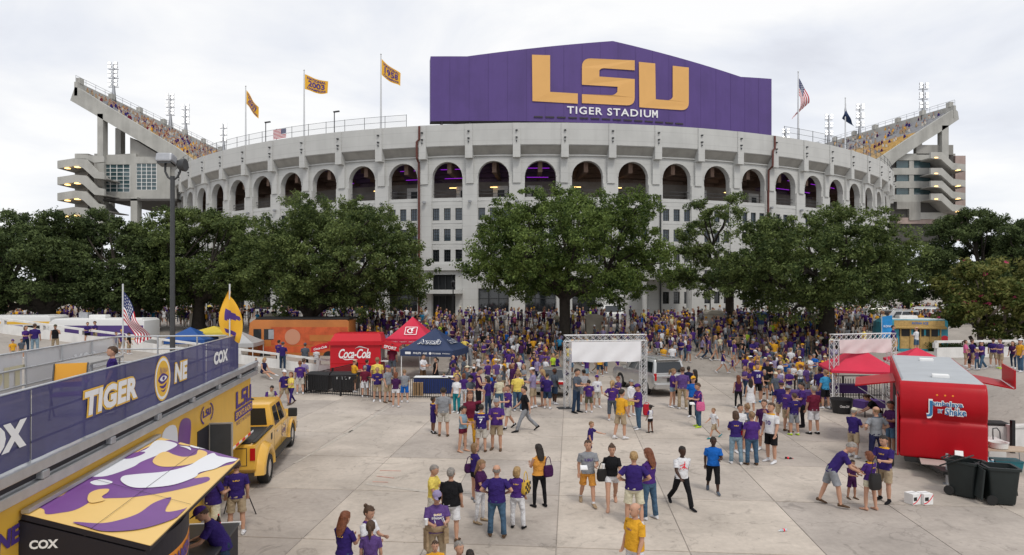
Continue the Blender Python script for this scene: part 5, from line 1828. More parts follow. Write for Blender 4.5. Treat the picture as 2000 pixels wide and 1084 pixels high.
part('windshield', MB().box((-3.72, 0, 2.2), (0.05, 2.1, 0.9)), 'dark_glass', RV)
x = at(30, 640, 54).x
RV = box_vehicle('motor_home', 'white motor home with gold and purple bands at the left picture edge', 'motor home', (x, 54, gz(x, 54) - 0.4), R(3), 7.0, 2.5, 3.3, 0.5, 'white_body', 'white_paint',
     ((2.75, 0.22, 'print_gold', -0.5, 0.5), (2.45, 0.22, 'print_purple', -0.5, 0.2), (2.3, 0.5, 'dark_glass', 0.22, 0.45)))
# orange food truck
mat('orange_paint', (0.50, 0.17, 0.04), 0.45, var=0.15, vs=0.6)
mat('red_orange_paint', (0.55, 0.10, 0.03), 0.45, var=0.35, vs=1.2)
mat('peach_print', (0.55, 0.26, 0.16), 0.6)
x = at(592, 660, 54).x
FT = box_vehicle('food_truck', 'orange food truck with flame coloured side behind the white barrier', 'food truck', (x, 54, gz(x, 54) - 0.75), 0, 8.0, 2.4, 3.35, 0.5, 'orange_paint', 'trim_black',
     ((2.05, 1.45, 'red_orange_paint', -0.27, 0.49), (1.0, 0.5, 'red_orange_paint', -0.40, 0.49)))
part('roof_rack', MB().box((0.3, 0, 3.45), (7.4, 2.3, 0.16)), 'trim_black', FT)
part('windshield', MB().box((-3.86, 0, 2.25), (0.06, 2.0, 0.85), 0, 0, 0, R(9)), 'dark_glass', FT)
for (x0, w) in ((-3.25, 0.62), (-2.35, 0.75)):
 part('side_window', MB().box((x0, -1.21, 2.2), (w, 0.02, 0.85)), 'dark_glass', FT)
part('side_window', MB().box((-2.15, -1.222, 2.2), (0.42, 0.02, 0.75)), 'galvanised', FT)
part('serving_hatch', MB().box((1.9, -1.22, 1.9), (2.0, 0.02, 0.5)), 'orange_paint', FT)
mb = MB()
F = frame((-0.45, -1.225, 2.0), (1, 0, 0), (0, 0, 1))
shape(mb, F, [(0.62 * math.cos(a), 0.62 * math.sin(a)) for a in np.linspace(0, 2 * math.pi, 25)[:-1]], 1, 0.004)
part('side_print', mb, ['print_white', 'peach_print'], FT)
# ice truck at the right
mat('thatch', (0.42, 0.27, 0.09), 0.9, var=0.35, vs=12)
mat('bamboo', (0.50, 0.33, 0.12), 0.7, var=0.25, vs=6)
mat('turquoise', (0.05, 0.32, 0.42), 0.5, var=0.5, vs=1.2)
mat('kona_blue', (0.01, 0.16, 0.55), 0.5)
x = at(1778, 660, 51).x
KT = box_vehicle('ice_truck', 'turquoise and bamboo shaved ice truck with a thatched eave under the crape myrtle', 'food truck', (x, 51.2, gz(x, 51) + 0.45), R(-12), 4.6, 2.2, 2.9, 0.45, 'turquoise', 'white_paint',
     ((1.2, 1.0, 'bamboo', -0.22, 0.40), (2.62, 0.42, 'bamboo', -0.30, 0.45)))
part('thatch_eave', MB().prism([(-1.15, 2.42), (-1.45, 2.28), (-1.42, 2.20), (-1.11, 2.36)], -1.5, 2.1, 'x'), 'thatch', KT)
for (x0, w) in ((-0.75, 0.8), (0.2, 0.7), (1.1, 0.8)):
 part('serving_window', MB().box((x0 + 0.1, -1.12, 1.95), (w, 0.04, 0.62)), 'trim_black', KT)
for k in range(5):
 part('bamboo_post', MB().tube([(-0.95 + 0.68 * k, -1.14, 0.7), (-0.95 + 0.68 * k, -1.14, 2.35)], 0.05, 8), 'bamboo', KT)
part('roof_hatch', MB().box((-0.2, -0.1, 3.05), (1.3, 1.0, 0.28)), 'white_paint', KT, None, 0.1)
mb = MB(); lettering(mb, frame((0.4, -1.13, 2.62), (1, 0, 0), (0, 0, 1)), 'KONA ICE', 1, 0, 0.0, 0.02, 0, 1, 1.1)
part('lettering', mb, 'kona_blue', KT)
for k, (px_, pz, r, m) in enumerate(((-1.9, 1.9, 0.32, 'flag_gold'), (-1.75, 1.1, 0.28, 'kona_blue'), (2.05, 1.5, 0.22, 'print_red'))):
 mb = MB(); shape(mb, frame((px_, -1.108, pz), (1, 0, 0), (0, 0, 1)), blob([(r * math.cos(a) * (1 + 0.2 * (i % 2)), r * math.sin(a)) for i, a in enumerate(np.linspace(0, 2 * math.pi, 11)[:-1])], 3))
 part('side_print', mb, m, KT)
p = KT.location
t = thing('feather_banner', 'upright blue KONA banner standing left of the ice truck', 'banner', (at(1722, 660, 49.5).x, 49.5, gz(28, 49.5)))
part('pole', MB().tube([(0, 0, 0), (0, 0, 4.0)], 0.03, 6), 'pole_white', t)
v = [(0.03 + 0.75 * i / 6 , 0.05 * math.sin(i), 2.2 + 1.6 * j / 4 + 0.02 * i) for j in range(5) for i in range(7)]
mb = MB().add(v, [(j * 7 + i, j * 7 + i + 1, j * 7 + 8 + i, j * 7 + 7 + i) for j in range(4) for i in range(6)])
mat('banner_blue', (0.02, 0.26, 0.62), 0.6, var=0.3, vs=2)
part('banner_cloth', mb, 'banner_blue', t, 180)
mb = MB(); lettering(mb, frame((0.42, -0.07, 3.1), (1, 0, 0), (0, 0, 1)), 'KONA', 1, 0, 0.0, 0.02, 0, 1, 0.62)
part('lettering', mb, 'print_white', t)
# white delivery truck by the stadium wall
x = at(1196, 600, 70).x
t = thing('delivery_truck', 'white box truck parked against the stadium behind the crowd', 'truck', (x, 70, 2.4))
part('cargo_box', MB().box((0, 2.4, 2.05), (2.4, 4.4, 2.5)), 'white_body', t, None, 0.05)
part('cab', MB().prism([(-1.4, 0.5), (-1.45, 1.1), (-0.55, 1.2), (0.0, 1.95), (0.15, 1.95), (0.15, 0.5)], -1.0, 1.0, 'x'), 'white_body', t, 35, 0.08, recalc=True)
part('windshield', MB().hexa([(-0.85, -0.56, 1.24), (0.85, -0.56, 1.24), (0.85, -0.53, 1.22), (-0.85, -0.53, 1.22), (-0.75, -0.06, 1.88), (0.75, -0.06, 1.88), (0.75, -0.03, 1.86), (-0.75, -0.03, 1.86)]), 'dark_glass', t)
for sx in (-1, 1):
 mb = MB().lathe([(0.12, -0.12), (0.38, -0.12), (0.38, 0.12), (0.12, 0.12)], 16, (0.9 * sx, -0.8, 0.38), 0, 'x')
 part('wheel', mb, 'rubber', t, 40)
 part('wing_mirror', MB().box((1.2 * sx, -0.45, 1.4), (0.16, 0.08, 0.4)), 'trim_black', t)
 part('headlamp', MB().box((0.78 * sx, -1.46, 0.9), (0.3, 0.06, 0.18)), 'clear_plastic', t)
# ================================================================== walls, fences, posts
def barrier(label, pts, h=1.0):
 t = thing('barrier_wall', label, 'wall')
 for a, b in zip(pts[:-1], pts[1:]):
  a, b = Vector(a), Vector(b)
  d = (b - a); L = d.length; n = max(1, int(L / 2.6))
  for k in range(n):
   p, q = a + d * k / n, a + d * (k + 1) / n
   zp, zq = gz(p.x, p.y), gz(q.x, q.y)
   mb = MB().beam((p.x, p.y, zp + h * 0.27), (q.x, q.y, zq + h * 0.27), 0.24, h * 0.72)
   part('wall_panel', mb, 'barrier_white', t)
   mb = MB().box((p.x, p.y, zp + h * 0.78), (0.22, 0.26, h * 0.34))
   part('post', mb, 'barrier_white', t)
  za, zb = gz(a.x, a.y), gz(b.x, b.y)
  m = 10
  mb = MB()
  for k in range(m):
   p, q = a + d * k / m, a + d * (k + 1) / m
   mb.beam((p.x, p.y, gz(p.x, p.y) + h), (q.x, q.y, gz(q.x, q.y) + h), 0.26, 0.13)
  part('rail', mb, 'barrier_white', t)
 return t
grime_mat('barrier_white', (0.70, 0.69, 0.67), 0.7, 0.18, 1.2, 0.05)
barrier('white concrete barrier along the left ramp', [(-60, 46.6, 0), (-30, 46.4, 0), (-13.6, 46.8, 0), (-11.8, 47.2, 0)])
RB = [gat(1822, 706), gat(1905, 700), gat(2060, 690)]
barrier('white concrete barrier along the right ramp below the crape myrtle', [(26.6, 41.8, 0), (31, 42.4, 0), (42, 43.5, 0)])
picket = MB().box((0, 0, 0.55), (0.028, 0.028, 1.0)).mesh('picket', ['black_metal'])
def iron_fence(label, a, b, h=1.1, step=0.115, single=True, thick=0.05, zf=None):
 a, b = Vector((a[0], a[1], 0)), Vector((b[0], b[1], 0))
 t = thing('iron_fence', label, 'fence')
 L = (b - a).length
 ang = math.atan2(b.y - a.y, b.x - a.x)
 Z = lambda p: (gz(p.x, p.y) if zf is None else zf)
 n = int(L / step)
 mb = MB()
 for k in range(n + 1):
  p = a.lerp(b, k / n)
  if single:
   o = obj('picket', picket, t, (p.x, p.y, Z(p)), ang)
   o.scale = (1, 1, h / 1.1)
  else:
   mb.box((p.x, p.y, Z(p) + h * 0.5), (0.03, 0.03, h * 0.92), ang)
 if not single:
  o = part('pickets', mb, 'black_metal', t)
  o['kind'] = 'stuff'
 for z in (0.10, h):
  part('rail', MB().beam((a.x, a.y, Z(a) + z), (b.x, b.y, Z(b) + z), thick, thick), 'black_metal', t)
 m = max(1, int(L / 2.4))
 for k in range(m + 1):
  p = a.lerp(b, k / m)
  part('post', MB().box((p.x, p.y, Z(p) + h * 0.52), (0.09, 0.09, h * 1.06), ang), 'black_metal', t)
 return t
fa, fb, fc = gat(592, 769), gat(742, 778), gat(889, 779)
iron_fence('low black fence in front of the black carts and red stand', fa, fb, 1.12)
iron_fence('low black fence in front of the blue tent', (fb.x + 0.05, fb.y, 0), fc, 1.12)
p = gat(592, 767)
iron_fence('short black fence turning back from the carts to the red stand', (fa.x, fa.y + 0.1, 0), (fa.x + 1.6, fa.y + 6.5, 0), 1.05)
for (u0, u1, v0, v1, lab, rot) in ((905, 1088, 652, 655, 'black fence on the raised walk, upper one left of the centre oak', 0), (945, 1085, 676, 681, 'black fence on the slope, lower one left of the centre oak', 0), (1110, 1150, 655, 653, 'black fence between the centre oak and the stone pillar', 0),
         (1408, 1520, 650, 646, 'black fence right of the bull-nosed stone pillar', 0), (1525, 1606, 655, 660, 'black fence left of the thick oak trunk', 0), (700, 780, 648, 650, 'black fence behind the red tent', 0)):
 a, b = gat(u0, v0), gat(u1, v1)
 iron_fence(lab, a, b, 1.35, 0.15, False, 0.04)
# fence and wall beside the red trailer
a, b = gat(1935, 800), gat(1972, 850)
iron_fence('black stair railing behind the red trailer', (16.9, 24.5, 0), (17.9, 29.2, 0), 1.2, 0.12, True)
t = thing('ramp_wall', 'low white wall at the right edge behind the red trailer', 'wall')
part('wall_panel', MB().beam((18.4, 24.6, 0.45), (26, 26.0, 0.45), 0.25, 0.9), 'barrier_white', t)
part('coping', MB().beam((18.4, 24.6, 0.94), (26, 26.0, 0.94), 0.34, 0.08), 'barrier_white', t)
part('post', MB().box((18.35, 24.4, 0.6), (0.12, 0.12, 1.2)), 'black_metal', t)
# black fence behind the red canopy
a, b = (15.8, 37.2), (20.6, 36.0)
iron_fence('black fence behind the purple tables under the red canopy', a, b, 1.15, 0.13, True)
# stone pillars
mat('limestone', (0.42, 0.38, 0.31), 0.9, var=0.12, vs=2, bump=0.2, bs=12)
for (u, v, w, h, lab) in ((896, 652, 1.0, 1.5, 'square stone pillar beside the stadium entrance fence'), (1160, 652, 1.5, 1.7, 'stone pillar right of the centre oak'), (1394, 648, 1.5, 1.9, 'bull-nosed stone pillar with orange barrels beside it'),
       (735, 650, 1.0, 1.3, 'stone pillar behind the red tent'), (530, 640, 1.1, 1.3, 'stone pillar above the orange food truck'), (385, 640, 1.1, 1.4, 'stone pillar behind the tall lamp post'), (25, 632, 1.2, 1.4, 'stone pillar at the far left behind the motor home'), (1600, 650, 1.0, 1.7, 'stone pillar touching the thick oak trunk'), (1722, 640, 1.0, 1.6, 'stone pillar behind the blue banner')):
 p = gat(u, v)
 t = thing('stone_pillar', lab, 'pillar', (p.x, p.y, p.z - 0.1), 0, 'stone pillars along the raised walk')
 part('shaft', MB().box((0, 0, h * 0.45), (w, w * 0.8, h * 0.9)), 'limestone', t, None, 0.06)
 part('cap', MB().prism([(-w * 0.55, h * 0.9), (w * 0.55, h * 0.9), (w * 0.5, h * 1.0), (w * 0.25, h * 1.08), (-w * 0.25, h * 1.08), (-w * 0.5, h * 1.0)], -w * 0.44, w * 0.44, 'y'), 'limestone', t, None, 0.03)
mat('safety_orange', (0.75, 0.12, 0.03), 0.6)
for k, u in enumerate((1409, 1416, 1425)):
 p = gat(u, 650)
 t = thing('marker_post', 'orange marker post beside the bull-nosed pillar, %s of three' % ('left', 'middle', 'right')[k], 'post', p)
 part('post', MB().lathe([(0.05, 0), (0.05, 0.95), (0.03, 1.0)], 8), 'safety_orange', t)
 part('base', MB().box((0, 0, 0.04), (0.3, 0.3, 0.08)), 'rubber', t)
mat('bin_blue', (0.02, 0.06, 0.16), 0.5)
for (u, v, lab) in ((1455, 628, 'blue wheeled bin left of two by the stadium wall'), (1486, 628, 'blue wheeled bin right of two by the stadium wall')):
 p = gat(u, 636)
 t = thing('wheeled_bin', lab, 'bin', p)
 part('body', MB().hexa([(-0.5, -0.35, 0.1), (0.5, -0.35, 0.1), (0.5, 0.35, 0.1), (-0.5, 0.35, 0.1), (-0.62, -0.45, 1.2), (0.62, -0.45, 1.2), (0.62, 0.45, 1.2), (-0.62, 0.45, 1.2)]), 'bin_blue', t)
 part('lid', MB().box((0, 0, 1.26), (1.35, 1.0, 0.10), 0, 0, R(6)), 'bin_blue', t)
# tall lamp post at left
x = at(337, 600, 30).x
z = gz(x, 30)
LPST = thing('lamp_post', 'tall dark grey lamp post with two lamp heads behind the trailer', 'lamp post', (x, 30, z))
part('pole', MB().tube([(0, 0, -0.2), (0, 0, 11.1 - z)], [0.12, 0.095], 14), 'grey_pole', LPST, 60)
part('base', MB().lathe([(0.3, 0), (0.3, 0.3), (0.2, 0.4)], 16), 'grey_pole', LPST, 40)
zz = 11.1 - z
part('bracket', MB().tube([(-0.33, 0, zz + 0.55), (-0.33, 0, zz + 0.2), (-0.2, 0, zz - 0.05), (0, 0, zz - 0.2), (0.22, 0, zz - 0.05), (0.34, 0, zz + 0.2), (0.34, 0, zz + 0.4)], 0.05, 8), 'grey_pole', LPST, 60)
mb = MB().box((-0.28, 0, zz + 0.78), (0.72, 0.55, 0.40), 0, 0, R(-12))
part('lamp_head', mb, 'galvanised', LPST, None, 0.08)
part('lamp_lens', MB().box((-0.28, 0, zz + 0.55), (0.62, 0.46, 0.10), 0, 0, R(-12)), 'dark_glass', LPST)
part('floodlight', MB().lathe([(0.05, -0.24), (0.24, -0.1), (0.30, 0.14), (0.27, 0.18)], 16, (0.42, 0, zz + 0.5), 0, 'x'), 'grey_pole', LPST, 40)
for (u, vt, lab) in ((885, 548, 'black lantern post in front of the stadium entrance'), (1387, 560, 'black lantern post left of the thin oak'), (1532, 572, 'black lantern post by the right windows'), (283, 575, 'black lantern post between the left oaks')):
 p = gat(u, 640)
 h = at(u, vt, p.y).z - p.z
 t = thing('lantern_post', lab, 'lamp post', p)
 part('post', MB().tube([(0, 0, 0), (0, 0, 0.4), (0, 0, h - 0.6)], [0.12, 0.07, 0.05], 8), 'black_metal', t, 50)
 part('lantern', MB().lathe([(0.06, h - 0.65), (0.15, h - 0.55), (0.19, h - 0.2), (0.22, h - 0.15), (0.08, h), (0.02, h + 0.08)], 8), 'black_metal', t)
# ================================================================== tents and stands
def tent(label, c, w, d, rz, ze, za, vh, colm, legm='white_paint', name='canopy_tent'):
 t = thing(name, label, 'tent', (c[0], c[1], c[2] if len(c) > 2 else gz(c[0], c[1])), rz)
 mb = MB()
 N = 10
 q = [(-w / 2, -d / 2), (w / 2, -d / 2), (w / 2, d / 2), (-w / 2, d / 2)]
 names = []
 for k in range(4):
  a, b = Vector(q[k]), Vector(q[(k + 1) % 4])
  rows = []
  for j in range(N + 1):
   s = j / N
   row = []
   for i in range(N + 1):
    p = a.lerp(b, i / N) * (1 - s)
    edge = 1 - abs(2 * i / N - 1)
    zz = ze + (za - ze) * s ** 1.12 - 0.07 * math.sin(math.pi * s) * edge - 0.03 * edge * (1 - s)
    row.append((p.x, p.y, zz))
   rows.append(row)
  v = [p for r in rows for p in r]
  mb.add(v, [(j * (N + 1) + i, j * (N + 1) + i + 1, (j + 1) * (N + 1) + i + 1, (j + 1) * (N + 1) + i) for j in range(N) for i in range(N)])
 part('canopy', mb, colm, t, 35)
 for k in range(4):
  a, b = Vector(q[k]), Vector(q[(k + 1) % 4])
  mb = MB()
  v = []
  for i in range(N + 1):
   p = a.lerp(b, i / N) * 1.003
   e = 0.03 * (1 - abs(2 * i / N - 1))
   v += [(p.x, p.y, ze - e), (p.x * 1.004, p.y * 1.004, ze - vh - e * 0.4)]
  mb.add(v, [(2 * i + 1, 2 * i + 3, 2 * i + 2, 2 * i) for i in range(N)])
  part('valance', mb, colm, t)
 lg = MB().box((0, 0, (ze - 0.02) / 2), (0.045, 0.045, ze - 0.02)).mesh('leg', [MATS[legm]])
 for p in q:
  obj('leg', lg, t, (p[0] * 0.97, p[1] * 0.97, 0))
 return t
mat('tent_red', (0.56, 0.018, 0.055), 0.6, var=0.08, vs=1)
mat('tent_navy', (0.022, 0.038, 0.095), 0.6, var=0.08, vs=1)
mat('tent_blue', (0.015, 0.075, 0.27), 0.6, var=0.08, vs=1)
mat('tent_yellow', (0.62, 0.48, 0.06), 0.6, var=0.08, vs=1)
mat('tent_grey', (0.42, 0.42, 0.42), 0.6, var=0.08, vs=1)
mat('tent_black', (0.03, 0.032, 0.036), 0.6)
p = gat(786, 742)
nz_ = R(-14)
NT = tent('navy blue canopy tent with white sponsor lettering', (p.x + 2.0, p.y + 1.5, 0), 3.7, 3.3, nz_, 1.98, 3.35, 0.42, 'tent_navy')
F = lambda x, z: frame((x, -3.3 / 2 * 1.006 - 0.012, z), (1, 0, 0), (0, 0, 1))
mb = MB()
for (s, x, w) in (('PHILIPS', -0.65, 0.55), ('A&E', -0.1, 0.30), ('SYLVANIA', 0.72, 0.60), ('Westinghouse', 1.38, 0.55)):
 lettering(mb, F(x, 1.77), s, 1, 0, 0.0, 0.02, 0, 1, w)
shape(mb, F(-1.3, 1.77), rpoly([(-0.2, -0.08, 0.03), (0.2, -0.08, 0.03), (0.2, 0.08, 0.03), (-0.2, 0.08, 0.03)]))
shape(mb, F(0.27, 1.77), [(0.09 * math.cos(a), 0.09 * math.sin(a)) for a in np.linspace(0, 2 * math.pi, 17)[:-1]])
part('lettering', mb, 'print_white', NT)
def roof_letter(T, s, w, h, t, ze, za, half, side=0, m='print_white', x0=0.0, edge=None, lift=0.03):
 """Lettering lying on a canopy slope; side 0 front, 1 right."""
 a0 = Vector((x0, -half, ze)); up = (Vector((0, 0, za)) - Vector((0, -half, ze)))
 o = a0 + up * t
 ex, ey = Vector((1, 0, 0)), up.normalized()
 if side:
  Rm = Matrix.Rotation(math.pi / 2, 3, 'Z')
  o, ex, ey = Rm @ o, Rm @ ex, Rm @ ey
 F_ = frame(o, ex, ey)
 if edge:
  mb = MB(); lettering(mb, F_, s, 1, 0, lift, 0.09, 0.12, 1, w * 1.04, h * 1.15)
  part('lettering', mb, edge, T)
 mb = MB(); lettering(mb, F_, s, 1, 0, lift + 0.008, 0.03, 0.12, 1, w, h)
 part('lettering', mb, m, T)
roof_letter(NT, "Aaron's", 1.55, 0.42, 0.36, 1.98, 3.35, 3.3 / 2, 0, 'tent_navy', 0.0, 'print_white')
roof_letter(NT, "Aaron's", 1.35, 0.40, 0.36, 1.98, 3.35, 3.7 / 2, 1, 'tent_navy', 0.0, 'print_white')
p = gat(742, 728)
CT = tent('red canopy tent with white script emblem behind the red stand', (p.x + 2.0, p.y + 2.4), 3.3, 3.1, R(-4), 2.15, 3.7, 0.40, 'tent_red')
mb = MB()
Fq = frame(Vector((0.1, -1.55, 2.15)) + (Vector((0, 0, 3.7)) - Vector((0, -1.55, 2.15))) * 0.34, (1, 0, 0), (Vector((0, 0, 3.7)) - Vector((0, -1.55, 2.15))))
for (x, y, w, h) in ((0, 0.36, 0.86, 0.05), (0, -0.36, 0.86, 0.05), (-0.43, 0, 0.05, 0.76), (0.43, 0, 0.05, 0.76)):
 shape(mb, Fq, [(x - w / 2, y - h / 2), (x + w / 2, y - h / 2), (x + w / 2, y + h / 2), (x - w / 2, y + h / 2)], 0, 0.04)
shape(mb, Fq, [(0.27 * math.cos(a) - 0.03, 0.25 * math.sin(a)) for a in np.linspace(0.9, 5.6, 16)] + [(0.18 * math.cos(a) - 0.03, 0.17 * math.sin(a)) for a in np.linspace(5.6, 0.9, 16)], 0, 0.04)
shape(mb, Fq, blob([(-0.02, 0.18), (0.15, 0.30), (0.30, 0.24), (0.16, 0.22), (0.12, 0.02), (0.26, 0.04), (0.10, -0.04), (0.06, -0.16), (0.02, -0.02)], 3), 0, 0.042)
for k in range(4):
 lettering(mb, frame((-1.05 + 0.68 * k, -1.57, 1.93), (1, 0, 0), (0, 0, 1)), 'Chick-fil-A', 1, 0, 0.0, 0.0, 0.3, 1, 0.5)
part('lettering', mb, 'print_white', CT)
for (u, v, Y, w, k, lab) in ((372, 655, 52, 3.2, 'tent_blue', 'small blue canopy tent behind the tall lamp post'), (418, 655, 54, 3.0, 'tent_yellow', 'yellow canopy tent behind the gold trailer flag'), (466, 660, 51, 3.0, 'tent_grey', 'light grey canopy tent left of the orange food truck')):
 x = at(u, v, Y).x
 tent(lab, (x, Y, gz(x, Y) - 0.3), w, w, 0.1, 1.9, 2.35 if k == 'tent_yellow' else 2.8, 0.3, k)
p = gat(1690, 800)
tent('red canopy tent over purple tables beside the red trailer', (17.9, 34.4, 0), 3.2, 3.2, R(-14), 1.95, 3.05, 0.12, 'tent_red')
tent('red canopy tent mostly hidden behind the red trailer roof', (21.6, 35.5, 0.3), 2.6, 2.6, R(-15), 1.9, 2.6, 0.12, 'tent_red')
# red drink stand
mat('cola_red', (0.50, 0.008, 0.018), 0.4, var=0.06, vs=1)
p0 = gat(643, 737)
DS = thing('drink_stand', 'red drink stand with white script lettering and two side awnings', 'drink stand', (p0.x + 1.7, p0.y + 1.2, 0), R(4))
part('body', MB().box((0, 0, 1.15), (3.4, 2.4, 2.3)), 'cola_red', DS, None, 0.03)
part('roof', MB().hexa([(-1.8, -1.3, 2.3), (1.8, -1.3, 2.3), (1.8, 1.3, 2.3), (-1.8, 1.3, 2.3), (-1.5, -0.6, 2.95), (1.6, -0.6, 2.95), (1.6, 1.2, 2.95), (-1.5, 1.2, 2.95)]), 'cola_red', DS, None, 0.03)
part('fascia', MB().box((0, -1.26, 2.33), (3.66, 0.12, 0.28)), 'cola_red', DS)
part('belt_seam', MB().box((0, -1.205, 0.95), (3.38, 0.02, 0.04)), 'tail_red', DS)
for sx in (-1, 1):
 mb = MB().hexa([(1.7 * sx, -1.2, 2.30), (2.95 * sx, -1.2, 2.02), (2.95 * sx, 1.2, 2.02), (1.7 * sx, 1.2, 2.30), (1.7 * sx, -1.2, 2.36), (2.95 * sx, -1.2, 2.08), (2.95 * sx, 1.2, 2.08), (1.7 * sx, 1.2, 2.36)])
 part('side_awning', mb, 'cola_red', DS, recalc=True)
 mb = MB().add([(1.75 * sx, -1.21, 2.33), (2.95 * sx, -1.21, 2.06), (2.95 * sx, -1.21, 1.72), (1.75 * sx, -1.21, 1.98)], [(0, 1, 2, 3)])
 part('valance', mb, 'cola_red', DS)
 mb = MB(); lettering(mb, frame((2.35 * sx, -1.225, 2.02), (1, 0, -0.22 * sx), (0, 0, 1)), 'Coca-Cola' if sx < 0 else 'SPORT', 1, 0, 0.0, 0.03, 0.2, 1, 0.9)
 part('lettering', mb, 'print_white', DS)
part('serving_window', MB().box((1.71, 0, 1.55), (0.03, 1.9, 0.9)), 'galvanised', DS)
part('counter_shelf', MB().box((1.95, 0, 1.08), (0.5, 2.2, 0.05)), 'white_paint', DS)
def script_cola(parent, F, w, m='print_white'):
 mb = MB(); lettering(mb, F, 'Coca-Cola', 1, 0, 0.0, 0.02, 0.35, 0.92, w, w * 0.30)
 k = w
 shape(mb, F, blob([(-0.42 * k, -0.10 * k), (-0.30 * k, -0.17 * k), (-0.10 * k, -0.165 * k), (0.10 * k, -0.19 * k), (-0.08 * k, -0.19 * k), (-0.30 * k, -0.20 * k)], 4))
 shape(mb, F, blob([(0.0 * k, 0.14 * k), (0.12 * k, 0.20 * k), (0.34 * k, 0.17 * k), (0.46 * k, 0.14 * k), (0.30 * k, 0.20 * k), (0.14 * k, 0.235 * k)], 4))
 part('lettering', mb, m, parent)
script_cola(DS, frame((-0.05, -1.21, 1.62), (1, 0, 0), (0, 0, 1)), 2.15)
# black carts behind the fence
for (dx, dy, w, lab, word) in ((0.75, 0.95, 1.25, 'big black cart behind the low fence, left one', None), (2.25, 0.9, 1.5, 'big black cart with white letters behind the low fence', 'HELP')):
 c = Vector((fa.x + dx, fa.y + dy, 0))
 t = thing('black_cart', lab, 'cart', c, R(-3))
 part('body', MB().hexa([(-w * 0.45, -0.45, 0.12), (w * 0.45, -0.45, 0.12), (w * 0.45, 0.45, 0.12), (-w * 0.45, 0.45, 0.12), (-w / 2, -0.52, 1.02), (w / 2, -0.52, 1.02), (w / 2, 0.52, 1.02), (-w / 2, 0.52, 1.02)]), 'black_plastic', t, None, 0.03)
 part('lid', MB().prism([(-0.56, 1.02), (0.56, 1.02), (0.5, 1.12), (0.0, 1.17), (-0.5, 1.12)], -w * 0.52, w * 0.52, 'x'), 'black_plastic', t, None, 0.02)
 for sx in (-1, 1):
  part('wheel', MB().lathe([(0.04, -0.03), (0.11, -0.03), (0.11, 0.03), (0.04, 0.03)], 12, (sx * w * 0.38, -0.38, 0.11), 0, 'x'), 'rubber', t)
 if word:
  mb = MB()
  for k, ch in enumerate(word):
   lettering(mb, frame((-0.35 + 0.24 * k, -0.525, 0.85), (1, 0, 0), (0, 0.07, 1)), ch, 1, 0, 0.0, 0.03, 0, 1, 0.10, 0.15)
  part('lettering', mb, 'print_white', t)
# blue table skirt and cartons under the navy tent
t = thing('skirted_table', 'table with a dark blue skirt under the navy tent', 'table', (gat(850, 772).x, gat(850, 772).y + 0.9, 0))
part('table_top', MB().box((0, 0, 0.92), (2.6, 0.8, 0.05)), 'white_paint', t)
v = []
for k in range(41):
 x_ = -1.3 + 2.6 * k / 40
 v += [(x_, -0.42 - 0.02 * math.sin(k * 1.7), 0.9), (x_, -0.44 - 0.04 * math.sin(k * 1.7), 0.03)]
mb = MB().add(v, [(2 * k + 1, 2 * k + 3, 2 * k + 2, 2 * k) for k in range(40)])
mat('skirt_blue', (0.012, 0.03, 0.14), 0.8)
part('table_skirt', mb, 'skirt_blue', t, 180)
mat('cardboard', (0.33, 0.21, 0.11), 0.85, var=0.1)
for k in range(3):
 p = gat(808 + 7 * k, 774)
 o = tag(part('cardboard_carton', MB().box((p.x, p.y + 0.35, 0.36), (0.17, 0.3, 0.72)).box((p.x, p.y + 0.35, 0.725), (0.05, 0.3, 0.006)), 'cardboard', None, None, 0.006), 'tall cardboard carton under the navy tent, %s of three' % ('left', 'middle', 'right')[k], 'carton')
# ================================================================== truss gates
def truss_run(mb, a, b, w, n):
 a, b = Vector(a), Vector(b)
 d = (b - a).normalized()
 up = Vector((0, 1, 0))
 s = d.cross(up).normalized()
 cs = [(-1, -1), (1, -1), (1, 1), (-1, 1)]
 P = lambda c, t: a.lerp(b, t) + (s * c[0] + up * c[1]) * (w / 2)
 for c in cs:
  mb.tube([P(c, 0), P(c, 1)], 0.020, 6)
 for i in range(n):
  for j in range(4):
   c0, c1 = cs[j], cs[(j + 1) % 4]
   t0, t1 = i / n, (i + 1) / n
   mb.tube([P(c0, t0), P(c1, t1)], 0.009, 5)
   mb.tube([P(c1, t0), P(c0, t1)], 0.009, 5)
def gate(label, a, b, h, bz0, bz1, bm, rz_only=None, lettering_=None):
 a, b = Vector(a), Vector(b)
 L = (b - a).length
 t = thing('truss_gate', label, 'gate', (a.x, a.y, a.z), math.atan2(b.y - a.y, b.x - a.x))
 for x_ in (0, L):
  mb = MB(); truss_run(mb, (x_, 0, 0.03), (x_, 0, h - 0.3), 0.30, 10)
  part('truss_leg', mb, 'truss_white', t, 60)
  part('base_plate', MB().box((x_ - (0.12 if x_ == 0 else -0.12), 0, 0.012), (0.75, 0.6, 0.024)), 'grey_pole', t)
 mb = MB(); truss_run(mb, (-0.15, 0, h - 0.15), (L + 0.15, 0, h - 0.15), 0.30, 13)
 part('truss_beam', mb, 'truss_white', t, 60)
 N = 26
 v = [(0.18 + (L - 0.36) * i / N, -0.17 + 0.035 * math.sin(i * 0.8 + j) * (j / 6), bz1 + (bz0 - bz1) * j / 6 + 0.02 * math.sin(i * 0.5) * (j / 6)) for j in range(7) for i in range(N + 1)]
 mb = MB().add(v, [((j + 1) * (N + 1) + i, (j + 1) * (N + 1) + i + 1, j * (N + 1) + i + 1, j * (N + 1) + i) for j in range(6) for i in range(N)])
 part('banner', mb, bm, t, 180)
 return t
mat('truss_white', (0.66, 0.66, 0.66), 0.45, 0.2)
mat('pink_banner', (0.72, 0.60, 0.60), 0.8, var=0.12, vs=1.5)
a = gat(1108, 797); b = Vector((at(1256, 700, a.y + 0.6).x, a.y + 0.6, 0))
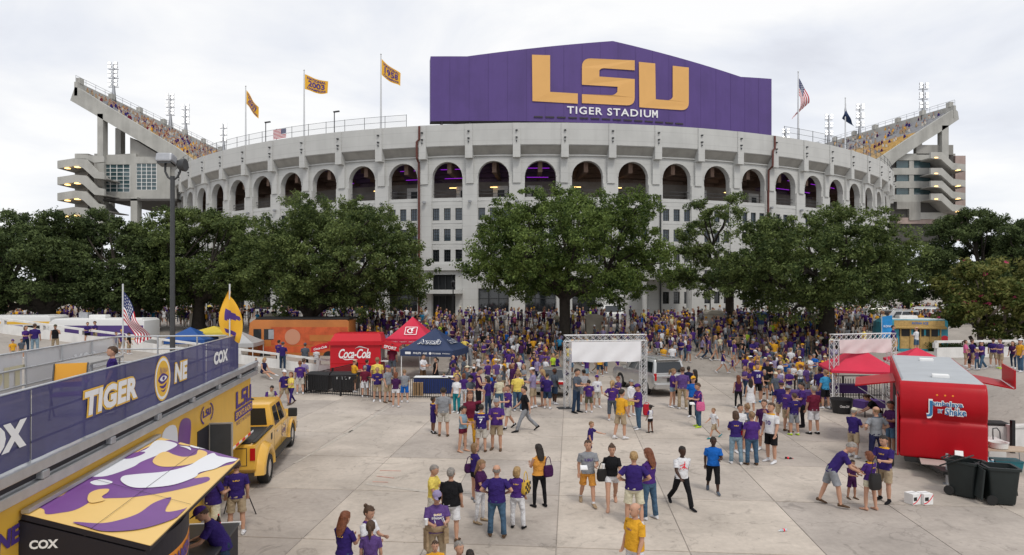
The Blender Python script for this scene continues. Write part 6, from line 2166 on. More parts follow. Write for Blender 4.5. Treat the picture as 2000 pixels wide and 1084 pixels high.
gate('white truss gate with a blank white banner in the middle of the plaza', a, b, 3.68, 2.32, 3.35, 'white_cloth')
a = gat(1629, 797); b = Vector((at(1741, 700, a.y + 1.0).x, a.y + 1.0, 0))
gate('white truss gate with a pinkish banner beside the red canopy', a, b, 3.72, 2.75, 3.45, 'pink_banner')
# ================================================================== red food trailer at right
grime_mat('trailer_red', (0.40, 0.003, 0.010), 0.38, 0.12, 0.8, 0.0)
MATS['trailer_red'].node_tree.nodes['Principled BSDF'].inputs['Specular IOR Level'].default_value = 0.25
mat('trailer_roof', (0.40, 0.42, 0.44), 0.6, var=0.08, vs=1)
L0 = Vector((12.87, 22.1, 0))
JA = -math.atan2(0.53, 1)
JT = thing('food_trailer', 'red box trailer lettered in blue, with open hatches', 'food trailer', L0, JA)
JW, JL, JH = 2.42, 9.6, 2.95
prof = [(0.03, 0.46), (0.0, 0.9), (0.03, 1.62), (0.13, 1.72), (0.04, 1.86), (-0.05, 2.15), (0.0, 2.62), (0.12, 2.84), (0.3, JH), (JL, JH), (JL, 0.46)]
part('body', MB().prism(prof, 0, JW, 'x'), 'trailer_red', JT, 40, 0.07, recalc=True, seg=3)
part('roof', MB().hexa([(0.05, 0.3, JH - 0.02), (JW - 0.05, 0.3, JH - 0.02), (JW - 0.05, JL - 0.05, JH - 0.02), (0.05, JL - 0.05, JH - 0.02), (0.12, 0.38, JH + 0.05), (JW - 0.12, 0.38, JH + 0.05), (JW - 0.12, JL - 0.12, JH + 0.05), (0.12, JL - 0.12, JH + 0.05)]), 'trailer_roof', JT, None, 0.02)
for y in (1.3, 7.2):
 part('roof_vent', MB().box((1.25, y, JH + 0.10), (0.5, 0.35, 0.12)), 'white_paint', JT, None, 0.03)
JF = lambda x, z, y=-0.06: frame((x, y, z), (1, 0, 0), (0, 0, 1))
def blue_words(s, x, z, w, h, tilt=0.0):
 F_ = frame((x, -0.072, z), (1, 0, tilt), (-tilt, 0, 1))
 mb = MB(); lettering(mb, F_, s, 1, 0, 0.0, 0.10, 0, 1.05, w * 1.05, h * 1.22)
 part('lettering', mb, 'print_white', JT)
 mb = MB(); lettering(mb, F_, s, 1, 0, 0.006, 0.02, 0, 1.05, w, h)
 part('lettering', mb, 'print_blue', JT)
blue_words('J', 0.84, 2.12, 0.17, 0.52)
blue_words('ambalaya', 1.32, 2.28, 0.84, 0.20, -0.02)
blue_words('BY', 1.14, 2.06, 0.15, 0.11)
blue_words('Shake', 1.55, 2.06, 0.56, 0.22)
for x in (1.05, 1.27, 1.48, 0.12, 2.32):
 part('marker_lamp', MB().lathe([(0.035, -0.03), (0.02, -0.05)], 10, (x, 0.03 if 0.5 < x < 2 else 0.05, 2.56), 0, 'y'), 'amber', JT)
part('chassis', MB().box((JW / 2, JL / 2, 0.38), (JW - 0.3, JL - 0.1, 0.16)), 'trim_black', JT)
part('tongue', MB().prism([(0.5, 0.0), (JW - 0.5, 0.0), (JW / 2 + 0.12, -1.5), (JW / 2 - 0.12, -1.5)], 0.36, 0.46, 'z'), 'trim_black', JT)
part('tongue_plate', MB().box((JW / 2, -0.45, 0.47), (1.3, 0.8, 0.02)), 'pink_concrete', JT)
part('jack', MB().tube([(JW / 2, -1.2, 0.0), (JW / 2, -1.2, 0.95)], 0.035, 8).box((JW / 2, -1.2, 0.015), (0.2, 0.2, 0.03)), 'galvanised', JT)
part('tongue_box', MB().prism([(-0.25, 0.46), (-0.02, 0.46), (-0.02, 0.82), (-0.16, 0.86), (-0.25, 0.7)], 1.52, 1.74, 'x'), 'white_paint', JT)
for y in (5.6, 6.5):
 for x, o in ((-0.02, -1), (JW + 0.02, 1)):
  mb = MB().lathe([(0.1, -0.1), (0.33, -0.1), (0.35, 0), (0.33, 0.1), (0.1, 0.1)], 18, (x, y, 0.35), 0, 'x')
  part('wheel', mb, 'rubber', JT, 40)
# left side: open door, hatch, dark serving opening
part('serving_opening', MB().box((-0.004, 4.2, 1.75), (0.02, 2.6, 1.1)), 'trim_black', JT)
part('serving_hatch', MB().hexa([(-0.02, 2.9, 2.55), (-1.35, 2.9, 2.32), (-1.35, 5.5, 2.32), (-0.02, 5.5, 2.55), (-0.02, 2.9, 2.60), (-1.35, 2.9, 2.37), (-1.35, 5.5, 2.37), (-0.02, 5.5, 2.60)]), 'trailer_red', JT, recalc=True)
for y in (2.95, 5.45):
 part('hatch_strut', MB().beam((-0.02, y, 1.5), (-1.25, y, 2.3), 0.025), 'galvanised', JT)
part('door', MB().box((-0.05, 0.42, 1.45), (0.05, 0.72, 1.95)), 'trailer_red', JT, None, 0.01)
part('door_frame', MB().box((-0.085, 0.42, 1.45), (0.02, 0.64, 1.85)), 'galvanised', JT)
part('doorway', MB().box((-0.004, 1.2, 1.45), (0.02, 0.8, 1.95)), 'trim_black', JT)
for k in range(8):
 part('door_louvre', MB().box((-0.02, 1.2, 0.65 + 0.2 * k), (0.05, 0.5, 0.03)), 'galvanised', JT)
# right side flaps
for (y0, y1) in ((5.2, 7.8),):
 part('serving_hatch', MB().hexa([(JW + 0.02, y0, 2.5), (JW + 1.5, y0, 2.25), (JW + 1.5, y1, 2.25), (JW + 0.02, y1, 2.5), (JW + 0.02, y0, 2.55), (JW + 1.5, y0, 2.3), (JW + 1.5, y1, 2.3), (JW + 0.02, y1, 2.55)]), 'trailer_red', JT, recalc=True)
 part('hatch_lip', MB().box((JW + 1.52, (y0 + y1) / 2, 2.62), (0.05, y1 - y0, 0.7)), 'trailer_red', JT)
 part('hatch_edge', MB().box((JW + 1.47, (y0 + y1) / 2, 2.3), (0.06, y1 - y0, 0.03)), 'white_paint', JT)
# wheeled garbage bins
mat('bin_green', (0.014, 0.020, 0.020), 0.55, var=0.25, vs=2)
def garbage_bin(label, loc, rz, lid_open):
 t = thing('garbage_bin', label, 'garbage bin', loc, rz, 'dark wheeled garbage bins by the red trailer')
 def ring(w, d, z, r=0.08):
  return [(x, y, z) for x, y in rpoly([(-w / 2, -d / 2, r), (w / 2, -d / 2, r), (w / 2, d / 2, r), (-w / 2, d / 2, r)], 3)]
 mb = MB().loft([ring(0.54, 0.60, 0.04), ring(0.56, 0.62, 0.1), ring(0.66, 0.76, 0.92), ring(0.67, 0.77, 1.0)], 0, (True, False))
 mb.loft([ring(0.60, 0.70, 1.0), ring(0.50, 0.55, 0.2)], 0, (False, True))
 part('body', mb, 'bin_green', t, 50)
 part('rim', MB().loft([ring(0.66, 0.76, 0.96), ring(0.74, 0.84, 0.98), ring(0.74, 0.84, 1.05), ring(0.60, 0.70, 1.05), ring(0.60, 0.70, 0.98)], 0, (False, False)), 'bin_green', t, 40)
 part('handle_bar', MB().tube([(-0.28, 0.42, 1.0), (-0.28, 0.52, 1.04), (0.28, 0.52, 1.04), (0.28, 0.42, 1.0)], 0.02, 6), 'bin_green', t)
 part('moulded_panel', MB().box((0, -0.345, 0.5), (0.40, 0.02, 0.45), 0, 0, R(-5)), 'bin_green', t, None, 0.008)
 for sx in (-1, 1):
  part('wheel', MB().lathe([(0.03, -0.035), (0.13, -0.035), (0.14, 0), (0.13, 0.035), (0.03, 0.035)], 16, (sx * 0.31, 0.30, 0.14), 0, 'x'), 'rubber', t, 40)
 if lid_open:
  part('lid', MB().box((0, 0.52, 0.55), (0.70, 0.05, 0.85), 0, 0, R(5)), 'bin_green', t, None, 0.02)
 else:
  part('lid', MB().box((-0.12, 0.18, 1.0), (0.60, 0.04, 0.78), 0, 0, R(62)), 'bin_green', t, None, 0.02)
a = gat(1885, 968)
garbage_bin('dark wheeled garbage bin, left one, its lid tipped inside', (a.x, a.y, 0), R(35), False)
a = gat(1952, 982)
garbage_bin('dark wheeled garbage bin, right one, its lid hanging behind', (a.x, a.y, 0), R(75), True)
# white boxes with red trim
for (u, rz, lab) in ((1788, 0.35, 'white cardboard box with a red mark lying on the plaza, left one'), (1812, 0.2, 'white cardboard box with a red mark lying on the plaza, right one')):
 a = gat(u, 986)
 t = thing('white_box', lab, 'box', (a.x, a.y + 0.14, 0), rz)
 part('carton', MB().box((0, 0, 0.15), (0.30, 0.28, 0.30)), 'white_paint', t, None, 0.006)
 mb = MB().add([(-0.15 + 0.3 * k / 6, -0.1435, 0.02 + 0.22 * (k / 6) ** 2) for k in range(7)] + [(-0.15 + 0.3 * k / 6, -0.1435, 0.05 + 0.24 * (k / 6) ** 2) for k in range(6, -1, -1)], [tuple(range(14))])
 part('red_mark', mb, 'print_red', t)
 part('dark_mark', MB().box((-0.06, -0.142, 0.16), (0.12, 0.006, 0.10)), 'print_black', t)
 part('flap', MB().box((0, 0, 0.303), (0.29, 0.012, 0.006)), 'galvanised', t)
# litter
a = gat(1533, 896)
bottle((a.x, a.y, 0.035), 'cola bottle lying on the plaza behind the man in the white jersey', 'cola', 'print_red', (R(90), 0, R(75)), 1.25)
a = gat(1536, 1037)
bottle((a.x, a.y, 0.035), 'clear water bottle lying on the plaza in front', 'clear_plastic', 'print_white', (R(90), 0, R(-70)), 1.1)
# tub, tables and yellow bin near the red canopy
a = gat(1648, 808)
t = thing('round_tub', 'black round tub with white script by the right truss gate', 'tub', (a.x, a.y + 0.2, 0))
part('body', MB().lathe([(0.36, 0), (0.40, 0.03), (0.50, 0.62), (0.53, 0.64), (0.53, 0.70), (0.49, 0.70), (0.46, 0.58), (0.38, 0.1)], 28), 'black_plastic', t, 40)
vs, fs = text_raw('Coca-Cola', 1, 0.02, 0.35, 0.92)
xa, xb = min(q.x for q in vs), max(q.x for q in vs)
mb = MB()
pts = []
for q in vs:
 an = -math.pi / 2 - 0.15 + 0.95 * ((q.x - xa) / (xb - xa) - 0.5)
 z_ = 0.38 + 0.16 * q.y
 r_ = 0.40 + 0.10 * (z_ - 0.03) / 0.6 + 0.008
 pts.append((r_ * math.cos(an), r_ * math.sin(an), z_))
mb.add(pts, fs)
part('lettering', mb, 'print_white', t)
mat('table_purple', (0.07, 0.03, 0.16), 0.8, var=0.1)
for (x, y, w, d, h, rz, lab) in ((15.2, 34.4, 1.8, 0.75, 0.74, -0.1, 'purple covered table nearest the black tub'), (17.6, 35.6, 2.4, 0.75, 0.9, -0.1, 'purple covered table at the back of the red canopy'), (16.9, 31.5, 1.2, 0.7, 0.74, 0.3, 'purple covered table beside the trailer hatch')):
 t = thing('covered_table', lab, 'table', (x, y, 0), rz)
 part('table_top', MB().box((0, 0, h), (w, d, 0.04)), 'table_purple', t)
 v = []
 for k in range(61):
  per = k / 60 * 2 * (w + d)
  if per < w: q = (-w / 2 + per, -d / 2)
  elif per < w + d: q = (w / 2, -d / 2 + per - w)
  elif per < 2 * w + d: q = (w / 2 - (per - w - d), d / 2)
  else: q = (-w / 2, d / 2 - (per - 2 * w - d))
  f_ = 1.02 + 0.015 * math.sin(k * 2.1)
  v += [(q[0] * 1.005, q[1] * 1.005, h), (q[0] * f_, q[1] * f_ * 1.02, h * 0.55)]
 mb = MB().add(v, [(2 * k + 1, 2 * k + 3, 2 * k + 2, 2 * k) for k in range(60)])
 part('table_cloth', mb, 'table_purple', t, 180)
 for sx in (-1, 1):
  for sy in (-1, 1):
   part('leg', MB().box((sx * w * 0.44, sy * d * 0.4, h / 2), (0.035, 0.035, h - 0.04)), 'black_metal', t)
mat('bin_yellow', (0.62, 0.42, 0.03), 0.5)
a = gat(1600, 788)
t = thing('round_bin', 'yellow trash barrel heaped with white bags by the right truss gate', 'bin', (a.x, a.y + 0.3, 0))
part('body', MB().lathe([(0.26, 0), (0.30, 0.85), (0.32, 0.87), (0.28, 0.87)], 20), 'bin_yellow', t, 40)
mb = MB()
for k in range(5):
 c = (0.16 * math.cos(k * 1.3), 0.14 * math.sin(k * 1.3), 0.88 + 0.08 * (k % 3))
 mb.lathe([(0.02, -0.12), (0.14, -0.06), (0.16, 0.03), (0.08, 0.12), (0.01, 0.15)], 9, c)
part('waste_bag', mb, 'white_cloth', t, 180)
# work table, coolers and jugs right of the red trailer
mat('cooler_white', (0.70, 0.70, 0.68), 0.5)
mat('jug_blue', (0.18, 0.42, 0.55), 0.15, alpha=0.7)
mat('table_tan', (0.45, 0.36, 0.27), 0.7)
a = gat(1992, 930)
t = thing('work_table', 'tan folding table with pans at the right picture edge', 'table', (a.x - 0.1, a.y + 0.6, 0), R(-10))
part('table_top', MB().box((0, 0, 0.74), (1.5, 0.75, 0.04)), 'table_tan', t)
for sx in (-1, 1):
 for sy in (-1, 1):
  part('leg', MB().tube([(0.68 * sx, 0.32 * sy, 0), (0.62 * sx, 0.3 * sy, 0.73)], 0.015, 6), 'galvanised', t)
tag(obj('serving_pan', MB().lathe([(0.20, 0), (0.26, 0.02), (0.28, 0.20), (0.30, 0.21), (0.25, 0.20), (0.23, 0.05)], 20).mesh('serving_pan', ['cooler_white'], 40), None, (a.x - 0.25, a.y + 0.6, 0.76)), 'round white pan on the tan folding table', 'pan')
for (u, v, w, d, h, m, lab) in ((1945, 905, 0.55, 0.8, 0.75, 'cooler_white', 'tall white cooler box behind the right garbage bin'), (1950, 880, 0.7, 0.6, 1.0, 'cooler_white', 'white cooler box with a dark lid right of the red trailer')):
 p = gat(u, v)
 t = thing('cooler_box', lab, 'cooler', (p.x + 0.15, p.y + 0.4, 0), R(-12))
 part('body', MB().box((0, 0, h * 0.45), (w, d, h * 0.9)), m, t, None, 0.03)
 part('lid', MB().box((0, 0, h * 0.95), (w + 0.04, d + 0.04, h * 0.1)), m if v > 890 else 'trim_black', t, None, 0.02)
for (u, v, lab) in ((1918, 925, 'blue water jug behind the left garbage bin, left of three'), (1928, 922, 'blue water jug behind the left garbage bin, middle of three'), (1938, 928, 'blue water jug behind the left garbage bin, right of three')):
 p = gat(u, v)
 t = thing('water_jug', lab, 'jug', (p.x, p.y, 0))
 part('body', MB().lathe([(0.12, 0), (0.135, 0.02), (0.135, 0.33), (0.05, 0.42), (0.035, 0.48)], 14), 'jug_blue', t, 40)
 part('cap', MB().lathe([(0.04, 0.48), (0.04, 0.50)], 10), 'print_white', t)
mat('bin_teal', (0.03, 0.20, 0.24), 0.5)
t = thing('storage_crate', 'teal plastic crate under the tan folding table', 'crate', (a.x + 0.1, a.y + 0.75, 0), R(-10))
part('body', MB().hexa([(-0.38, -0.22, 0), (0.38, -0.22, 0), (0.38, 0.22, 0), (-0.38, 0.22, 0), (-0.42, -0.26, 0.32), (0.42, -0.26, 0.32), (0.42, 0.26, 0.32), (-0.42, 0.26, 0.32)]), 'bin_teal', t, None, 0.02)
part('rim', MB().box((0, 0, 0.33), (0.88, 0.56, 0.03)), 'bin_teal', t)
# hand truck
p = gat(1960, 900)
t = thing('hand_truck', 'bent metal hand truck standing behind the garbage bins', 'hand truck', (p.x - 0.2, p.y, 0), R(20))
part('frame', MB().tube([(-0.18, 0, 0.15), (-0.18, 0.05, 1.0), (-0.1, 0.1, 1.12), (0.1, 0.1, 1.12), (0.18, 0.05, 1.0), (0.18, 0, 0.15)], 0.02, 8), 'grey_pole', t, 60)
part('toe_plate', MB().box((0, -0.12, 0.05), (0.4, 0.24, 0.015)), 'grey_pole', t)
for sx in (-1, 1):
 part('wheel', MB().lathe([(0.03, -0.03), (0.12, -0.03), (0.12, 0.03), (0.03, 0.03)], 14, (0.2 * sx, 0.05, 0.12), 0, 'x'), 'rubber', t)
# tripod beside the trailer
p = gat(478, 1018)
t = thing('tripod', 'black camera tripod beside the two people at the trailer', 'tripod', (p.x - 0.35, p.y + 0.3, 0))
for k in range(3):
 an = k * 2.094 + 0.5
 part('leg', MB().tube([(0.5 * math.cos(an), 0.5 * math.sin(an), 0.0), (0.03 * math.cos(an), 0.03 * math.sin(an), 1.3)], 0.016, 6), 'black_metal', t)
part('head', MB().box((0, 0, 1.38), (0.12, 0.16, 0.14)), 'black_metal', t, None, 0.01)
# ================================================================== people
SLOTS = ['skin', 'shirt', 'bottom', 'sleeve', 'forearm', 'shin', 'shoe', 'hair', 'cap', 'eye', 'sock', 'trim']
SI = {k: i for i, k in enumerate(SLOTS)}
def cloth(key, col, var=0.12):
 return mat('cloth_' + key, col, 0.85, var=var, vs=9, spec=0.12, bump=0.9, bs=7, bdist=0.07)
CL = {'purple': (0.066, 0.026, 0.165), 'royal': (0.034, 0.019, 0.125), 'violet': (0.10, 0.055, 0.19), 'lilac': (0.26, 0.22, 0.36), 'plum': (0.055, 0.016, 0.070), 'navy': (0.018, 0.020, 0.060), 'gold': (0.66, 0.34, 0.030), 'yellow': (0.70, 0.55, 0.12),
  'orange': (0.62, 0.28, 0.055), 'white': (0.66, 0.66, 0.68), 'cream': (0.58, 0.54, 0.40), 'grey': (0.24, 0.25, 0.27), 'slate': (0.085, 0.10, 0.125), 'black': (0.012, 0.012, 0.014), 'maroon': (0.13, 0.015, 0.035), 'blue': (0.012, 0.11, 0.42), 'sky': (0.05, 0.28, 0.50), 'teal': (0.02, 0.22, 0.26),
  'denim': (0.06, 0.115, 0.185), 'darkdenim': (0.025, 0.045, 0.085), 'paledenim': (0.20, 0.29, 0.36), 'khaki': (0.36, 0.28, 0.185), 'stone': (0.46, 0.43, 0.38), 'brown': (0.10, 0.06, 0.035), 'red': (0.45, 0.02, 0.035), 'pink': (0.65, 0.14, 0.30), 'lime': (0.45, 0.62, 0.05), 'olive': (0.10, 0.095, 0.06), 'tan': (0.33, 0.24, 0.15)}
for k, c in CL.items():
 cloth(k, c)
SK = {'fair': (0.56, 0.33, 0.235), 'light': (0.49, 0.275, 0.185), 'tanned': (0.36, 0.19, 0.12), 'brown': (0.16, 0.075, 0.045), 'dark': (0.055, 0.026, 0.017)}
for k, c in SK.items():
 mat('skin_' + k, c, 0.55, var=0.06, vs=14, spec=0.3)
HR = {'dark': (0.018, 0.012, 0.009), 'brown': (0.065, 0.034, 0.018), 'auburn': (0.16, 0.05, 0.02), 'blonde': (0.36, 0.23, 0.10), 'grey': (0.24, 0.22, 0.20), 'sandy': (0.22, 0.13, 0.065)}
for k, c in HR.items():
 mat('hair_' + k, c, 0.6, var=0.4, vs=24, bump=0.8, bs=45, bdist=0.02)
mat('eye_dark', (0.015, 0.01, 0.008), 0.4)
# pose: legs (flex, knee, out), arms (flex, out, elbow, inward, ), lean, head yaw
POSES = {
 'stand':   dict(L=(2, 3, 4), Rr=(-2, 3, 5), A=(6, 9, 14, 4), B=(2, 10, 18, 6)),
 'shift':   dict(L=(8, 10, 7), Rr=(-4, 1, 3), A=(-4, 10, 16, 2), B=(8, 8, 24, 8), yaw=20),
 'hold':    dict(L=(3, 4, 4), Rr=(-3, 3, 6), A=(22, 8, 78, 28), B=(20, 9, 72, 30), pitch=14),
 'cross':   dict(L=(2, 3, 5), Rr=(-2, 2, 6), A=(22, 12, 88, 62), B=(18, 12, 92, 60)),
 'hip':     dict(L=(2, 2, 6), Rr=(-3, 4, 8), A=(-16, 38, 74, 50), B=(-14, 36, 70, 50)),
 'onehip':  dict(L=(2, 2, 4), Rr=(4, 9, 8), A=(-14, 36, 72, 48), B=(6, 8, 20, 4), yaw=-15),
 'drink':   dict(L=(2, 3, 4), Rr=(-3, 3, 5), A=(42, 14, 118, 30), B=(4, 9, 20, 4)),
 'walk':    dict(L=(26, 8, 2), Rr=(-22, 22, 2), A=(-22, 8, 20, 4), B=(24, 8, 32, 8), lean=4),
 'walk2':   dict(L=(-20, 26, 2), Rr=(24, 6, 2), A=(24, 8, 30, 6), B=(-20, 9, 18, 4), lean=4),
 'stroll':  dict(L=(16, 6, 2), Rr=(-14, 18, 3), A=(26, 8, 70, 26), B=(-10, 9, 16, 4), lean=2),
 'reach':   dict(L=(6, 6, 4), Rr=(-8, 6, 4), A=(62, 14, 22, 0), B=(4, 9, 20, 4), lean=6),
 'bend':    dict(L=(-14, 4, 6), Rr=(16, 10, 6), A=(64, 6, 26, 10), B=(58, 6, 36, 16), lean=34, pitch=10),
 'lean':    dict(L=(-12, 4, 6), Rr=(10, 14, 6), A=(56, 12, 40, 10), B=(40, 12, 60, 10), lean=26, pitch=8),
 'wave':    dict(L=(2, 3, 4), Rr=(-3, 3, 5), A=(150, 30, 50, 0), B=(4, 9, 20, 4)),
 'handhair': dict(L=(3, 4, 4), Rr=(-3, 3, 6), A=(40, 100, 128, 30), B=(6, 10, 22, 6)),
 'sit':     dict(L=(86, 12, 5), Rr=(84, 30, 6), A=(26, 12, 30, 10), B=(30, 12, 30, 12), lean=8, pitch=10, sit=True),
}
def person_mesh(pose='stand', legs='shorts', sleeve='short', hair='short', fem=False, fat=0.0, lod=0, flip=False):
 """One continuous clothed figure 1.80 m tall facing -Y; material slots name skin, shirt, bottoms and so on."""
 mb = MB()
 P = POSES[pose]
 nseg = (16, 8, 6)[lod]
 ns2 = (12, 7, 4)[lod]
 lean = R(P.get('lean', 0)); cl_, sl_ = math.cos(lean), math.sin(lean)
 HZ = 0.95
 def T(p):
  y, dz = p[1], p[2] - HZ
  if dz <= 0:
   return Vector(p)
  return Vector((p[0], y * cl_ - dz * sl_, HZ + y * sl_ + dz * cl_))
 yaw, pit = R(P.get('yaw', 0)), R(P.get('pitch', 0))
 def TH(p):
  """Head turn about the neck, then the torso lean."""
  q = Vector(p) - Vector((0, 0.01, 1.55))
  q = Matrix.Rotation(yaw, 3, 'Z') @ (Matrix.Rotation(pit, 3, 'X') @ q)
  return T(q * 1.07 + Vector((0, 0.01, 1.535)))
 gw = 1 + fat * 0.9; gd = 1 + fat * 1.6
 sh, wa, hi = (0.87, 0.86, 1.02) if fem else (1.0, 1.0, 1.0)
 cs = [(math.cos(2 * math.pi * k / nseg), math.sin(2 * math.pi * k / nseg)) for k in range(nseg)]
 def ring(z, a, b, y0=0.0, f=T, sq=0.0):
  out = []
  for c, s in cs:
   if sq:
    k = (abs(c) ** 2.6 + abs(s) ** 2.6) ** (-1 / 2.6)
    c2, s2 = c * (1 - sq) + c * k * sq, s * (1 - sq) + s * k * sq
   else:
    c2, s2 = c, s
   if lod == 0 and z < 1.44 and f is T:
    th = math.atan2(s, c)
    w = 1 + 0.030 * math.sin(3 * th + z * 31) + 0.024 * math.sin(7 * th - z * 57)
    c2 *= w; s2 *= w
   out.append(f((a * c2, b * s2 + y0, z)))
  return out
 bust = 0.028 if fem else 0.0
 rows = [(0.80, 0.070, 0.070, 0, 'bottom'), (0.84, 0.140 * hi * gw, 0.105 * gd, 0.004, 'bottom'), (0.93, 0.168 * hi * gw, 0.120 * gd, 0.006, 'bottom'), (0.985, 0.162 * hi * gw, 0.116 * gd, 0, 'bottom'),
   (0.90 if not fem else 0.945, 0.180 * hi * gw, 0.133 * gd, -0.004, 'shirt'), (1.00, 0.168 * hi * wa * gw, 0.128 * gd, -0.008, 'shirt'), (1.055, 0.168 * wa * gw, 0.122 * gd, -0.006, 'shirt'), (1.11, 0.163 * wa * gw, 0.120 * gd, -0.008, 'shirt'), (1.175, 0.170 * (0.9 if fem else 1) * gw, 0.120 * gd + bust * 0.3, -bust * 0.3, 'shirt'), (1.24, 0.178 * (0.94 if fem else 1) * gw, 0.122 * gd + bust * 0.6, -bust * 0.6, 'shirt'),
   (1.34, 0.192 * sh * (1 + 0.4 * fat), 0.118 * (1 + fat) + bust * 0.3, -bust * 0.3, 'shirt'), (1.41, 0.182 * sh, 0.100, 0.004, 'shirt'), (1.455, 0.135 * sh, 0.082, 0.008, 'shirt'), (1.487, 0.078, 0.068, 0.008, 'trim'), (1.495, 0.066, 0.064, 0.006, 'trim')]
 if lod == 2:
  rows = [rows[i] for i in (1, 2, 4, 7, 10, 12)]
 rings, mm = [], []
 for (z, a, b, y0, m) in rows:
  rings.append(ring(z, a, b, y0, T, 0.35)); mm.append(SI[m])
 neck = [(1.485, 0.054, 0.056, 0.008), (1.545, 0.048, 0.052, 0.010)]
 head = [(1.570, 0.046, 0.062, -0.012), (1.590, 0.054, 0.078, -0.014), (1.615, 0.064, 0.089, -0.008), (1.650, 0.073, 0.097, -0.001), (1.690, 0.077, 0.100, 0.003), (1.730, 0.077, 0.100, 0.005), (1.765, 0.066, 0.085, 0.008), (1.790, 0.040, 0.052, 0.010), (1.800, 0.012, 0.016, 0.010)]
 if lod == 2:
  head = [head[i] for i in (1, 4, 6, 7)]
 for (z, a, b, y0) in neck:
  rings.append(ring(z, a, b, y0, T)); mm.append(0)
 for (z, a, b, y0) in head:
  rings.append(ring(z, a, b, y0, TH)); mm.append(0)
 gaps = mm[1:] if lod != 2 else mm[1:]
 mb.loft(rings, gaps, (True, True))
 # limbs ------------------------------------------------------------
 def limb(pts, rad, mats, n, f=None, flat=None):
  pts = [Vector(p) for p in pts]
  if lod == 2 and len(pts) > 3:
   ix = list(range(0, len(pts) - 1, 2)) + [len(pts) - 1]
   pts = [pts[i] for i in ix]; rad = [rad[i] for i in ix]
   if isinstance(mats, list):
    mats = [mats[min(i, len(mats) - 1)] for i in ix[:-1]]
  rr = []
  x = None
  for i, p in enumerate(pts):
   t = (pts[min(i + 1, len(pts) - 1)] - pts[max(i - 1, 0)])
   if t.length < 1e-6:
    t = Vector((0, 0, -1))
   t.normalize()
   ref = Vector((1, 0, 0)) if abs(t.x) < 0.85 else Vector((0, 1, 0))
   y = t.cross(ref).normalized(); x = y.cross(t).normalized()
   k = flat[i] if flat else 1.0
   rr.append([p + (x * math.cos(a) * k + y * math.sin(a)) * rad[i] * (1 + (0.05 * math.sin(2 * a + i * 2.3) + 0.04 * math.sin(5 * a - i * 1.7) if lod == 0 and rad[i] > 0.059 else 0)) for a in [2 * math.pi * q / n for q in range(n)]])
  mb.loft(rr, mats, (True, True))
 thl, shl = 0.44, 0.42
 foot_min = []
 gl = 1 + fat * 0.5
 for sx, key in ((1, 'L'), (-1, 'Rr')):
  fl, kn, ab = [R(a) for a in P[key]]
  hip = Vector((0.088 * hi * sx, 0.0, 0.93))
  d1 = Vector((sx * math.sin(ab), -math.sin(fl) * math.cos(ab), -math.cos(fl) * math.cos(ab)))
  knee = hip + d1 * thl
  f2 = fl - kn
  d2 = Vector((sx * math.sin(ab) * 0.3, -math.sin(f2), -math.cos(f2))).normalized()
  ank = knee + d2 * shl
  H = lambda t: hip.lerp(knee, t)
  K = lambda t: knee.lerp(ank, t)
  if legs == 'long':
   limb([H(-0.02), H(0.25), H(0.6), H(0.95), K(0.1), K(0.45), K(0.93), K(0.96)], [0.094 * gl * hi, 0.094 * gl, 0.080 * gl, 0.066, 0.063, 0.064, 0.062, 0.045], [SI['bottom']] * 3 + [SI['shin']] * 4, ns2)
   limb([K(0.9), K(1.02)], [0.036, 0.038], SI['sock'], ns2)
  elif legs == 'slim':
   limb([H(-0.02), H(0.25), H(0.6), H(0.95), K(0.1), K(0.35), K(0.92), K(0.95)], [0.094 * hi, 0.088, 0.070, 0.054, 0.052, 0.054, 0.040, 0.030], [SI['bottom']] * 3 + [SI['shin']] * 4, ns2)
   limb([K(0.88), K(1.02)], [0.030, 0.036], SI['sock'], ns2)
  else:
   cuff = {'shorts': 0.86, 'brief': 0.42, 'skirt': 0.5, 'dress': 0.5, 'capri': 1.0}[legs]
   if legs == 'capri':
    limb([H(-0.02), H(0.3), H(0.7), H(1.0), K(0.42), K(0.44)], [0.094 * gl * hi, 0.094 * gl, 0.085, 0.074, 0.074, 0.055], SI['bottom'], ns2)
   else:
    limb([H(-0.02), H(0.25), H(cuff * 0.75), H(cuff), H(cuff + 0.01)], [0.094 * gl * hi, 0.095 * gl, 0.090 * gl, 0.093 * gl if legs == 'shorts' else 0.086, 0.06], SI['bottom'], ns2)
   limb([H(cuff - 0.08 if legs != 'capri' else 0.95), H(0.75) if cuff < 0.7 else H(0.92), H(1.0), K(0.12), K(0.32), K(0.62), K(0.86), K(0.90), K(1.02)],
     [0.064 if cuff > 0.6 else 0.078, 0.060, 0.054, 0.051, 0.056, 0.046, 0.036, 0.038, 0.040], [0, 0, SI['shin'], SI['shin'], SI['shin'], SI['shin'], SI['sock'], SI['sock']], ns2)
  # shoe
  toe = max(-0.5, min(0.6, math.sin(f2) * -0.9 if f2 < -0.2 else 0.0))
  prof = [(0.065, 0.030, 0.040, 0.058), (0.045, 0.040, 0.050, 0.062), (0.0, 0.042, 0.052, 0.062), (-0.07, 0.044, 0.036, 0.046), (-0.125, 0.046, 0.028, 0.036), (-0.17, 0.040, 0.022, 0.030), (-0.195, 0.020, 0.014, 0.024)]
  if lod == 2:
   prof = [prof[0], prof[3], prof[6]]
  rr = []
  c_, s_ = math.cos(toe), math.sin(toe)
  tw = R(8) * sx
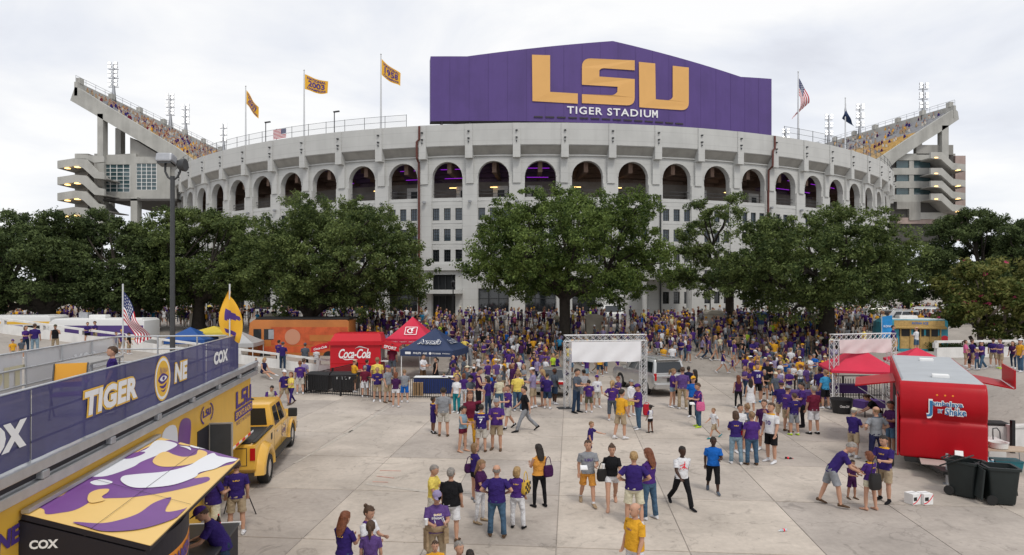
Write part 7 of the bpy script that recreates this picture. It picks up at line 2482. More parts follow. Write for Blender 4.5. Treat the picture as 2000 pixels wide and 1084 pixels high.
  for (y, w, hh, zc) in prof:
   r_ = []
   for q in range(ns2):
    a = 2 * math.pi * q / ns2
    X, Y, Z = w * math.cos(a), y, (zc - 0.08) + hh * math.sin(a) * (1 if math.sin(a) > 0 else 0.8)
    if Z < -0.078: Z = -0.078
    Y2, Z2 = Y * c_ - Z * s_, Y * s_ + Z * c_
    r_.append(ank + Vector((X * math.cos(tw) - Y2 * math.sin(tw), X * math.sin(tw) + Y2 * math.cos(tw), Z2)))
   rr.append(r_)
  mb.loft(rr, SI['shoe'], (True, True))
  # arm ----------------------------------------------------------
  fl, ab, el, inw = [R(a) for a in P['A' if (sx > 0) != flip else 'B']]
  S = Vector((0.176 * sh * sx, 0.004, 1.405))
  d1 = Vector((sx * math.sin(ab), -math.sin(fl) * math.cos(ab), -math.cos(fl) * math.cos(ab)))
  E = S + d1 * 0.285
  f2 = fl + el
  d2 = Vector((sx * math.sin(ab) * 0.5 - sx * math.sin(inw) * 0.95, -math.sin(f2) * math.cos(inw), -math.cos(f2) * math.cos(inw))).normalized()
  Wr = E + d2 * 0.245
  A = lambda t: T(S.lerp(E, t)); B = lambda t: T(E.lerp(Wr, t))
  S0 = T(S + Vector((-0.05 * sx, 0, 0.005)))
  fk = 1 + fat * 0.4
  kf = (0.88 if fem else 1.0)
  if sleeve == 'none':
   limb([S0, T(S), A(0.25), A(0.6), A(0.95), B(0.25), B(0.6), B(0.97)], [0.050, 0.058 * kf, 0.052 * kf, 0.045 * kf, 0.039 * kf, 0.041 * kf, 0.034 * kf, 0.025], [SI['sleeve']] + [0] * 3 + [SI['forearm']] * 3, ns2)
  elif sleeve == 'long':
   limb([S0, T(S), A(0.3), A(0.7), A(0.98), B(0.3), B(0.9), B(0.93)], [0.058, 0.068 * kf, 0.060 * kf, 0.054 * kf, 0.048, 0.047, 0.038, 0.025], [SI['sleeve']] * 4 + [SI['forearm']] * 3, ns2)
  else:
   limb([S0, T(S), A(0.3), A(0.68), A(0.70)], [0.058, 0.070 * kf, 0.067 * kf * fk, 0.068 * kf * fk, 0.046], SI['sleeve'], ns2)
   limb([A(0.55), A(0.8), A(0.97), B(0.22), B(0.6), B(0.97)], [0.046 * kf * fk, 0.043 * kf * fk, 0.040 * kf, 0.042 * kf, 0.034 * kf, 0.025], [0, 0, SI['forearm'], SI['forearm'], SI['forearm']], ns2)
  # hand
  wr = T(Wr); hd = (T(Wr + d2 * 0.05) - wr).normalized()
  sidev = hd.cross(Vector((0, -1, 0.3))).normalized()
  if sidev.length < 0.5: sidev = Vector((1, 0, 0))
  pal = sidev.cross(hd).normalized()
  if lod == 0:
   def hring(t, w, th):
    c = wr + hd * t
    return [c + sidev * (w * math.cos(a)) + pal * (th * math.sin(a)) for a in [2 * math.pi * q / 8 for q in range(8)]]
   mb.loft([hring(-0.015, 0.024, 0.020), hring(0.02, 0.034, 0.017), hring(0.06, 0.041, 0.015), hring(0.085, 0.039, 0.012)], 0, (True, True))
   for q, (o, ln) in enumerate(((-0.029, 0.060), (-0.010, 0.074), (0.010, 0.070), (0.028, 0.054))):
    b0 = wr + hd * 0.078 + sidev * o
    d_a = (hd * 0.95 + pal * 0.35).normalized(); d_b = (hd * 0.55 + pal * 0.85).normalized()
    k1 = b0 + d_a * ln * 0.5; k2 = k1 + d_b * ln * 0.5
    limb([b0, k1, k2], [0.0095, 0.009, 0.007], 0, 5)
   tb = wr + hd * 0.025 + sidev * (-0.030)
   limb([tb, tb + (hd * 0.6 - sidev * 0.7 + pal * 0.3).normalized() * 0.035, tb + (hd * 0.85 - sidev * 0.5 + pal * 0.5).normalized() * 0.065], [0.013, 0.0115, 0.008], 0, 5)
  elif lod == 1:
   limb([wr, wr + hd * 0.05, wr + (hd * 0.9 + pal * 0.25) * 0.11, wr + (hd * 0.85 + pal * 0.4) * 0.155], [0.024, 0.036, 0.032, 0.012], 0, 6, flat=[1, 1, 1, 1])
  else:
   limb([wr, wr + hd * 0.14], [0.026, 0.024], 0, 4)
 # skirt or dress
 if legs in ('skirt', 'dress'):
  zb = 0.56 if legs == 'dress' else 0.66
  rr = [ring(1.02, 0.150 * wa * gw, 0.118 * gd, 0, T), ring(0.93, 0.182 * gw, 0.138 * gd, 0, T), ring(0.78, 0.205 * gw, 0.165 * gd, 0, lambda p: Vector(p)), ring(zb, 0.225 * gw, 0.19 * gd, 0, lambda p: Vector(p)), ring(zb + 0.01, 0.13, 0.10, 0, lambda p: Vector(p))]
  mb.loft(rr, SI['bottom'], (False, True))
 # hair and cap -----------------------------------------------------
 hm = SI['hair']
 def shell(a, b, c, cen, cond, m, nl=(9, 6, 3)[lod], no=(20, 10, 6)[lod]):
  V = {}
  vs, fs = [], []
  def idx(i, j):
   j %= no
   if (i, j) not in V:
    th, ph = math.pi * 0.5 - (math.pi * 0.78) * i / nl, 2 * math.pi * j / no
    V[(i, j)] = len(vs)
    jt = 1.0 + (0.05 * math.sin(7 * ph + 5 * th) + 0.04 * math.sin(13 * ph - 9 * th) if m == hm and lod == 0 else 0)
    vs.append((jt * a * math.cos(th) * math.cos(ph) + cen[0], jt * b * math.cos(th) * math.sin(ph) + cen[1], jt * c * math.sin(th) + cen[2]))
   return V[(i, j)]
  for i in range(nl):
   for j in range(no):
    th = math.pi * 0.5 - (math.pi * 0.78) * (i + 0.5) / nl; ph = 2 * math.pi * (j + 0.5) / no
    y = math.cos(th) * math.sin(ph)
    z = math.sin(th)
    if cond(y, z):
     fs.append((idx(i, j), idx(i + 1, j), idx(i + 1, j + 1), idx(i, j + 1)))
  if fs:
   mb.add([TH(p) for p in vs], fs, m)
 HC = (0, 0.010, 1.700)
 line = lambda y: 0.52 if y < -0.55 else (0.52 - (y + 0.55) * 0.75 if y < 0.2 else max(-0.72, -0.04 - (y - 0.2) * 1.1))
 if hair in ('short', 'cap', 'capback', 'visor'):
  shell(0.087, 0.112, 0.116, HC, lambda y, z: z > line(y), hm)
 elif hair == 'bald':
  shell(0.080, 0.105, 0.106, HC, lambda y, z: -0.55 < z < 0.25 and y > 0.0, hm)
 elif hair in ('long', 'tail', 'bun', 'bob'):
  shell(0.090, 0.116, 0.120, HC, lambda y, z: z > (0.55 if y < -0.55 else 0.55 - (y + 0.55) * 1.6), hm)
  if hair in ('long', 'bob'):
   zs = [1.70, 1.62, 1.53, 1.44, 1.36] if hair == 'long' else [1.70, 1.64, 1.58, 1.53]
   aa = [0.092, 0.098, 0.100, 0.088, 0.045] if hair == 'long' else [0.092, 0.098, 0.096, 0.07]
   yy = [0.045, 0.055, 0.070, 0.085, 0.095] if hair == 'long' else [0.045, 0.045, 0.045, 0.045]
   bb = [0.075, 0.062, 0.050, 0.040, 0.02] if hair == 'long' else [0.078, 0.07, 0.066, 0.04]
   mb.loft([[TH((a * c, y0 + b * s, z)) for c, s in cs] for z, a, y0, b in zip(zs, aa, yy, bb)], hm, (True, True))
  elif hair == 'tail':
   mb.tube([TH((0, 0.10, 1.72)), TH((0, 0.155, 1.69)), TH((0, 0.150, 1.58)), TH((0, 0.135, 1.46))], [0.03, 0.04, 0.034, 0.01], ns2, hm)
  else:
   c = TH((0, 0.12, 1.78))
   mb.lathe([(0.01, -0.045), (0.04, -0.02), (0.04, 0.02), (0.01, 0.045)], ns2, c, hm)
 if hair in ('cap', 'capback'):
  sg = -1 if hair == 'cap' else 1
  shell(0.092, 0.118, 0.118, (0, 0.008, 1.712), lambda y, z: z > 0.16, SI['cap'])
  v = []
  for k in range(7):
   a = math.pi * k / 6
   v.append(TH((0.078 * math.cos(a), 0.008 + sg * (0.10 * math.sin(a) ** 0.5 if k not in (0, 6) else 0.03), 1.742)))
  for k in range(7):
   a = math.pi * k / 6
   v.append(TH((0.080 * math.cos(a), 0.008 + sg * (0.03 + 0.165 * math.sin(a)), 1.722)))
  mb.add(v, [(k, k + 1, k + 8, k + 7) for k in range(6)] + [(k + 7, k + 8, k + 1, k) for k in range(6)], SI['cap'])
 if lod == 0:
  for sx in (-1, 1):
   e = [(0.031 * sx + dx, -0.0935 - (0.002 if abs(dx) < 0.006 else 0), 1.694 + dz) for dx, dz in ((-0.012, 0), (-0.004, -0.006), (0.006, -0.005), (0.012, 0), (0.005, 0.006), (-0.005, 0.006))]
   mb.add([TH(p) for p in e], [tuple(range(6)), tuple(range(6))[::-1]], SI['eye'])
   e = [(0.031 * sx + dx, -0.0955, 1.716 + dz) for dx, dz in ((-0.017, -0.003), (0.017, -0.003), (0.014, 0.003), (-0.014, 0.004))]
   mb.add([TH(p) for p in e], [tuple(range(4)), tuple(range(4))[::-1]], SI['hair'])
   rr = [[TH((sx * (0.074 + dx), 0.012 + 0.018 * r_ * math.cos(a), 1.675 + 0.030 * r_ * math.sin(a))) for a in [2 * math.pi * q / 8 for q in range(8)]] for dx, r_ in ((0, 0.8), (0.012, 1.0), (0.016, 0.7))]
   mb.loft(rr, 0, (True, True))
  nose = [(0.0, -0.092, 1.705), (-0.016, -0.092, 1.652), (0.016, -0.092, 1.652), (0.0, -0.122, 1.658), (0.0, -0.098, 1.642)]
  mb.add([TH(p) for p in nose], [(0, 1, 3), (0, 3, 2), (1, 4, 3), (3, 4, 2)], 0)
  mo = [(-0.024, -0.0885, 1.618), (0.0, -0.0985, 1.613), (0.024, -0.0885, 1.618), (0.0, -0.099, 1.623)]
  mb.add([TH(p) for p in mo], [(0, 1, 2, 3), (3, 2, 1, 0)], SI['trim'] if False else SI['eye'])
 zmin = min(p[2] for p in mb.v)
 mb.v = [(p[0] * (-1 if flip else 1), p[1], p[2] - zmin) for p in mb.v]
 if flip:
  mb.f = [f[::-1] for f in mb.f]
 return mb
PM_CACHE = {}
def pmesh(**kw):
 key = tuple(sorted(kw.items()))
 if key not in PM_CACHE:
  mb = person_mesh(**kw)
  me = bpy.data.meshes.new('person')
  me.from_pydata(mb.v, [], mb.f)
  me.polygons.foreach_set('material_index', mb.m)
  me.polygons.foreach_set('use_smooth', [True] * len(me.polygons))
  me.set_sharp_from_angle(angle=R(52))
  for _ in SLOTS:
   me.materials.append(None)
  me.update()
  PM_CACHE[key] = me
 return PM_CACHE[key]
def dress(o, skin='light', shirt='purple', bottom='khaki', hairc='brown', cap='white', shoe='white', legs='shorts', sleeve='short', sock=None, trim=None, sleevec=None):
 c = lambda k: MATS['cloth_' + k]
 sk = MATS['skin_' + skin]
 tab = {'skin': sk, 'shirt': c(shirt), 'bottom': c(bottom), 'sleeve': c(sleevec or shirt), 'forearm': c(shirt) if sleeve == 'long' else sk, 'shin': c(bottom) if legs in ('long', 'slim') else sk,
   'shoe': c(shoe) if shoe != 'skin' else sk, 'hair': MATS['hair_' + hairc], 'cap': c(cap), 'eye': MATS['eye_dark'], 'sock': c(sock) if sock else (c('white') if legs == 'shorts' and shoe not in ('skin', 'brown') else (c(bottom) if legs in ('long', 'slim') else sk)), 'trim': c(trim or shirt)}
 if legs == 'dress':
  tab['bottom'] = c(shirt)
 for k, s in enumerate(SLOTS):
  sl = o.material_slots[k]
  sl.link = 'OBJECT'
  sl.material = tab[s]
N_PEOPLE = 0
PEOPLE_XY = []
def person(u, vf, vh, face, label, pose='stand', shirt='purple', bottom='khaki', legs='shorts', sleeve='short', hair='short', hairc='brown', skin='light', cap='white', shoe='white', fem=False, fat=0.0, lod=0, pos=None, h=None, flip=False, group=None, **kw):
 """Stand a person with the feet at photo pixel (u, vf) and the crown at row vh."""
 global N_PEOPLE
 p = Vector(pos) if pos is not None else gat(u, vf)
 hh = h if h else (vf - vh) / FPX * p.y
 base = {'bend': 1.52, 'lean': 1.60, 'sit': 0.95}.get(pose, 1.80)
 me = pmesh(pose=pose, legs=legs, sleeve=sleeve, hair=hair, fem=fem, fat=fat, lod=lod, flip=flip)
 o = obj('person', me, None, p, R(face))
 s = hh / base
 o.scale = (s * 1.11, s * 1.11, s)
 dress(o, skin, shirt, bottom, hairc, cap, shoe, legs, sleeve, **kw)
 tag(o, label, 'person', group or 'people on the plaza')
 PEOPLE_XY.append((p.x, p.y))
 if lod == 0 and shirt in ('royal', 'purple', 'violet', 'gold') and pose in ('stand', 'hold', 'hip', 'stroll', 'onehip', 'walk') and N_PEOPLE % 3 != 2:
  back = 90 < face % 360 < 270
  body_print(o, [('LSU', 1.33 if back else 1.31, 0.13, 0.035, 'print_gold' if shirt != 'gold' else 'print_purple')], back)
 N_PEOPLE += 1
 return o
def body_print(o, items, back=False):
 """Lettering pressed onto the shirt: items (text, z, width, height, material)."""
 me = o.data
 bv = BVHTree.FromPolygons([v.co.copy() for v in me.vertices], [tuple(p.vertices) for p in me.polygons])
 sg = 1 if back else -1
 for (txt, z, w, h, m) in items:
  if isinstance(txt, str):
   vs, fs = text_raw(txt, 1, 0.03)
  else:
   vs, fs = [Vector((x, y, 0)) for x, y in txt], [tuple(range(len(txt)))]
  xa, xb = min(p.x for p in vs), max(p.x for p in vs); ya, yb = min(p.y for p in vs), max(p.y for p in vs)
  pts = []
  for p in vs:
   x = ((p.x - xa) / (xb - xa) - 0.5) * w * (-1 if back else 1)
   zz = z + ((p.y - ya) / (yb - ya) - 0.5) * h
   hit = bv.ray_cast(Vector((x, 0.6 * sg, zz)), Vector((0, -sg, 0)))
   y = hit[0].y if hit[0] is not None else 0.12 * sg
   pts.append((x, y + sg * 0.007, zz))
  mb = MB().add(pts, fs)
  part('shirt_print', mb, m, o)
# ------------------------------------------------------------------ the people one can tell apart, front to back
JUMP = blob([(-0.10, -0.50), (0.02, -0.16), (-0.30, -0.36), (-0.36, -0.30), (-0.02, 0.06), (-0.02, 0.14), (-0.34, 0.02), (-0.36, 0.08), (0.02, 0.26), (0.06, 0.50), (0.12, 0.50), (0.12, 0.24), (0.10, 0.02), (0.16, -0.14), (0.42, -0.36), (0.40, -0.42), (0.12, -0.24)], 3)
person(672, 1168, 1000, 155, 'woman with long red hair and purple shirt at the bottom edge of the picture', 'hold', 'royal', 'denim', 'slim', hair='long', hairc='auburn', fem=True)
person(719, 1150, 988, 60, 'woman in a white shirt with her hair in a bun at the bottom edge', 'hold', 'white', 'stone', 'shorts', hair='bun', fem=True, trim='purple')
person(724, 1172, 1018, 185, 'girl with a ponytail and violet shirt seen from behind at the bottom edge', 'stand', 'violet', 'denim', 'slim', hair='tail', fem=True)
o = person(853, 1114, 958, 15, 'man in purple shirt and purple cap holding a cup, khaki jacket tied at his waist', 'hold', 'violet', 'khaki', 'long', hair='cap', cap='lilac', fat=0.16, shoe='brown')
body_print(o, [('BAYOU', 1.30, 0.16, 0.05, 'print_white'), ('BENGALS', 1.23, 0.24, 0.05, 'print_white')])
mb = MB()
rr = [[(a * math.cos(t), b * math.sin(t), z) for t in [2 * math.pi * q / 16 for q in range(16)]] for z, a, b in ((1.06, 0.215, 0.185), (1.02, 0.24, 0.205), (0.96, 0.235, 0.20), (0.92, 0.21, 0.18))]
mb.loft(rr, 0, (False, False))
mb.box((0.16, -0.19, 0.84), (0.10, 0.05, 0.34), 0.3); mb.box((-0.21, 0.0, 0.72), (0.06, 0.20, 0.46), 0.2)
part('tied_jacket', mb, MATS['cloth_tan'], o, 60)
person(881, 1056, 914, 170, 'big man in black polo shirt and white shorts seen from behind', 'stand', 'black', 'white', 'shorts', hairc='grey', fat=0.2, shoe='brown')
person(846, 1036, 908, 75, 'grey haired man in a yellow shirt facing the man in black', 'hold', 'yellow', 'stone', 'shorts', hairc='grey')
person(850, 1180, 1060, 10, 'small boy drinking at the bottom edge below the man with the cap', 'drink', 'gold', 'navy', 'shorts', hairc='brown', h=1.2)
person(897, 1218, 1058, 40, 'grey haired man smiling at the bottom edge of the picture', 'stand', 'slate', 'khaki', 'shorts', hairc='grey')
person(918, 1222, 1074, 190, 'dark haired person almost cut off at the bottom edge', 'stand', 'purple', 'denim', 'long', hairc='dark')
person(928, 978, 866, 120, 'young woman with purple top and black shorts carrying a purple bag', 'stand', 'royal', 'black', 'brief', hairc='sandy', hair='bob', fem=True, shoe='grey')
person(938, 1020, 898, 70, 'blonde woman in dark plum top and white trousers', 'hold', 'plum', 'white', 'slim', hair='long', hairc='sandy', fem=True, shoe='tan', fat=0.06)
person(970, 1048, 908, 178, 'stocky balding man in navy purple polo and blue jeans seen from behind', 'hip', 'royal', 'denim', 'long', hair='bald', hairc='grey', fat=0.18, shoe='brown', trim='royal')
person(1010, 1032, 912, 165, 'blonde woman in purple shirt and white trousers with a checked shoulder bag', 'onehip', 'purple', 'white', 'long', hair='bob', hairc='blonde', fem=True, fat=0.1, shoe='black')
person(1053, 990, 868, 205, 'dark haired woman in orange sleeveless top and black trousers', 'hold', 'orange', 'black', 'slim', sleeve='none', hair='long', hairc='dark', fem=True, fat=0.08, skin='light', shoe='black')
person(1152, 897, 824, 70, 'boy in purple shirt pointing to the right, behind the couple walking', 'reach', 'royal', 'plum', 'shorts', hairc='sandy', flip=True)
o = person(1148, 986, 860, 5, 'young man in grey LSU shirt and orange shorts walking forward', 'stroll', 'grey', 'orange', 'shorts', hairc='brown', shoe='tan')
mbx = MB()
body_print(o, [('LSU', 1.29, 0.20, 0.075, 'print_purple')])
person(1195, 990, 864, 355, 'young woman in black top and white shorts walking with a bag and a drink', 'walk2', 'black', 'white', 'brief', hairc='brown', hair='bun', fem=True, shoe='skin', sleeve='short')
person(1238, 1026, 882, 175, 'man in navy purple polo and cream shorts seen from behind', 'hip', 'royal', 'cream', 'shorts', hairc='blonde', fat=0.12, shoe='white')
person(1268, 1014, 876, 215, 'woman with long brown hair, purple shirt and flared jeans', 'hold', 'purple', 'denim', 'long', hair='long', hairc='auburn', fem=True)
person(1240, 1158, 983, 300, 'bald man in a gold polo shirt at the bottom edge of the picture', 'stand', 'gold', 'white', 'shorts', hair='bald', hairc='grey', fat=0.14)
o = person(1331, 990, 868, 15, 'man in white shirt with a red leaping figure, black trousers, walking forward', 'walk', 'white', 'black', 'long', skin='dark', hairc='dark', shoe='black')
body_print(o, [(JUMP, 1.22, 0.24, 0.26, 'print_red')])
person(1393, 962, 854, 350, 'man in bright blue shirt and black trousers walking with his head lowered', 'stroll', 'blue', 'black', 'capri', skin='dark', hairc='dark', shoe='slate', fat=0.05)
person(1437, 906, 803, 170, 'person in purple shirt and pale jeans seen from behind, hands up', 'hold', 'royal', 'paledenim', 'long', hairc='brown', fat=0.08, fem=True, hair='bob')
o = person(1468, 908, 804, 185, 'stocky man in purple shirt and blue jeans seen from behind', 'stand', 'purple', 'denim', 'long', hairc='sandy', fat=0.2, shoe='brown')
person(1446, 884, 790, 20, 'dark haired boy in white shirt behind the two in jeans', 'stand', 'white', 'red', 'shorts', hairc='dark')
person(1459, 882, 789, 200, 'boy in grey shirt and red shorts among the group in jeans', 'stand', 'slate', 'red', 'shorts', hairc='sandy')
person(1492, 880, 781, 320, 'man in plum shirt and white shorts with a hand at his face', 'drink', 'plum', 'white', 'shorts', hairc='brown', shoe='white')
o = person(1506, 903, 787, 300, 'young man in white number 10 jersey and black shorts', 'stand', 'white', 'black', 'shorts', hairc='brown', trim='gold')
body_print(o, [('10', 1.22, 0.16, 0.13, 'print_purple')])
person(1624, 988, 866, 75, 'man in purple polo and grey shorts bending over a small boy', 'bend', 'royal', 'grey', 'shorts', hairc='grey', shoe='brown', h=1.62)
person(1664, 974, 894, 15, 'small dark haired boy in a navy jersey eating', 'hold', 'plum', 'plum', 'shorts', hairc='dark', shoe='brown', skin='tanned', h=1.12)
person(1699, 996, 882, 200, 'woman with brown hair, purple shirt and cream shorts carrying a black bag', 'hold', 'purple', 'cream', 'brief', hairc='auburn', hair='bob', fem=True, shoe='skin', trim='gold')
person(1727, 980, 850, 300, 'man in purple polo with gold stripes and khaki shorts, black backpack', 'hold', 'royal', 'khaki', 'shorts', hairc='dark', shoe='black', trim='gold', sock='black')
person(1667, 893, 797, 120, 'man in white cap, navy purple shirt and khaki shorts eating', 'hold', 'royal', 'khaki', 'shorts', hair='cap', cap='cream', hairc='grey')
person(1711, 905, 794, 185, 'officer in grey uniform shirt and dark trousers with hands on hips', 'hip', 'grey', 'navy', 'long', hair='bald', hairc='sandy', shoe='black', trim='slate')
person(1741, 885, 783, 280, 'man in plum shirt and jean shorts leaning at the red trailer', 'hold', 'plum', 'denim', 'shorts', hairc='dark', skin='tanned')
person(1717, 850, 745, 250, 'woman in black top bending at the trailer hatch', 'bend', 'black', 'paledenim', 'brief', hairc='brown', hair='tail', fem=True, h=1.5)
# the middle of the plaza
def mid(*a, **k):
 k.setdefault('lod', 0)
 return person(*a, **k)
mid(1442, 797, 733, 175, 'woman in purple top and black leggings with long brown hair, from behind', 'stand', 'plum', 'black', 'slim', sleeve='none', hair='long', hairc='auburn', fem=True)
mid(1466, 806, 740, 170, 'girl with long dark hair in a white dress, from behind', 'stand', 'white', 'white', 'dress', sleeve='none', hair='long', hairc='dark', fem=True)
o = mid(1479, 786, 710, 10, 'young man in purple number 18 jersey and black shorts facing us', 'stand', 'royal', 'black', 'shorts', hairc='dark', trim='white', shoe='sky')
body_print(o, [('18', 1.24, 0.17, 0.14, 'print_white')])
mid(1499, 771, 703, 330, 'bearded man in black shirt and olive shorts', 'hold', 'black', 'olive', 'shorts', hairc='dark', shoe='black')
mid(1515, 792, 727, 20, 'older man in slate shirt and pale cap', 'stand', 'slate', 'darkdenim', 'shorts', hair='cap', cap='cream', hairc='grey')
mid(1526, 832, 744, 160, 'man in purple polo and purple cap in the group by the truss gate', 'hold', 'royal', 'khaki', 'shorts', hair='cap', cap='purple')
mid(1538, 843, 754, 120, 'man in purple polo and grey cap in the group by the truss gate', 'hold', 'purple', 'khaki', 'shorts', hair='cap', cap='grey', shoe='brown', fat=0.06)
mid(1551, 850, 768, 190, 'boy in purple shirt and grey shorts in the group by the truss gate', 'stand', 'royal', 'grey', 'shorts', hairc='brown', shoe='lime')
mid(1567, 834, 747, 260, 'man in bright purple shirt and black trousers looking down', 'hold', 'purple', 'black', 'long', hairc='dark', shoe='black')
mid(1589, 848, 754, 195, 'man in maroon shirt and white shorts seen from behind', 'stand', 'maroon', 'white', 'shorts', hairc='grey', fat=0.15, shoe='black')
mid(1612, 798, 722, 200, 'boy in light blue shirt and black shorts by the right truss gate', 'stand', 'sky', 'black', 'shorts', hairc='sandy')
mid(1602, 790, 717, 160, 'boy in dark purple shirt beside the boy in light blue', 'stand', 'royal', 'khaki', 'shorts', hairc='dark', skin='brown')
mid(1395, 856, 786, 285, 'small boy in white shirt and khaki shorts walking left', 'walk', 'white', 'khaki', 'shorts', hairc='sandy', shoe='teal', h=1.25)
mid(1364, 834, 748, 280, 'person in purple shirt and jeans carrying a pink bag and a white box', 'hold', 'purple', 'denim', 'long', hairc='brown', shoe='lime', fem=True)
mid(1354, 815, 735, 330, 'person in bright blue shirt and gold cap behind the pink bag', 'stand', 'blue', 'black', 'long', hair='cap', cap='gold')
mid(1212, 858, 762, 130, 'man in gold shirt and khaki shorts reaching out to the right', 'reach', 'gold', 'khaki', 'shorts', hairc='dark', flip=True)
mid(1247, 838, 750, 280, 'man in purple polo and jeans with a checked bag by the truss gate', 'hold', 'purple', 'denim', 'long', hair='cap', cap='purple', fat=0.05)
mid(1233, 812, 742, 40, 'man in pale grey shirt and yellow shorts by the truss gate', 'stand', 'white', 'yellow', 'shorts', hair='cap', cap='grey', sleeve='long')
mid(1196, 822, 743, 170, 'woman with blonde ponytail in purple shirt and dark leggings', 'onehip', 'purple', 'slate', 'capri', hair='tail', hairc='blonde', fem=True, fat=0.1)
mid(1270, 845, 777, 220, 'little girl in white and purple top and black shorts', 'stand', 'white', 'black', 'brief', hair='bun', hairc='dark', fem=True, skin='brown', sleevec='purple', h=1.15, shoe='black')
mid(1126, 806, 720, 60, 'tall man in black shirt and dark jeans leaning on the truss gate', 'hold', 'slate', 'darkdenim', 'long', hairc='dark', shoe='black')
mid(1150, 806, 742, 185, 'boy in purple shirt under the truss gate, from behind', 'stand', 'purple', 'olive', 'shorts', hairc='dark')
o = mid(1166, 796, 733, 15, 'boy in white number 8 jersey and purple cap under the truss gate', 'stand', 'white', 'stone', 'shorts', hair='cap', cap='purple')
body_print(o, [('8', 1.22, 0.09, 0.13, 'print_purple')])
mid(1140, 790, 722, 200, 'person in white shirt half hidden by the man leaning on the gate', 'stand', 'white', 'grey', 'shorts', hairc='dark')
mid(1208, 800, 735, 300, 'red haired woman in violet shirt behind the blonde ponytail', 'hold', 'violet', 'denim', 'shorts', hair='short', hairc='auburn', fem=True)
mid(1314, 795, 720, 60, 'woman in purple shirt and jean shorts behind the silver car', 'hold', 'purple', 'paledenim', 'brief', hair='tail', hairc='sandy', fem=True)
mid(1333, 799, 717, 175, 'man in violet shirt and khaki trousers behind the silver car', 'stand', 'violet', 'khaki', 'long', hairc='brown', fat=0.1)
mid(1357, 790, 722, 230, 'woman with long dark hair behind the silver car', 'onehip', 'black', 'black', 'long', hair='long', hairc='dark', fem=True, skin='tanned')
mid(1345, 775, 716, 140, 'dark haired man behind the long haired woman at the silver car', 'stand', 'navy', 'black', 'long', hairc='dark', skin='brown')
o = mid(940, 882, 790, 178, 'man in purple number 7 jersey and white shorts seen from behind', 'stand', 'royal', 'stone', 'shorts', hairc='dark', trim='gold', shoe='brown', fat=0.08)
body_print(o, [('7', 1.20, 0.12, 0.17, 'print_white'), ('FOURNETTE', 1.345, 0.24, 0.045, 'print_white')], True)
mid(970, 879, 778, 350, 'man in bright purple polo and khaki shorts looking at his phone', 'hold', 'purple', 'khaki', 'shorts', hair='capback', hairc='grey', cap='grey', fat=0.12, shoe='brown')
mid(918, 870, 765, 20, 'woman with long red hair, maroon top and gold trousers, hand in her hair', 'handhair', 'maroon', 'gold', 'slim', hair='long', hairc='auburn', fem=True, shoe='black')
mid(904, 882, 793, 60, 'girl with ponytail, denim vest and maroon shorts', 'hold', 'paledenim', 'maroon', 'brief', sleeve='none', hair='tail', hairc='dark', fem=True, shoe='skin')
mid(866, 852, 757, 185, 'man in grey shirt and stone shorts seen from behind', 'stand', 'grey', 'stone', 'shorts', hairc='dark', fat=0.06, shoe='brown')
mid(846, 846, 775, 120, 'boy in long purple jersey with gold trim at the left of the crowd', 'stand', 'royal', 'royal', 'shorts', hairc='dark', skin='brown', shoe='black', trim='gold')
mid(1026, 843, 752, 280, 'man in black shirt and grey trousers striding left', 'walk', 'black', 'grey', 'long', hairc='dark', shoe='black')
mid(993, 838, 752, 300, 'young man in purple shirt and white shorts beside the striding man', 'stroll', 'purple', 'stone', 'shorts', hairc='brown', shoe='black')
mid(1011, 803, 725, 185, 'man in yellow shirt and blue jeans seen from behind', 'stand', 'yellow', 'denim', 'long', hairc='sandy', fat=0.06)
mid(1041, 797, 718, 250, 'man in pale lilac shirt, khaki shorts and white cap', 'hold', 'lilac', 'khaki', 'shorts', hair='cap', cap='white')
mid(1061, 793, 722, 250, 'woman in purple shirt and dark shorts behind the grey sedan', 'hold', 'violet', 'navy', 'brief', hair='long', hairc='blonde', fem=True, shoe='skin')
mid(975, 805, 733, 200, 'grey haired woman in white printed shirt', 'stand', 'cream', 'denim', 'long', hair='bob', hairc='grey', fem=True)
mid(953, 812, 735, 250, 'woman in purple shirt and dark jeans facing left', 'hold', 'royal', 'darkdenim', 'slim', hair='bob', hairc='dark', fem=True)
mid(935, 806, 718, 90, 'man in dark plum vest facing right', 'hold', 'plum', 'black', 'long', sleeve='none', hairc='dark')
mid(918, 806, 733, 50, 'man in dark shirt and dark cap near the navy tent', 'hold', 'slate', 'darkdenim', 'long', hair='cap', cap='black')
mid(892, 806, 733, 330, 'girl with blonde hair, white shirt and teal shirt tied at her waist', 'stand', 'white', 'teal', 'long', hair='tail', hairc='blonde', fem=True)
# at the low fence
mid(773, 795, 727, 175, 'woman in plum top and white shorts leaning on the low fence', 'hold', 'plum', 'white', 'brief', hair='bob', hairc='auburn', fem=True)
mid(757, 786, 714, 60, 'man in grey shirt and purple cap at the low fence', 'stand', 'grey', 'khaki', 'shorts', hair='cap', cap='purple', shoe='brown')
mid(790, 786, 722, 190, 'boy in grey shirt and navy shorts at the low fence', 'hold', 'grey', 'blue', 'shorts', hairc='sandy')
mid(692, 766, 702, 130, 'man in gold shirt by the red stand', 'hold', 'gold', 'brown', 'shorts', hair='bald', hairc='brown')
mid(713, 776, 714, 185, 'grey haired man in maroon shirt behind the low fence', 'stand', 'maroon', 'white', 'shorts', hairc='grey')
mid(717, 762, 702, 160, 'man in dark purple shirt beside the maroon shirt', 'stand', 'royal', 'khaki', 'shorts', hairc='dark')
mid(737, 772, 698, 190, 'man in pale yellow shirt behind the low fence', 'stand', 'yellow', 'stone', 'shorts', hairc='sandy', fat=0.08)
mid(737, 784, 717, 10, 'child in gold wig and purple shirt at the low fence', 'hold', 'royal', 'khaki', 'shorts', hairc='blonde')
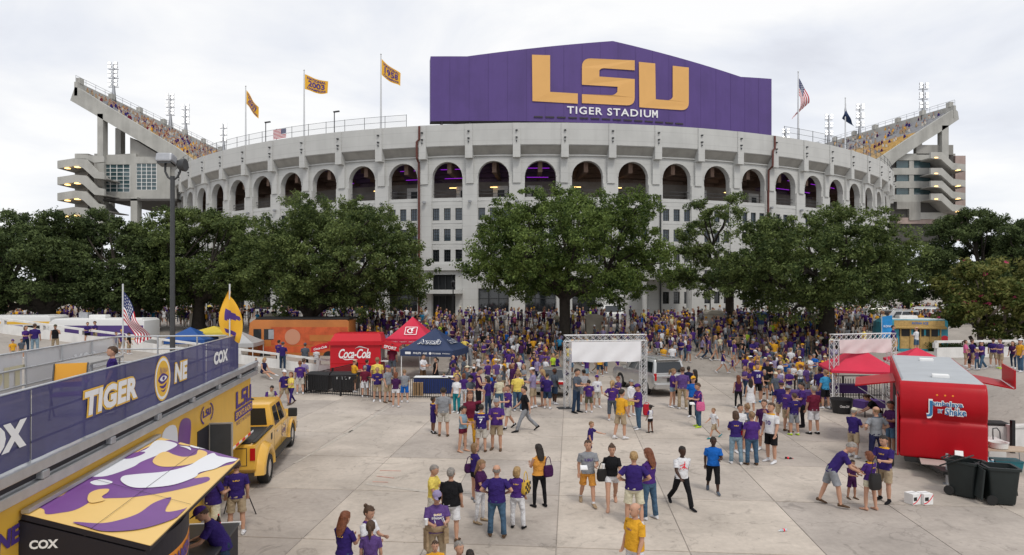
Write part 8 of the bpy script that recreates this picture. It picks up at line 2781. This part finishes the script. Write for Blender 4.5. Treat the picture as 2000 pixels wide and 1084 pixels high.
mid(766, 735, 672, 175, 'man in maroon shirt at the counter of the red stand', 'stand', 'maroon', 'slate', 'shorts', hairc='dark')
mid(826, 752, 692, 60, 'man in white shirt under the navy tent', 'hold', 'white', 'brown', 'shorts', hairc='dark')
mid(851, 752, 698, 300, 'woman in black dress under the navy tent', 'stand', 'black', 'navy', 'dress', sleeve='none', hairc='dark', hair='tail', fem=True)
mid(867, 768, 732, 20, 'boy in purple jersey and camouflage cap at the right end of the low fence', 'stand', 'royal', 'navy', 'shorts', hair='cap', cap='olive', h=1.2)
# near the truck and ramp
mid(555, 790, 723, 60, 'man in purple shirt and white cap walking by the truck', 'stroll', 'royal', 'khaki', 'shorts', hair='cap', cap='white', shoe='brown', fat=0.06)
mid(569, 790, 727, 330, 'woman in yellow shirt and purple trousers walking by the truck', 'stroll', 'yellow', 'royal', 'slim', hair='bob', hairc='auburn', fem=True, shoe='brown')
mid(526, 818, 758, 40, 'curly haired person in white and purple leaning on the truck bonnet', 'lean', 'cream', 'purple', 'shorts', hairc='dark', sleevec='purple', h=1.45)
mid(586, 770, 705, 200, 'man in purple shirt with gold number behind the black carts', 'stand', 'purple', 'stone', 'shorts', hairc='auburn')
mid(594, 762, 700, 160, 'man in pale blue shirt behind the black carts', 'stand', 'lilac', 'khaki', 'shorts', hairc='brown')
mid(552, 722, 668, 175, 'man in purple shirt, dark jeans and slate cap at the white barrier', 'hold', 'royal', 'darkdenim', 'long', hair='cap', cap='slate')
mid(545, 716, 664, 165, 'man in purple shirt and dark shorts nearest the white barrier', 'stand', 'purple', 'black', 'shorts', hairc='dark')
mid(596, 722, 670, 190, 'man in slate blue shirt and black trousers by the orange food truck', 'stand', 'slate', 'black', 'long', hair='cap', cap='slate', fat=0.08)
mid(618, 720, 680, 180, 'man in white shirt and grey shorts at the orange food truck', 'stand', 'white', 'grey', 'shorts', hairc='dark')
mid(514, 737, 705, 60, 'blonde woman in dark top sitting on the pavement', 'sit', 'navy', 'navy', 'brief', sleeve='none', hair='bob', hairc='blonde', fem=True, h=0.98)
mid(500, 728, 691, 60, 'small blond child standing beside the sitting woman', 'hold', 'navy', 'stone', 'brief', hairc='blonde', h=0.98)
# beside and on the trailer
mid(412, 1035, 925, 150, 'man in purple shirt and cream shorts beside the trailer awning', 'hold', 'royal', 'cream', 'shorts', hairc='brown', fat=0.1, pos=(-7.15, 15.9, 0), h=1.8)
mid(452, 1035, 920, 200, 'person in purple shirt and khaki shorts next to the tripod', 'stand', 'royal', 'khaki', 'shorts', hairc='brown', pos=(-6.75, 16.3, 0), h=1.82)
mid(440, 1130, 985, 290, 'man in navy purple shirt and purple cap leaning on the counter', 'lean', 'royal', 'darkdenim', 'long', hair='cap', cap='purple', fat=0.2, pos=(-5.7, 13.1, 0), h=1.62)
p = TRM @ Vector((-0.6, -8.4, 3.69))
mid(215, 760, 700, 300, 'boy in purple shirt standing on the trailer deck', 'stand', 'royal', 'khaki', 'shorts', hairc='brown', pos=p, h=1.24)
for (u, vf, vh, face, lab, kw) in ((25, 706, 663, 60, 'man in gold shirt and purple cap at the left edge', dict(shirt='gold', bottom='stone', hair='cap', cap='purple')), (42, 700, 662, 40, 'person in grey shirt next to the gold shirt at the left edge', dict(shirt='slate', bottom='khaki')),
         (50, 690, 636, 70, 'woman in purple shirt and dark jeans on the left ramp', dict(shirt='purple', bottom='darkdenim', legs='long', pose='hold', fem=True, hair='bob')), (68, 692, 632, 200, 'person in purple shirt and pale jeans on the left ramp', dict(shirt='royal', bottom='paledenim', legs='long')),
         (108, 688, 634, 30, 'man in black vest and khaki trousers drinking on the left ramp', dict(shirt='black', bottom='khaki', legs='long', pose='drink', sleeve='none', hair='cap', cap='olive')),
         (171, 673, 629, 40, 'woman in purple shirt and black shorts at the white barrier', dict(shirt='royal', bottom='black', legs='brief', pose='hold', fem=True, hair='tail', hairc='dark')), (186, 672, 627, 330, 'man in blue purple shirt and khaki shorts at the white barrier', dict(shirt='royal', bottom='khaki', pose='hold')),
         (227, 690, 648, 60, 'man in dark purple behind the pale deck banner, left of three', dict(shirt='royal', bottom='khaki')), (238, 690, 644, 60, 'man with gold cap behind the pale deck banner, middle of three', dict(shirt='purple', bottom='khaki', hair='cap', cap='gold')), (252, 692, 650, 100, 'dark clothed person behind the pale deck banner, right of three', dict(shirt='black', bottom='khaki', hair='cap', cap='black'))):
 mid(u, vf, vh, face, lab, lod=1, **kw)
# the group on the right ramp
for (u, vf, vh, face, lab, kw) in ((1886, 716, 664, 60, 'woman with pink backpack on the right ramp', dict(shirt='pink', bottom='khaki', fem=True, hair='tail')), (1899, 716, 663, 90, 'man in purple shirt on the right ramp, behind the pink backpack', dict(shirt='royal', bottom='khaki')), (1918, 722, 666, 270, 'man in purple shirt, jeans and white cap on the right ramp', dict(shirt='purple', bottom='denim', legs='long', hair='cap', cap='white', pose='stroll')),
         (1908, 722, 681, 200, 'small girl in purple shirt and jeans on the right ramp', dict(shirt='violet', bottom='denim', legs='slim', fem=True, hair='tail', hairc='blonde')), (1893, 722, 682, 230, 'child in dark purple beside the small girl on the right ramp', dict(shirt='plum', bottom='black')),
         (1940, 716, 661, 150, 'man in purple shirt and khaki shorts in the middle of the right ramp group', dict(shirt='royal', bottom='khaki')), (1954, 720, 661, 270, 'man in slate blue shirt and khaki shorts on the right ramp', dict(shirt='violet', bottom='khaki', pose='hold', shoe='lime')),
         (1979, 720, 667, 300, 'woman in dark purple top reaching out at the right edge', dict(shirt='plum', bottom='darkdenim', legs='slim', fem=True, hair='long', hairc='brown', pose='reach')), (1993, 726, 662, 270, 'man in gold shirt, jeans and white cap at the right edge', dict(shirt='gold', bottom='denim', legs='long', hair='cap', cap='white'))):
 mid(u, vf, vh, face, lab, lod=1, **kw)
# walkers on the open plaza
for (u, vf, vh, face, lab, kw) in ((1412, 729, 682, 75, 'woman in purple vest and white shorts walking right', dict(shirt='royal', bottom='white', legs='brief', sleeve='none', pose='walk', fem=True, hair='tail')), (1430, 727, 697, 80, 'small girl in purple walking right beside her mother', dict(shirt='purple', bottom='purple', legs='brief', pose='walk2', fem=True, hair='tail', hairc='blonde')),
         (1446, 721, 672, 80, 'girl in grey top and black shorts striding right', dict(shirt='slate', bottom='black', legs='brief', pose='walk', fem=True, hair='long', hairc='brown', shoe='skin')), (1434, 713, 664, 100, 'woman with gold hair bow and purple shirt, from behind', dict(shirt='purple', bottom='paledenim', legs='brief', pose='stroll', fem=True, hair='tail', hairc='blonde')),
         (1371, 700, 655, 90, 'woman in lilac top among the walkers', dict(shirt='lilac', bottom='black', legs='brief', pose='walk', fem=True, hair='long', hairc='brown')), (1384, 703, 655, 90, 'man in violet shirt walking beside the lilac top', dict(shirt='violet', bottom='darkdenim', legs='long', pose='walk2')), (1397, 705, 655, 85, 'woman with blonde hair in grey among the walkers', dict(shirt='grey', bottom='stone', legs='brief', pose='stroll', fem=True, hair='long', hairc='blonde')),
         (1354, 682, 640, 200, 'person in purple shirt and dark jeans at the head of the walkers', dict(shirt='purple', bottom='darkdenim', legs='long', pose='walk')), (1345, 655, 620, 80, 'person all in black striding past the stone pillar', dict(shirt='black', bottom='black', legs='long', pose='walk', skin='brown')),
         (1313, 722, 672, 190, 'man in white shirt with a purple backpack behind the silver car', dict(shirt='white', bottom='slate', legs='long')), (1296, 715, 675, 170, 'man in gold shirt behind the silver car', dict(shirt='gold', bottom='khaki', fat=0.15)), (1330, 708, 660, 320, 'man in purple shirt and grey shorts right of the silver car', dict(shirt='royal', bottom='grey', pose='stroll')),
         (1470, 715, 662, 20, 'man in blue purple shirt, black shorts and grey cap in the right crowd', dict(shirt='royal', bottom='black', hair='cap', cap='grey', pose='hold')), (1512, 711, 663, 175, 'man in gold shirt and white shorts, from behind in the right crowd', dict(shirt='gold', bottom='white', pose='wave')), (1543, 700, 660, 150, 'man in purple shirt and white shorts in the right crowd', dict(shirt='purple', bottom='white', skin='brown', pose='hold')),
         (1525, 700, 658, 200, 'man in gold shirt and black shorts in the right crowd', dict(shirt='gold', bottom='black', pose='wave')), (1549, 757, 711, 180, 'man in white number 18 jersey in the right crowd, from behind', dict(shirt='white', bottom='black')), (1562, 752, 697, 190, 'broad man in gold shirt and white cap in the right crowd', dict(shirt='gold', bottom='khaki', hair='cap', cap='white', fat=0.2)),
         (1536, 750, 702, 120, 'man in blue shirt and dark hair in the right crowd', dict(shirt='blue', bottom='khaki', hairc='dark')), (1576, 762, 715, 300, 'man in white shirt holding plates in the right crowd', dict(shirt='white', bottom='stone', pose='drink'))):
 mid(u, vf, vh, face, lab, lod=1, **kw)
# ------------------------------------------------------------------ things people carry
mat('leather_black', (0.015, 0.014, 0.014), 0.5)
mat('check_gold', (0.60, 0.38, 0.05), 0.7)
def bag(label, loc, s, m, rz=0.0, strap=0.4, name='shoulder_bag'):
 t = thing(name, label, 'bag', loc, rz)
 w, d, h = s
 rg = lambda k, z: [(x * k, y * k, z) for x, y in rpoly([(-w / 2, -d / 2, d * 0.3), (w / 2, -d / 2, d * 0.3), (w / 2, d / 2, d * 0.3), (-w / 2, d / 2, d * 0.3)], 3)]
 part('pouch', MB().loft([rg(0.8, 0), rg(1.0, h * 0.15), rg(1.02, h * 0.6), rg(0.85, h)], 0), m, t, 60)
 part('strap', MB().tube([(-w * 0.4, 0, h * 0.9), (-w * 0.2, 0, h + strap * 0.8), (0, 0, h + strap), (w * 0.2, 0, h + strap * 0.8), (w * 0.4, 0, h * 0.9)], 0.012, 5), m, t)
 return t
a = gat(1025, 1032)
b = bag('black and gold checked shoulder bag of the blonde woman', (a.x + 0.02, a.y + 0.0, 0.88), (0.30, 0.14, 0.30), 'check_gold', R(60), 0.25)
for i in range(4):
 for j in range(4):
  if (i + j) % 2 == 0:
   part('check', MB().box((-0.105 + 0.07 * i, -0.075, 0.045 + 0.07 * j), (0.068, 0.006, 0.068)), 'leather_black', b)
a = gat(1062, 990)
bag('dark purple bag at the side of the woman in orange', (a.x + 0.12, a.y - 0.05, 0.85), (0.28, 0.14, 0.30), MATS['cloth_plum'], R(30), 0.25)
a = gat(1177, 988)
bag('black handbag carried by the woman in the black top', (a.x - 0.02, a.y - 0.1, 0.72), (0.30, 0.16, 0.32), 'leather_black', 0.2, 0.2)
a = gat(1702, 996)
bag('black slouchy bag hanging at the hip of the woman in cream shorts', (a.x - 0.02, a.y - 0.22, 0.62), (0.32, 0.16, 0.42), 'leather_black', 0.2, 0.45)
a = gat(1742, 980)
bag('black backpack worn by the man in the gold striped polo', (a.x + 0.02, a.y + 0.1, 1.0), (0.30, 0.18, 0.42), 'leather_black', R(60), 0.05, 'backpack')
a = gat(1366, 834)
bag('pink and yellow drawstring bag', (a.x - 0.02, a.y - 0.25, 0.75), (0.36, 0.16, 0.38), MATS['cloth_pink'], 0, 0.4, 'drawstring_bag')
a = gat(917, 975)
bag('purple bag hanging behind the young woman in black shorts', (a.x, a.y - 0.05, 0.78), (0.28, 0.16, 0.24), MATS['cloth_plum'], 0.5, 0.22)
a = gat(1258, 812)
bag('small red bag beside the truss gate leg', (a.x + 0.1, a.y - 0.1, 0.05), (0.34, 0.2, 0.5), MATS['cloth_red'], 0, 0.1)
def cup(label, loc):
 o = obj('drink_cup', MB().lathe([(0.030, 0), (0.042, 0.12), (0.044, 0.125), (0.040, 0.12), (0.030, 0.01)], 12).mesh('drink_cup', ['print_white'], 40), None, loc)
 tag(o, label, 'cup')
a = gat(853, 1114)
cup('cup held by the man with the purple cap', (a.x + -0.17, a.y - 0.42, 1.12))
a = gat(1195, 990)
cup('pale drink cup held by the woman in black top', (a.x - 0.28, a.y - 0.35, 1.15))
for (u, v, dx, z, lab) in ((1364, 834, -0.38, 1.05, 'white foam food box held by the person with the pink bag'), (1136, 986, 0.02, 1.10, 'small food tray held by the young man in grey')):
 a = gat(u, v)
 t = thing('food_box', lab, 'food box', (a.x + dx, a.y - 0.4, z))
 part('tray', MB().box((0, 0, 0.02), (0.20, 0.18, 0.04)), 'print_white', t, None, 0.008)
 part('lid', MB().box((0, 0.02, 0.06), (0.19, 0.17, 0.03), 0, 0, R(8)), 'print_white', t, None, 0.008)
# ------------------------------------------------------------------ the crowd
rc = random.Random(21)
BLOCK = [(-13.2, 45, 3.2), (-10.5, 48, 2.2), (-5.6, 46.0, 0.1), (2.9, 38.6, 2.0), (2.6, 36.6, 1.6), (8.3, 41.5, 2.2), (7.7, 39.6, 1.8), (17, 34, 2.2), (4.3, 55.5, 0.9), (25.8, 54.5, 0.9), (17.5, 29, 4), (7.8, 36.0, 1.9), (8.3, 44, 2.0)]
def blocked(x, y):
 return any((x - bx) ** 2 + (y - by) ** 2 < r * r for bx, by, r in BLOCK) or in_stadium(x, y, 1.2)
ZONES = [((880, 1090), (700, 800), 72, 'left of the white truss gate'), ((905, 1095), (668, 706), 75, 'below the centre oak'), ((700, 905), (650, 690), 75, 'behind the tents'), ((1105, 1265), (655, 745), 58, 'behind the white truss gate'),
   ((1262, 1345), (640, 712), 60, 'behind the silver car'), ((1345, 1480), (645, 705), 55, 'among the walkers'), ((1455, 1640), (655, 785), 98, 'left of the red canopy'), ((1500, 1640), (640, 700), 45, 'near the thick oak trunk'), ((1640, 1800), (640, 690), 34, 'behind the red canopy'),
   ((690, 1640), (628, 656), 270, 'along the stadium wall'), ((-20, 700), (612, 642), 330, 'under the left oaks'), ((1630, 1840), (612, 648), 190, 'under the right oaks')]
WORN = [('purple', 19), ('royal', 15), ('violet', 9), ('plum', 6), ('gold', 11), ('white', 18), ('grey', 8), ('slate', 5), ('black', 5), ('yellow', 3), ('lilac', 6), ('maroon', 3), ('blue', 2), ('cream', 5), ('tan', 2), ('sky', 1), ('pink', 1), ('lime', 1)]
BOTT = [('khaki', 20), ('stone', 14), ('white', 10), ('black', 14), ('denim', 14), ('darkdenim', 12), ('grey', 7), ('paledenim', 5), ('navy', 4)]
def pick(tab):
 t = rc.uniform(0, sum(w for _, w in tab))
 for k, w in tab:
  t -= w
  if t <= 0:
   return k
 return tab[-1][0]
CW = []
occ = list(PEOPLE_XY)
for (us, vs_, n, zone) in ZONES:
 k = tries = 0
 while k < n and tries < n * 14:
  tries += 1
  u, v = rc.uniform(*us), rc.uniform(*vs_)
  p = gat(u, v)
  if p.y > 150 or blocked(p.x, p.y) or any((p.x - q[0]) ** 2 + (p.y - q[1]) ** 2 < 0.27 for q in occ[-260:]) or any((p.x - q[0]) ** 2 + (p.y - q[1]) ** 2 < 0.3 for q in PEOPLE_XY):
   continue
  occ.append((p.x, p.y))
  CW.append((p.y, u, p, zone))
  k += 1
CW.sort(key=lambda c: c[0])
NAME = {'purple': 'purple', 'royal': 'dark purple', 'violet': 'violet', 'plum': 'plum', 'denim': 'blue jeans', 'darkdenim': 'dark jeans', 'paledenim': 'pale jeans', 'slate': 'slate', 'sky': 'light blue'}
made = {}
LIMIT = 300 - N_PEOPLE
far = []
for k, (d, u, p, zone) in enumerate(CW):
 fem = rc.random() < 0.45
 shirt, bott = pick(WORN), pick(BOTT)
 pose = rc.choice(['stand', 'stand', 'shift', 'hold', 'hold', 'cross', 'hip', 'onehip', 'drink', 'walk', 'walk2', 'stroll', 'stroll'])
 legs = rc.choice(['shorts', 'shorts', 'long']) if not fem else rc.choice(['brief', 'brief', 'slim', 'shorts', 'dress'])
 hair = rc.choice(['short', 'short', 'cap', 'cap', 'bald']) if not fem else rc.choice(['long', 'tail', 'bob', 'long', 'bun'])
 hc = rc.choice(['dark', 'brown', 'brown', 'auburn', 'sandy', 'blonde', 'grey'])
 skin = rc.choice(['fair', 'light', 'light', 'light', 'tanned', 'brown', 'dark'])
 capc = rc.choice(['white', 'purple', 'gold', 'cream', 'black', 'grey'])
 face = rc.uniform(0, 360)
 h = rc.uniform(1.56, 1.72) if fem else rc.uniform(1.68, 1.88)
 if rc.random() < 0.07:
  h *= 0.72
 rec = dict(pose=pose, legs=legs, hair=hair, hairc=hc, skin=skin, cap=capc, fem=fem, shirt=shirt, bottom=bott)
 if k < LIMIT:
  act = {'walk': 'walking', 'walk2': 'walking', 'stroll': 'walking', 'hold': 'with hands raised in front', 'cross': 'with folded arms', 'hip': 'with hands on hips', 'onehip': 'with a hand on one hip', 'drink': 'drinking'}.get(pose, 'standing')
  wear = NAME.get(shirt, shirt)
  lower = NAME.get(bott, bott)
  lower = lower if 'jeans' in lower and legs in ('long', 'slim') else lower.replace('blue jeans', 'denim').replace(' jeans', ' denim') + (' trousers' if legs in ('long', 'slim') else ' shorts')
  head = {'cap': capc + ' cap', 'bald': 'thin hair', 'short': hc + ' hair'}.get(hair, {'long': 'long ', 'tail': 'a ', 'bob': 'short ', 'bun': 'pinned up '}.get(hair, '') + hc + (' ponytail' if hair == 'tail' else ' hair'))
  lab = '%s %s, %s, %s' % (wear, 'dress' if legs == 'dress' else 'shirt, ' + lower, head, zone)
  made.setdefault(lab, []).append((u, person(0, 0, 0, face, lab, lod=1, pos=p, h=h, group='crowd ' + zone, fat=rc.choice([0, 0, 0.08, 0.16]) if not fem else 0.0, **rec)))
 else:
  far.append((p, face, h, rec))
ORD = ['leftmost', 'second', 'third', 'fourth', 'fifth']
for lab, lst in made.items():
 if len(lst) > 1:
  for i, (u, o) in enumerate(sorted(lst, key=lambda q: q[0])):
   o['label'] = ORD[min(i, 4)] + ', ' + lab
# farther people: one mass of small figures
def crowd_mesh(name, recs, keys):
 base = {}
 V, F, M = [], [], []
 pal = []
 def pm(k):
  if k not in pal:
   pal.append(k)
  return pal.index(k)
 n = 0
 for (p, face, h, r) in recs:
  key = (r['pose'], r['legs'], r['hair'], r['fem'])
  if key not in base:
   mb = person_mesh(pose=r['pose'], legs=r['legs'], hair=r['hair'], fem=r['fem'], lod=2)
   base[key] = (np.array(mb.v), mb.f, mb.m)
  v, f, m = base[key]
  a = R(face); s = h / 1.8
  c, sn = math.cos(a) * s, math.sin(a) * s
  V.append(np.stack([v[:, 0] * c - v[:, 1] * sn + p[0], v[:, 0] * sn + v[:, 1] * c + p[1], v[:, 2] * s + p[2]], 1))
  F.extend([tuple(i + n for i in q) for q in f])
  sk = 'skin_' + r['skin']; sh = 'cloth_' + r['shirt']; bo = 'cloth_' + (r['bottom'] if r['legs'] != 'dress' else r['shirt'])
  tab = [sk, sh, bo, sh, sk, bo if r['legs'] in ('long', 'slim') else sk, 'cloth_white', 'hair_' + r['hairc'], 'cloth_' + r['cap'], 'eye_dark', sk, sh]
  ix = [pm(k) for k in tab]
  M.extend([ix[q] for q in m])
  n += len(v)
 me = bpy.data.meshes.new(name)
 me.from_pydata(np.concatenate(V).tolist(), [], F)
 for k in pal:
  me.materials.append(MATS[k])
 me.polygons.foreach_set('material_index', M)
 me.polygons.foreach_set('use_smooth', [True] * len(me.polygons))
 me.update()
 return me
o = obj('crowd', crowd_mesh('crowd', far, None))
o['kind'] = 'stuff'; o['label'] = 'dense crowd in purple and gold along the stadium front and under the oaks'; o['category'] = 'crowd'
# spectators in the upper stands: tiny seated figures
def spectators(name, seats, label):
 V, F, M = [], [], []
 pal = ['cloth_royal', 'cloth_tan', 'cloth_stone', 'cloth_plum', 'cloth_grey', 'skin_light', 'hair_brown', 'cloth_gold', 'cloth_maroon']
 mb = MB()
 t = MB()
 t.loft([[(a * math.cos(q), b * math.sin(q), z) for q in [k * math.pi / 3 for k in range(6)]] for z, a, b in ((0, 0.22, 0.26), (0.35, 0.22, 0.16), (0.58, 0.12, 0.09))], 0)
 t.loft([[(a * math.cos(q), a * math.sin(q), z) for q in [k * math.pi / 2.5 for k in range(5)]] for z, a in ((0.56, 0.05), (0.64, 0.11), (0.76, 0.11), (0.84, 0.04))], [1, 1, 2])
 tv = np.array(t.v)
 n = 0
 for (x, y, z, side) in seats:
  V.append(tv + np.array([x, y, z]))
  F.extend([tuple(i + n for i in f) for f in t.f])
  s = random.choice([0, 0, 1, 1, 1, 2, 2, 2, 3, 4, 4, 7, 8])
  M.extend([s if q == 0 else (5 if q == 1 else 6) for q in t.m])
  n += len(tv)
 me = bpy.data.meshes.new(name)
 me.from_pydata(np.concatenate(V).tolist(), [], F)
 for k in pal:
  me.materials.append(MATS[k])
 me.polygons.foreach_set('material_index', M)
 me.update()
 o = obj(name, me)
 o['kind'] = 'stuff'; o['label'] = label; o['category'] = 'crowd'
spectators('spectators', [s for s in CROWD_SEATS if s[3] > 0], 'spectators filling the left upper stand')
spectators('spectators', [s for s in CROWD_SEATS if s[3] < 0 and random.random() < 0.5], 'spectators scattered over the right upper stand')
